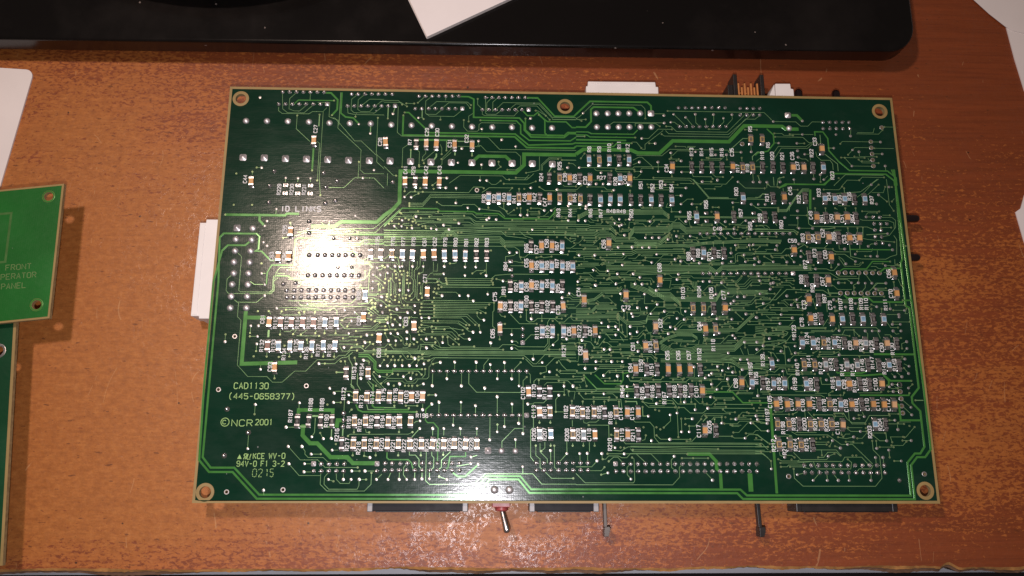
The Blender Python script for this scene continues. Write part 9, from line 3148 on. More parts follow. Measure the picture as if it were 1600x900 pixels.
PADS = """-77.94,61.54 -73.49,57.85 -112.81,43.56 -103.71,39.69 -99.2,39.61 -94.65,39.68 -75.48,40.05 -115.48,71.74 -71.53,43.25 -65.31,65.95 -32.22,39.77 -29.74,39.71 -44.52,40.49 -31.75,60.35 -24.21,56.06 -18.98,53.46 -32.92,55.43 -39.13,52.32 -55.72,64.48 -13.34,64.97 -40.52,46.59 -31.69,46 0.47,45.28 6.7,67.46 37.59,63.92 40.14,64.29 28.77,57.46 33.77,55.49 79.64,65.22 37.61,67 41.35,67.56 45.9,66.39 49.69,67.71 53.45,65.77 56.68,67.73 60.47,66.29 63.83,67.8 27.51,47.87 28.06,44.1 34.51,47.97 34.51,44.19 39.58,51.8 43.33,48.59 43.34,44.13 66.33,52.44 49.03,52.34 56.56,51.24 60.72,51.3 50.82,40.39 56.66,41.14 64.4,40.53 70.22,40.52 72.65,40.55 36.96,38.99 70.26,52.67 4.83,45.35 12.95,43.4 11.04,38.96 13.61,38.99 90.92,65.66 90.46,60.08 102.1,54.65 109.04,59.72 103.46,60.23 120.41,57.43 109.27,54.03 120.57,52.56 111.67,53.32 108.39,47.48 121.2,47.67 81.07,56.39 88.05,56.4 88.03,53.35 90.7,52.01 88.05,50.74 85.69,41.71 80.32,40.66 93.32,42.06 97.13,41.87 72.74,40.56 75.35,40.5 -110.07,21.1 -109.33,22.95 -106.31,27.61 -86.9,23.23 -108.46,-0.79 -109.84,3.32 -100.93,4.67 -97.21,3.45 -96.95,13.04 -77.59,25.43 -110.05,14.94 -108.66,13.59 -101,4.65 -97.29,3.43 -96.55,13.39 -68.89,5.94 -65.03,6.55 -70.25,3.39 -67.66,3.35 -68.98,5.94 -65.09,6.55 -62.49,6.51 -59.89,6.51 -56.15,6.48 -52.32,6.52 -44.8,6.54 -70.25,3.39 -67.66,3.35 -65.09,4.01 -70.23,0.87 -70.25,-1.71 -60.51,-2.34 -57.41,-2.31 -67.03,-4.81 -66.99,-7.98 -66.35,-10.55 -61.27,-9.27 -54.95,-7.97 -57.45,-10.47 -54.88,-10.45 -59.95,-12.35 -62.57,-14.98 -59.95,-14.96 -49.75,-12.33 -45.4,-4.2 -44.9,3.85 -71.5,-18.73 -72.2,-21.26 -63.86,-20.65 -63.15,-18.05 -60.66,-18.09 -57.44,-17.46 -57.39,-19.93 -54.9,-19.97 -61.26,-20.63 -50.49,-19.94 -50.4,-23.13 -44.75,-21.21 -72.21,-27.66 -66.43,-29.57 -63.82,-29.55 -61.3,-29.48 -58.71,-29.46 -56.19,-29.45 -53.66,-29.43 -51.11,-28.81 -45.4,-28.24 -58.14,-33.31 -55.6,-33.93 -66.43,-33.3 -63.29,-35.9 -59.39,-35.88 -51.1,-35.83 -48.03,-36.47 -46.77,-39.72 -103.66,-9.32 -79.78,-9.74 -76.14,-10.48 -77.19,-13.66 -77.87,-18.16 -79.26,-23.18 -72.05,-21.32 -71.41,-18.72 -66.73,-4.81 -66.9,-7.98 -66.35,-10.55 -108.18,-4.81 -112.22,-15.75 -109.57,-15.73 -109.62,-19.52 -109.63,-22.18 -120.7,-21.49 -107.71,-31.09 -87.7,-28.97 -72.37,-27.6 -74.74,-28.98 -72.91,-34.04 -59.9,32.9 -57.46,32.8 -32.31,28.58 -28.72,25.16 -39.75,22.98 -49.84,20.9 -21.15,12.07 -18.51,12.1 -33.39,6.49 -44.73,6.6 -37.23,6.45 -29.59,3.37 -37.24,3.3 -23.52,1.41 -17.18,26.44 -14.64,26.47 -8.39,28.33 -5.81,28.36 -13.36,37.09 -44.8,36.65 -41.01,36.61 -41,30.81 -36.62,28.99 -26.06,24.6 -55.47,25.39 -60.49,23.93 -63.26,21.59 -60.63,21.62 -56.79,20.93 -45.34,22.22 0.4,24.56 -34.08,-6.05 -52.43,-12.35 -49.78,-12.33 -45.33,-4.23 -39.07,-4.17 -35.96,-4.15 -29,-3.55 -30.25,-13 -34.06,-17.4 -31.49,-17.38 -35.31,-19.92 -44.75,-21.2 -50.52,-19.95 -27.78,-21.16 -20.35,-18.16 -13.33,-12.43 -5.65,-21.74 -7.03,-31.32 1.2,-36.37 -1.99,-36.39 -12.75,-26.87 -9.56,-28.05 -40.36,-28.12 -32.82,-28.07 -27.85,-28.89 -22.88,-28.14 -45.44,-28.15 -42.99,-33.99 -37.9,-36.45 -25.36,-33.89 -20.32,-33.87 -17.78,-36.35 -47.98,-36.42 -29.76,-37.17 -20.22,-20.59 -20.34,-23.05 42.51,31.45 46.58,31.5 50.91,40.39 56.65,40.95 70.13,40.57 72.73,40.46 44.63,37.81 42.67,34.77 61.91,32.28 68.83,31.66 71.47,31.69 74.07,31.72 43.99,24.73 42,28.37 30.63,24.56 19.31,25.26 19.24,22.69 23.12,25.31 4.1,24.6 6.68,24.5 28.69,18.25 31.24,18.28 33.74,18.31 37.02,17.7 40.21,18.99 45.28,19.05 18.55,14.49 23.66,14.64 27.44,14.54 29.98,14.57 20.47,11.99 4.17,11.35 9.92,11.41 30.65,8.89 41.37,9.47 9.26,5.8 18.03,4.44 23.77,4.5 26.15,3.26 24.3,0.76 26.85,0.78 17.35,0.69 10.01,0.08 3.56,1.46 40.25,4.53 61.9,15.77 67.07,15.83 60.05,12.74 65.21,9.49 70.31,9.55 59.94,9.53 66.35,25.24 58.64,24.82 49.14,1.9 51.58,1.93 99.63,8.8 115.06,40.1 117.4,36.04 121.67,39.23 111.8,27.28 119.2,20.86 111.4,15.87 120.34,14.62 106.05,10.02 102.36,9.06 92.64,34.26 83.55,32.23 86.05,29.32 85.82,26.57 81.06,26.61 86.13,13.87 85.85,11.65 102.45,14.7 106.24,12.79 114.4,12.1 111.91,12.07 77.28,15.8 70.22,9.5 75.46,9.56 80.48,9.52 83.17,9.55 90.94,7.01 98.97,1.85 103.77,1.9 106.28,1.92 108.82,1.81 111.29,1.83 116.45,1.88 72.75,40.61 75.35,40.5 80.46,40.72 74.87,1.7 116.23,32.43 119.4,16.42 85.45,16.5 11.78,-13.67 16.82,-15 14.21,-15.06 16.73,-18.01 24.53,-23.82 9.33,-30.03 12.04,-32.49 16.95,-32.67 20.59,-32.65 24.87,-8.04 28.15,-8.01 32.05,-6.73 34.57,-9.29 39.04,-11.82 36.5,-15.01 42.18,-9.22 24.43,-16.86 22.02,-14.91 21.94,-17.54 12.49,-23.17 24.52,-20.57 9.47,-27.59 15.04,-27.55 18.82,-27.53 5.57,-30.05 49.48,-32.18 50.16,-35.38 55.95,-33.51 56.54,-29.65 61.02,-26.52 63.54,-26.5 52.64,-29.03 62.87,-20.29 67.33,-20.17 67.14,-22.88 59.56,-18.87 58.81,-11.97 64.08,-10.06 67.94,-11.36 58.87,-6.18 58.18,-2.38 61.41,-3.7 63.89,-3.67 69.72,-2.5 9.8,0.17 17.36,0.83 24.3,0.76 26.85,0.7 76.15,-13.43 117.06,-7.69 83.04,-4.53 80.89,-6.53 79.47,-3.22 76.85,-10.13 80.85,-11.34 69.68,-2.5 73.58,-0.75 74.86,1.62 96.7,-7.19 100.7,-7.16 104.48,-5.78 112.15,-6.97 96.59,-4.5 97.52,-15.86 107,-15.92 109.57,-15.9 112.09,-15.88 117.19,-15.84 119.98,-10.71 117.23,-13.4 120.12,-13.4 120.07,-15.82 121.7,-19.73 121.55,-22.19 120.36,-26 121.56,-28.6 121.08,-31.2 118.54,-32.38 116.01,-32.4 80.75,-19.07 80.98,-21.6 80.91,-24.09 78.39,-26.71 80.87,-26.69 75.81,-23.47 74.47,-26.74 71.92,-18.91 67.32,-20.26 67.14,-22.88 67.74,-11.23 75.91,-30.61 91.27,-33.66 114.74,-35.11 120.49,-36.37 -82,-54.63 -88.63,-54.13 -84.7,-54.72 -97.56,-50.9 -93.57,-42.58 -108.54,-43.27 -110.01,-58.16 -96.39,-57.39 -91.78,-57.38 -88.49,-59.91 -95.81,-63.13 -90.53,-63.12 -90.57,-65.8 -71.88,-68.27 -74.61,-68.27 -77.23,-68.28 -82.23,-68.28 -74.54,-65.48 -70.06,-65.47 -66.07,-68.26 -81.83,-39.2 -76.81,-39.8 -81.87,-42.4 -76.77,-42.38 -83.46,-37.54 -68.62,-60.98 -81.5,-58.56 -103.68,-71.87 -51.16,-44.75 -46.73,-39.66 -48.03,-42.78 -51.92,-48.59 -51.97,-51.18 -47.49,-51.16 -43.68,-51.15 -37.99,-51.13 -32.33,-51.11 -34.2,-60.77 -16.39,-52.77 -18.99,-54.83 -27.85,-54.94 -25.29,-52.19 -22.8,-50.41 -17.87,-49.28 -40.5,-49.99 -45.54,-42.14 -37.93,-42.11 -32.89,-43.33 -25.36,-40.17 -20.18,-42.65 -14.71,-42.62 -1.99,-36.26 -3.85,-39.51 1.2,-36.24 -1.34,-59.47 -6.95,-58.47 -16.51,-63.96 -34.25,-62.99 -31.69,-63.19 -62.21,-68.25 -58.42,-68.24 -55.89,-68.24 -53.2,-68.23 -50.75,-68.03 -48.22,-68.03 -42.29,-68.22 11.97,-38.96 20.25,-36.35 20.23,-39.6 27.32,-46.62 30.39,-42.22 37.43,-45.52 43.88,-44.32 48.36,-43.8 49.57,-39.88 66.32,-39.37 34.97,-46.16 18.47,-59.51 10.74,-59.44 3.11,-59.46 5.74,-59.37 15.39,-57.46 28.06,-55.01 34.52,-54.54 38.73,-51.96 42.68,-47.47 41.39,-51.95 53,-48.88 58.06,-47.53 60.83,-54.05 65.19,-46.38 20.49,-67.99 35.73,-60.31 48.59,-68.26 12.66,-65.91 9.02,-61.88 120.57,-43.18 120.57,-45.79 114.86,-37.63 101.63,-51.62 99.08,-53.53 96.69,-56.12 91.48,-54.8 94.01,-57.36 89.5,-60.13 74.21,-60.49 83.49,-68.28 88.42,-68.28 92.26,-68.27 96.06,-68.26 103.67,-68.25 78.17,-66.39 106.05,-60.53 108.69,-60.53 111.01,-58.01 106.86,-57.4 115,-61.7 119.31,-54.71 115.02,-50.94 114.3,-47.71 110.61,-54.82 103.52,-46.5 99.84,-47.14 68.93,-48.94 69.04,-51.56 65.27,-46.45 69.26,-64.46 39.26,10.16 73.94,1.36 58.79,-17.88 59.99,-5.24 68.51,16.02 38.32,-15.65 55.93,1.53 64.81,12.07 -2.2,-4.56 0.39,-2.96 53.97,-17.02 31.9,-1.56 27.6,-2.96 41.56,-12.15 69.78,4.11 53.62,-2.79 68.68,10.76 20.08,23.1 53.43,-11.87 54.29,-30.47 50.39,-31.51 56.65,8.87 56.74,-24.24 44.2,-29.29 14.54,5.57 14.55,-23.25 61.42,-30.12 22.66,-10.16 69.48,-21.56 58.28,-8.45 46.27,9.79 47.51,-14.14 19.89,7.77 76.61,14.24 17.75,-16.04 19.99,-9.05 4.68,-20 69.98,2.39 18.91,-2.88 29.65,-10.17 -0.82,-19.59 63.87,-27.78 23.1,-11.27 21.05,19.12 52.79,-3.17 48.05,-33.19 57.95,-31.09 51.99,-37.18 70.66,-6.09 32.64,11.99 10.97,-18.74 48.15,8.81 68.41,8.37 39.68,2.55 17.58,23.71 61.75,22.06 -29.57,24.48 -47.92,20.57 -43.32,20.57 -12.85,20.86 63.23,-48.8 40.26,-41.7 65.63,-47.59 71.49,-53.39 83.16,-6.51 117.04,8.57 119.97,-9.81 83.33,-7.31 112.58,-0.4 122.27,-8.22 96.69,-24.69 91.16,22.56 86.09,22.56 78.74,-36.57 113.65,-36 -60.83,6.37 -54.36,-26.83 -64.35,-14.23 35.58,-17.44 18.43,-38.52 95.91,43.83 7.01,29.25 17.55,36.6 -3.61,36.52 21.05,39.21 0.51,30.18 7.14,30.18 -93.05,-7.66"""
PRINT = """ID;-103.12;27.66;1.93;2.94;w
LINKS;-94.72;27.72;1.93;9.07;w
CAD1130;-110.39;-36.85;2.02;11.67;c
(445-0658377);-106.52;-40.45;1.85;22.67;c
COPY;-118.31;-49.27;2.77;2.77;c
NCR;-112.53;-49.53;2.1;6.93;c
2001;-105.09;-49.25;1.85;5.79;c
TRI;-112.48;-60.81;1.51;1.51;c
UR;-109.89;-60.77;1.76;2.43;c
KCE;-106.01;-60.6;1.76;3.78;c
WV-0;-99.93;-60.5;1.76;5.37;c
94V-0;-109.91;-63.13;1.76;6.55;c
F1;-103.92;-63.11;1.76;2.35;c
3-2;-99.22;-63.1;1.76;3.86;c
02;-106.08;-66.14;2.6;3.27;d
15;-102.08;-66.14;2.6;2.6;d"""
def pairs(s): return [tuple(map(float, w.split(','))) for w in s.split()]

board = empty("circuit_board", (0, 0, HB))
tag(board, "large green circuit board lying solder side up in the middle of the table", "circuit board")
BW, BH = 127.0, 76.0
mounts = [(-122.6, 71.1), (-0.2, 70.1), (121.5, 70.2), (-123.0, -72.5), (122.3, -71.7)]
rings = pairs(RINGS)
hole_small = [(x, y, 0.52, 10) for x, y in rings]
plate("laminate", [(-BW, -BH), (BW, -BH), (BW, BH), (-BW, BH)], [(x, y, 1.95, 28) for x, y in mounts] + hole_small, -1.6, -0.05, M['fr4'], M['fr4_edge'], board)
I = 0.95
plate("solder_mask", [(-BW + I, -BH + I), (BW - I, -BH + I), (BW - I, BH - I), (-BW + I, BH - I)], [(x, y, 3.05, 32) for x, y in mounts] + hole_small, -0.05, 0.0, M['mask'], None, board)
for x, y in mounts:
    MB().annulus(x, y, 2.02, 2.75, 0.0, 28).obj("mounting_ring", M['fr4'], board, (0, 0, -0.012), True)
rm = MB()
for x, y in rings: rm.annulus(x, y, 0.53, 0.86, 0.035, 12)
ro = rm.obj("hole_rings", M['pad'], board); ro["kind"] = "stuff"

# copper tracks under the lacquer: the 300 largest each on its own, the hair-thin rest joined
tracks = []
for i, l in enumerate(TRACKS.splitlines()):
    a = l.split()
    pts = pairs(' '.join(a[1:]))
    L = sum(math.hypot(q[0] - p[0], q[1] - p[1]) for p, q in zip(pts, pts[1:]))
    tracks.append((float(a[0]), pts, L, 0.028 + 0.0006 * (i % 37)))
big = sorted(range(len(tracks)), key=lambda i: -tracks[i][0] * tracks[i][2])[:300]
bigs = set(big)
rest = MB()
for i, (w, pts, L, z) in enumerate(tracks):
    if i in bigs:
        MB().strip(pts, w if w > 0.33 else w * 0.55, 0.0, z, 0.05 if w > 0.33 else 0.012).obj("copper_track", M['track'] if w > 0.33 else M['track_thin'], board)
    else:
        rest.strip(pts, w * 0.55, 0.0, z, 0.012)
ro = rest.obj("thin_copper_tracks", M['track_thin'], board); ro["kind"] = "stuff"

vmb = MB()
for i, (x, y) in enumerate(pairs(VIAS)): vmb.annulus(x, y, 0.15, 0.36, 0.062 + 0.0005 * (i % 7), 8)
ro = vmb.obj("vias", M['via'], board); ro["kind"] = "stuff"
pmb = MB()
for i, (x, y) in enumerate(pairs(PADS)):
    s = 0.52 + 0.05 * ((i * 7) % 5 - 2) / 2
    pmb.lathe([(s, 0.0), (s * 0.96, 0.07), (s * 0.6, 0.13), (s * 0.2, 0.15)], 10, (x, y, 0))
ro = pmb.obj("test_points", M['pad'], board, smooth=True); ro["kind"] = "stuff"

# soldered pins
prof = [(1.0, 0.0), (0.97, 0.05), (0.80, 0.22), (0.58, 0.48), (0.42, 0.62), (0.36, 0.66), (0.33, 0.92), (0.2, 0.98)]
ball = [(1.0, 0.0), (0.98, 0.10), (0.86, 0.34), (0.64, 0.55), (0.38, 0.68), (0.12, 0.73)]
me_pin = MB().lathe(prof, 14).mesh("solder_joint", M['solder'], True)
me_ball = MB().lathe(ball, 14).mesh("solder_ball", M['solder_dull'], True)
sqm = MB()   # square pad with a tent of solder rising to the pin
for r_, z_ in ((1.0, 0.0), (0.99, 0.06), (0.78, 0.20), (0.50, 0.42), (0.26, 0.60), (0.10, 0.66)):
    q_ = []
    for i_ in range(16):
        a_ = 2 * math.pi * i_ / 16 + math.pi / 16
        k_ = 1.0 / max(abs(math.cos(a_)), abs(math.sin(a_)))
        t_ = max(0.0, (r_ - 0.3) / 0.7) ** 0.6
        q_.append((r_ * math.cos(a_) * (1 + (k_ - 1) * t_), r_ * math.sin(a_) * (1 + (k_ - 1) * t_), z_))
    sqm.v += q_
for k_ in range(5):
    sqm.f += [(k_ * 16 + i_, k_ * 16 + (i_ + 1) % 16, (k_ + 1) * 16 + (i_ + 1) % 16, (k_ + 1) * 16 + i_) for i_ in range(16)]
sqm.f.append(tuple(80 + i_ for i_ in range(16)))
me_sq = sqm.mesh("square_solder_joint", M['solder_dull'], True)
J = [l.split() for l in JOINTS.splitlines()]
J.sort(key=lambda a: -float(a[2]))
small = MB()
for i, a in enumerate(J):
    x, y, d = float(a[0]), float(a[1]), float(a[2]); s = d / 2
    sq = len(a) > 3
    r = random.Random(i * 13 + 5)
    if i < 300:
        me = me_sq if sq else (me_ball if d > 2.2 else me_pin)
        place("solder_joint", me, board, (x, y, 0.02), r.uniform(0, 0 if sq else 6.28), (s, s, s * r.uniform(0.75, 1.15)))
    else:
        small.lathe([(q * s, h * s * r.uniform(0.8, 1.1)) for q, h in prof], 10, (x, y, 0.02))
ro = small.obj("small_solder_joints", M['solder'], board, smooth=True); ro["kind"] = "stuff"

# surface-mounted chips
def terminal(sgn, h, w=0.82):
    mb = MB()
    y0, y1 = 1.02, 1.62
    mb.box(-w - 0.02, w + 0.02, min(sgn * y0, sgn * y1), max(sgn * y0, sgn * y1), 0.02, h + 0.03)
    n = len(mb.v)
    ww = w + 0.06
    sec = [(1.622, h * 0.90), (1.76, h * 0.55), (1.98, h * 0.30), (2.25, h * 0.14), (2.42, 0.0)]
    cols = [(-1.0, 0.0), (-0.93, 0.45), (-0.55, 0.92), (0.0, 1.0), (0.55, 0.92), (0.93, 0.45), (1.0, 0.0)]
    for cx, ch in cols:      # fillet: concave towards the pad, rounded across
        mb.v += [(cx * ww, sgn * (1.62 + (yy - 1.62) * (0.93 + 0.07 * ch)), hh * ch) for yy, hh in sec]
    q = len(sec)
    for c_ in range(len(cols) - 1):
        mb.f += [(n + c_ * q + i, n + c_ * q + i + 1, n + (c_ + 1) * q + i + 1, n + (c_ + 1) * q + i) for i in range(q - 1)]
    me = mb.mesh("solder_terminal", M['solder'], True)
    return me
T_res = [terminal(s, 0.56) for s in (1, -1)]
T_cap = [terminal(s, 0.92, 0.84) for s in (1, -1)]
CAPS = [plain('orange_ceramic_%d' % i, c_, 0.42, nscale=9, var=0.16) for i, c_ in enumerate(((0.60, 0.31, 0.105), (0.64, 0.36, 0.15), (0.52, 0.27, 0.10), (0.62, 0.38, 0.20)))]
body_cap = [MB().box(-0.80, 0.80, -1.02, 1.02, 0.08, 0.92).mesh("chip_capacitor", m_) for m_ in CAPS]
body_w = MB().box(-0.80, 0.80, -1.02, 1.02, 0.08, 0.55).mesh("chip_resistor", M['alumina'])
body_g = MB().box(-0.80, 0.80, -1.02, 1.02, 0.08, 0.55).mesh("chip_resistor_ochre", M['goldframe'])
def glass(mat, w, l): return MB().prism([(-w, -l), (w, -l), (w, l), (-w, l)], 0.551, 0.60).mesh("resistor_glass", mat)
GL = {'k': glass(M['g_black'], 0.80, 0.98), 'y': glass(M['g_brown'], 0.52, 0.72), 'r': glass(M['g_red'], 0.78, 0.92),
      'b': glass(M['g_blue'], 0.74, 0.86), 't': glass(M['g_grey'], 0.72, 0.84)}
CODES = ['103', '472', '101', '331', '102', '000']
def marking(code, mat, h, w):
    mb = MB(); letters(mb, code, 0, 0, h, w, 0.60, 0.606, 0.085, math.pi / 2)
    return mb.mesh("value_marking", mat)
MK = {(c, k): marking(c, m, 0.75, 1.15) for c in CODES for k, m in (('light', M['mark']), ('dark', M['mark_dark']))}
blank = MB().box(-0.82, 0.82, -0.55, 0.55, 0.0, 0.06).lathe([(0.7, 0.06), (0.55, 0.16), (0.2, 0.2)], 12, (0, 0, 0), 'z', 0.75).mesh("solder_pad", M['solder'], True)

silk = MB()
for i, l in enumerate(COMPS.splitlines()):
    a = l.split(); name, kind = a[0], a[1]
    x, y, lx, ly = map(float, a[2:6])
    horiz = len(a) > 6
    wd = 1.0 * len(name) + 0.05
    letters(silk, name, lx, ly, 1.25, wd, 0.055, 0.085 + 0.0003 * (i % 9), 0.23, 0 if horiz else math.pi / 2)
    rr = random.Random(i)
    rz = rr.gauss(0, 0.03); x += rr.gauss(0, 0.06); y += rr.gauss(0, 0.06)
    sz = (rr.uniform(0.93, 1.05), rr.uniform(0.94, 1.04), rr.uniform(0.85, 1.1))
    if kind == 'n':
        for s in (1, -1): place("solder_pad", blank, board, (x, y + s * 1.55, 0.05), 0, (1, 1, 1))
        continue
    if kind == 'o':
        c = place("chip_capacitor", body_cap[random.Random(i + 77).choice((0, 0, 1, 2, 3))], board, (x, y, 0.05), rz, sz)
        for me in T_cap: place("solder_terminal", me, c)
        continue
    c = place("chip_resistor", body_g if kind == 'y' else body_w, board, (x, y, 0.05), rz, sz)
    for me in T_res: place("solder_terminal", me, c)
    place("resistor_glass", GL[kind], c)
    code = CODES[(i * 5 + len(name)) % 6]
    place("value_marking", MK[(code, 'dark' if kind in 'bt' else 'light')], c)
silk.obj("silkscreen_print", M['silk'], board)

# larger writing: ID LINKS in ink, the rest etched in copper
for l in PRINT.splitlines():
    t, x, y, h, w, how = l.split(';')
    x, y, h, w = map(float, (x, y, h, w))
    mb = MB()
    if t == 'COPY':
        mb.strip([(x + h / 2 * math.cos(a * math.pi / 10), y + h / 2 * math.sin(a * math.pi / 10)) for a in range(21)], 0.24, 0, 0.05, 0.01)
        letters(mb, 'C', x, y, h * 0.45, h * 0.55, 0, 0.051, 0.24)
    elif t == 'TRI':
        mb.prism([(x - w / 2, y - h / 2), (x + w / 2, y - h / 2), (x, y + h / 2)], 0.0, 0.05)
    elif t == 'UR':   # the mirrored-R and U recognised-component mark
        for pl in ([(0, 0), (1.5, 6)], [(1.5, 6), (-0.6, 6), (-1.2, 4.6), (-0.6, 3.2), (0.8, 3.2)], [(-0.4, 3.2), (-1.4, 0)],
                   [(2.2, 6), (1.2, 1), (1.8, 0), (3.0, 0), (3.6, 1)], [(4.6, 6), (3.4, 0), (4.2, 0)]):
            mb.strip([(x + (q[0] - 1.6) * w / 6, y + q[1] * h / 6 - h / 2) for q in pl], 0.27, 0, 0.05, 0.01)
    else:
        letters(mb, t, x, y, h, w, 0.0, 0.06, {'d': 0.2, 'w': 0.38}.get(how, 0.25), 0.0, 0.0, how == 'd')
    po = mb.obj("printed_mark" if t in ('COPY', 'TRI', 'UR') else "printed_text", M['silk'] if how == 'w' else M['etched'], board)
    if how == 'd': po["kind"] = "stuff"

# ---- parts hanging under the board's edge (z measured from the board top)
ZT = -HB + 0.1
def part(name, mb, mat, bev=0.0, parent=board, smooth=False, seg=2):
    o = mb.obj(name, mat, parent, (0, 0, 0), smooth)
    return bevel_mod(o, bev, seg) if bev else o
# white power connector at the left edge
w1 = part("white_connector", MB().prism([(-134.1, -12.1), (-131.2, -12.1), (-131.2, -13.0), (-118, -13.0), (-118, 23.9), (-131.8, 23.9), (-131.8, 22.6), (-134.0, 22.6)], ZT, -1.75), M['white_pl'], 0.25)
part("connector_ridge", MB().box(-133.6, -131.9, -11.6, 22.0, -1.8, -1.62), M['white_pl'], 0.08, w1)
# white connector at the top edge
w2 = part("white_connector", MB().prism([(8.2, 66), (36.3, 66), (36.3, 79.9), (35.4, 79.9), (35.2, 81.9), (9.0, 81.7), (8.9, 79.7), (8.2, 79.7)], ZT, -1.75), M['white_pl'], 0.25)
part("connector_ridge", MB().box(10, 34.5, 80.6, 80.9, -1.8, -1.64), M['white_pl'], 0.05, w2)
# small wedge-shaped white connector
w3 = part("white_connector", MB().prism([(81.9, 68), (89.4, 68), (89.3, 79.9), (88.3, 80.1), (88.2, 82.2), (82.3, 82.1)], -8.5, -1.75), M['white_pl'], 0.2)
wm = MB(); n = 0
wm.v += [(79.4, 68, -8.5), (81.9, 68, -8.5), (81.9, 81.9, -8.5), (79.4, 76.8, -8.5), (81.9, 68, -1.9), (81.9, 81.9, -1.9), (79.6, 76.0, -4.5), (79.6, 68, -4.5)]
wm.f += [(0, 3, 2, 1), (4, 5, 6, 7), (0, 7, 6, 3), (3, 6, 5, 2), (1, 2, 5, 4), (0, 1, 4, 7)]
part("connector_wedge", wm, M['white_pl'], 0.1, w3)
# black pin socket with copper contacts
bkc = part("black_socket", MB().box(64.2, 67.4, 66, 82.5, ZT, -4.0), M['black_pl'], 0.2)
part("socket_wall", MB().box(66.0, 67.5, 66, 86.1, -9.5, -2.2), M['black_pl'], 0.2, bkc)
part("socket_wall", MB().box(76.6, 78.1, 66, 86.1, -9.5, -2.2), M['black_pl'], 0.2, bkc)
part("socket_back", MB().box(67.5, 76.6, 66, 76.5, -9.5, -2.0), M['black_pl'], 0.2, bkc)
for i in range(7):
    xx = 68.0 + i * 1.24
    yy = 82.9 if i % 2 == 0 else 81.2
    part("contact_pin", MB().box(xx, xx + 0.62, 75, yy, -4.2, -3.5), M['copper'], 0, bkc)
for xx, yy in ((68.6, 79.1), (71.1, 79.0)):
    part("contact_bridge", MB().box(xx, xx + 0.8, yy, yy + 0.4, -4.9, -4.62), M['copper'], 0, bkc)
# smoked lamps at the top and right edges
def led(p, d, r=1.6, L=5.0):
    ax = 'x' if d[0] else 'y'
    s = d[0] or d[1]
    prof = [(r * 0.95, -L), (r, -L * 0.5), (r, 0), (r * 0.86, r * 0.5), (r * 0.5, r * 0.87), (r * 0.1, r)]
    mb = MB().lathe([(a, h * s) for a, h in prof], 16, p, ax)
    o = part("indicator_lamp", mb, M['led'], 0, board, True)
    b = (p[0] - d[0] * L, p[1] - d[1] * L, p[2])
    part("lamp_holder", MB().box(b[0] - 2.1, b[0] + 2.1, b[1] - 2.1, b[1] + 2.1, p[2] - 2.2, -1.62), M['black_pl'], 0.2, o)
led((92.4, 80.0, -5.0), (0, 1)); led((107.4, 80.0, -5.2), (0, 1))
led((133.0, 28.4, -4.6), (1, 0), 1.5, 7.0); led((131.6, 13.1, -4.8), (1, 0), 1.5, 6.0)
# ribbon-cable headers along the bottom edge
def header(x0, x1, mat, clips):
    o = part("ribbon_header", MB().box(x0, x1, -78.7, -68, ZT, -2.6), mat, 0.2)
    part("header_slot", MB().box(x0 + 1.6, x1 - 1.6, -79.05, -78.7, ZT + 1.0, -3.1), M['black_pl'], 0.1, o)
    for xx in (x0 - 1.2, x1 - 0.7):
        part("header_clip", MB().box(xx, xx + 1.9, -78.9, -75, ZT, -2.4), clips, 0.25, o)
    return o
header(-68.0, -36.3, M['grey_pl'], M['tin']); header(-13.0, 8.4, M['grey_pl'], M['tin']); header(79.0, 112.0, M['black_pl'], M['black_pl'])
# long eject levers
def lever(x, y0, y1, lean, mat):
    o = part("eject_lever", MB().prism([(x - 0.55, y0), (x - 0.55 + lean * 0.7, y1 + 3.2), (x + 0.55 + lean * 0.7, y1 + 3.2), (x + 0.55, y0)][::1], -7.6, -5.0), mat, 0.12)
    part("lever_grip", MB().prism([(x - 0.7 + lean, y1), (x + 0.75 + lean, y1 + 0.1), (x + 1.5 + lean, y1 + 2.6), (x + 1.2 + lean, y1 + 3.5), (x - 0.5 + lean * 0.7, y1 + 3.2)], -8.6, -4.4), mat, 0.15, o)
    for q in range(4):
        part("grip_rib", MB().box(x - 0.75 + lean, x + 0.95 + lean + 0.12 * q, y1 + 0.25 + q * 0.55, y1 + 0.5 + q * 0.55, -8.7, -4.2), mat, 0, o)
lever(11.9, -72, -87.2, 0.3, M['lever']); lever(65.3, -72, -87.3, 0.6, M['black_pl'])
# toggle switch
sw = part("toggle_switch", MB().box(-26.9, -20.7, -77.4, -69, -9.0, -2.2), M['red_pl'], 0.25)
part("switch_collar", MB().lathe([(2.3, 0.0), (2.3, -1.0), (1.9, -1.4)], 18, (-23.6, -77.3, -5.4), 'y'), M['red_pl'], 0, sw, True)
L0, L1 = Vector((-23.7, -77.5, -5.4)), Vector((-21.55, -85.9, -4.4))
dd = (L1 - L0)
pts = [tuple(L0 + dd * t) for t in (0, 0.15, 0.6, 0.86, 0.93, 0.975, 1.0)]
part("toggle_bat", MB().tube(pts, [0.85, 0.92, 1.15, 1.28, 1.2, 0.9, 0.35], 18), M['steel'], 0, sw, True)

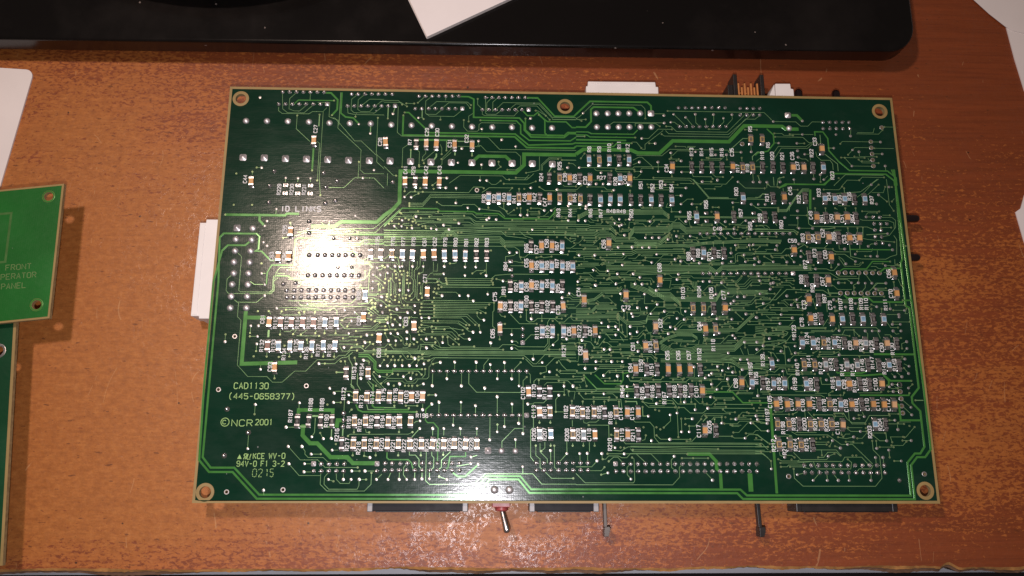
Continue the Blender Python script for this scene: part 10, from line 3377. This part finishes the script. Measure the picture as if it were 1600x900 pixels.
# ------------------------------------------------------------------ the two boards at the left edge
panel = empty("operator_panel_board", (-182, 10, HB + 4.5 - 1.6))
tag(panel, "bright green small board marked FRONT OPERATOR PANEL at the left edge", "circuit board")
px0, py0 = 182, -10
def pl(pts): return [(x + px0, y + py0) for x, y in pts]
ph = [(-185.8, 29.7), (-184.6, -9.8)]
outl = [(-179.6, -14.5), (-181.0, 34.6), (-262.0, 24.8), (-262.0, -24.0)]
plate("laminate", pl(outl), [(x + px0, y + py0, 1.6, 20) for x, y in ph], 0.0, 1.55, M['fr4'], M['fr4_edge'], panel)
inn = [(-180.3, -13.9), (-181.7, 33.85), (-261.4, 24.2), (-261.4, -23.3)]
plate("solder_mask", pl(inn), [(x + px0, y + py0, 2.25, 24) for x, y in ph], 1.551, 1.6, M['mask_panel'], None, panel)
for x, y in ph:
    MB().annulus(x + px0, y + py0, 1.66, 2.2, 1.585, 24).obj("mounting_ring", M['track'], panel)
dimtr = plain("dim_copper_under_mask", (0.055, 0.15, 0.035), 0.4, 0.1)
tr = MB()
tr.strip(pl([(-206, 22.4), (-197.9, 23.3), (-197.4, 5.4), (-206, 4.4)]), 0.75, 1.6, 1.64, 0.05)
tr.obj("copper_outline", dimtr, panel)
for t, x, y, w in (("FRONT", -192.6, 3.6, 8.6), ("OPERATOR", -193.0, 0.3, 13.6), ("PANEL", -193.3, -3.2, 8.2)):
    mb = MB(); letters(mb, t, x + px0, y + py0, 1.9, w, 1.6, 1.64, 0.24, 0.09)
    mb.obj("printed_text", plain("etched_text_" + t.lower(), (0.13, 0.22, 0.07), 0.45), panel)
for x, y in ((-197, -22.0 + 8), (-252, 18), (-252, -16), (-238, -12)):
    MB().lathe([(2.0, -3.4), (2.0, -0.02)], 12, (x + px0, y + py0, 0)).obj("spacer", M['white_pl'], panel)

old = empty("lower_circuit_board", (-190, -50, HB + 1.0 - 1.6))
tag(old, "dark green board under the operator panel, cut off by the photo's lower left edge", "circuit board")
ox, oy = 190, 50
def ol(pts): return [(x + ox, y + oy) for x, y in pts]
oh = [(-197.2, -25.4)]
out2 = [(-185.5, -95.6), (-195.9, 22.0), (-262, 16.2), (-252, -101.4)]
plate("laminate", ol(out2), [(x + ox, y + oy, 1.7, 20) for x, y in oh], 0.0, 1.55, M['fr4'], M['fr4_edge'], old)
inn2 = [(-186.5, -94.8), (-196.8, 21.1), (-261, 15.4), (-251.2, -100.4)]
plate("solder_mask", ol(inn2), [(x + ox, y + oy, 2.1, 20) for x, y in oh], 1.551, 1.6, M['mask_old'], None, old)
MB().annulus(-197.2 + ox, -25.4 + oy, 1.72, 2.5, 1.63, 24).obj("mounting_ring", M['solder'], old)
for x, y, d in ((-196.0, -39.5, 0.7), (-194.6, -52.4, 0.5), (-193.2, -57.0, 0.6), (-192.3, -58.2, 0.45), (-195.6, -46.0, 0.6), (-190.2, -79, 0.5)):
    MB().lathe([(d, 0), (d * 0.9, 0.1), (d * 0.5, 0.3), (d * 0.1, 0.35)], 12, (x + ox, y + oy, 1.6)).obj("solder_joint", M['solder'], old, smooth=True)
mb = MB()
for x, y in ((-196.3, -37.5), (-195.4, -49.0)): mb.box(x + ox - 0.9, x + ox + 0.2, y + oy - 0.5, y + oy + 0.5, 1.601, 1.63)
mb.obj("silkscreen_print", M['silk'], old)
for x, y in ((-206, -86), (-206, 12), (-246, -90), (-254, 8)):
    MB().lathe([(2.6, -10.88), (2.6, -0.02)], 14, (x + ox, y + oy, 0)).obj("standoff", M['white_pl'], old)

# ------------------------------------------------------------------ black base behind, and the papers
base = empty("black_plastic_base", (0, 95, 0))
tag(base, "long glossy black plastic base with rounded corner behind the board", "stand base")
def slab(x1, y0, r, z0, z1):
    pts = [(-340, y0 - 2.6), (x1 - r, y0)]
    for i in range(1, 9):
        a = -math.pi / 2 + math.pi / 2 * i / 8
        pts.append((x1 - r + r * math.cos(a), y0 + r + r * math.sin(a)))
    pts += [(x1, 165), (-340, 165)]
    return MB().prism(pts, z0, z1)
o = slab(137.5, -0.6, 11, 6.0, 14.5).obj("base_shell", M['gloss'], base)
bevel_mod(o, 1.1, 4); o.data.polygons.foreach_set("use_smooth", [True] * len(o.data.polygons)); o.data.set_sharp_from_angle(angle=math.radians(50))
for x, y in ((-280, 20), (-90, 22), (110, 25), (110, 140), (-280, 140)):
    MB().lathe([(7, 0.0), (7, 6.05)], 20, (x, y, 0)).obj("rubber_foot", M['black_pl'], base)

def sheet(name, pts, z0, z1, label, cat="paper", mats=None, bev=0.0):
    o = MB().prism(pts, z0, z1).obj(name, mats or M['paper'])
    if bev: bevel_mod(o, bev)
    return tag(o, label, cat)
c = Vector((-53.0, 95.6)); e1 = Vector((-0.42, 0.907)); e2 = Vector((0.878, 0.478))
P = [c, c + e2 * 95, c + e2 * 95 + e1 * 60, c + e1 * 60]
pad = empty("paper_pad", (P[0].x, P[0].y, 14.55))
tag(pad, "corner of a white paper pad lying on the black base", "paper pad")
for i in range(6):
    off = random.Random(i).uniform(-0.25, 0.25)
    q = [(p.x - P[0].x + off * e2.x, p.y - P[0].y + off * e2.y) for p in P]
    MB().prism(q, i * 0.3, i * 0.3 + 0.29).obj("sheet", M['paper'] if i == 5 or i % 2 else M['paper_edge'], pad)
dish = MB().lathe([(60, 0), (96, 3.0), (104, 8.0), (103, 8.6), (95, 4.4), (60, 1.5), (1, 1.5)], 96, (-137, 211.5, 14.55)).obj("white_dish", M['china'], None, (0, 0, 0), True)
tag(dish, "rim of a white dish at the top left behind the paper pad", "dish")

# card with a rounded corner at the left
ca, da = Vector((-207.0, 87.2)), Vector((-0.122, -0.9925)); db = Vector((-0.9925, 0.05))
pts = []
for i in range(6):
    a = math.pi / 2 * i / 5
    ctr = ca + da * 3.2 + db * 3.2
    pts.append(tuple(ctr - da * (3.2 * math.cos(a)) - db * (3.2 * math.sin(a))))
card = [tuple(ca + db * 90), ] + pts + [tuple(ca + da * 62), tuple(ca + da * 62 + db * 90)]
card_o = sheet("white_card", card[::-1], 0.05, 0.75, "white card with a rounded corner at the left edge above the operator panel", "card")
MB().box(-220.4, -218.9, 70.6, 71.2, 0.752, 0.76).obj("ink_mark", M['ink'], card_o)
sheet("paper_sheet", [(165, 135), (172.4, 127.0), (178.3, 120.3), (184.3, 114.6), (187, 112.8), (260, 95), (260, 170), (165, 170)], 0.65, 0.85, "white sheet reaching in at the top right corner, uppermost", "paper")
sheet("paper_sheet", [(184.9, 114.5), (186.3, 100), (188.2, 86.2), (191, 76), (262, 60), (262, 140), (186, 140)], 0.05, 0.55, "white sheet under the uppermost one along the top right edge", "paper")
sheet("paper_scrap", [(176.9, 33.8), (178.4, 22.4), (184, -6), (230, 6), (225, 60), (199, 66), (181.5, 40.9), (179.2, 35.4)], 0.05, 0.5, "white paper corner at the right edge beside the two smoked lamps", "paper")
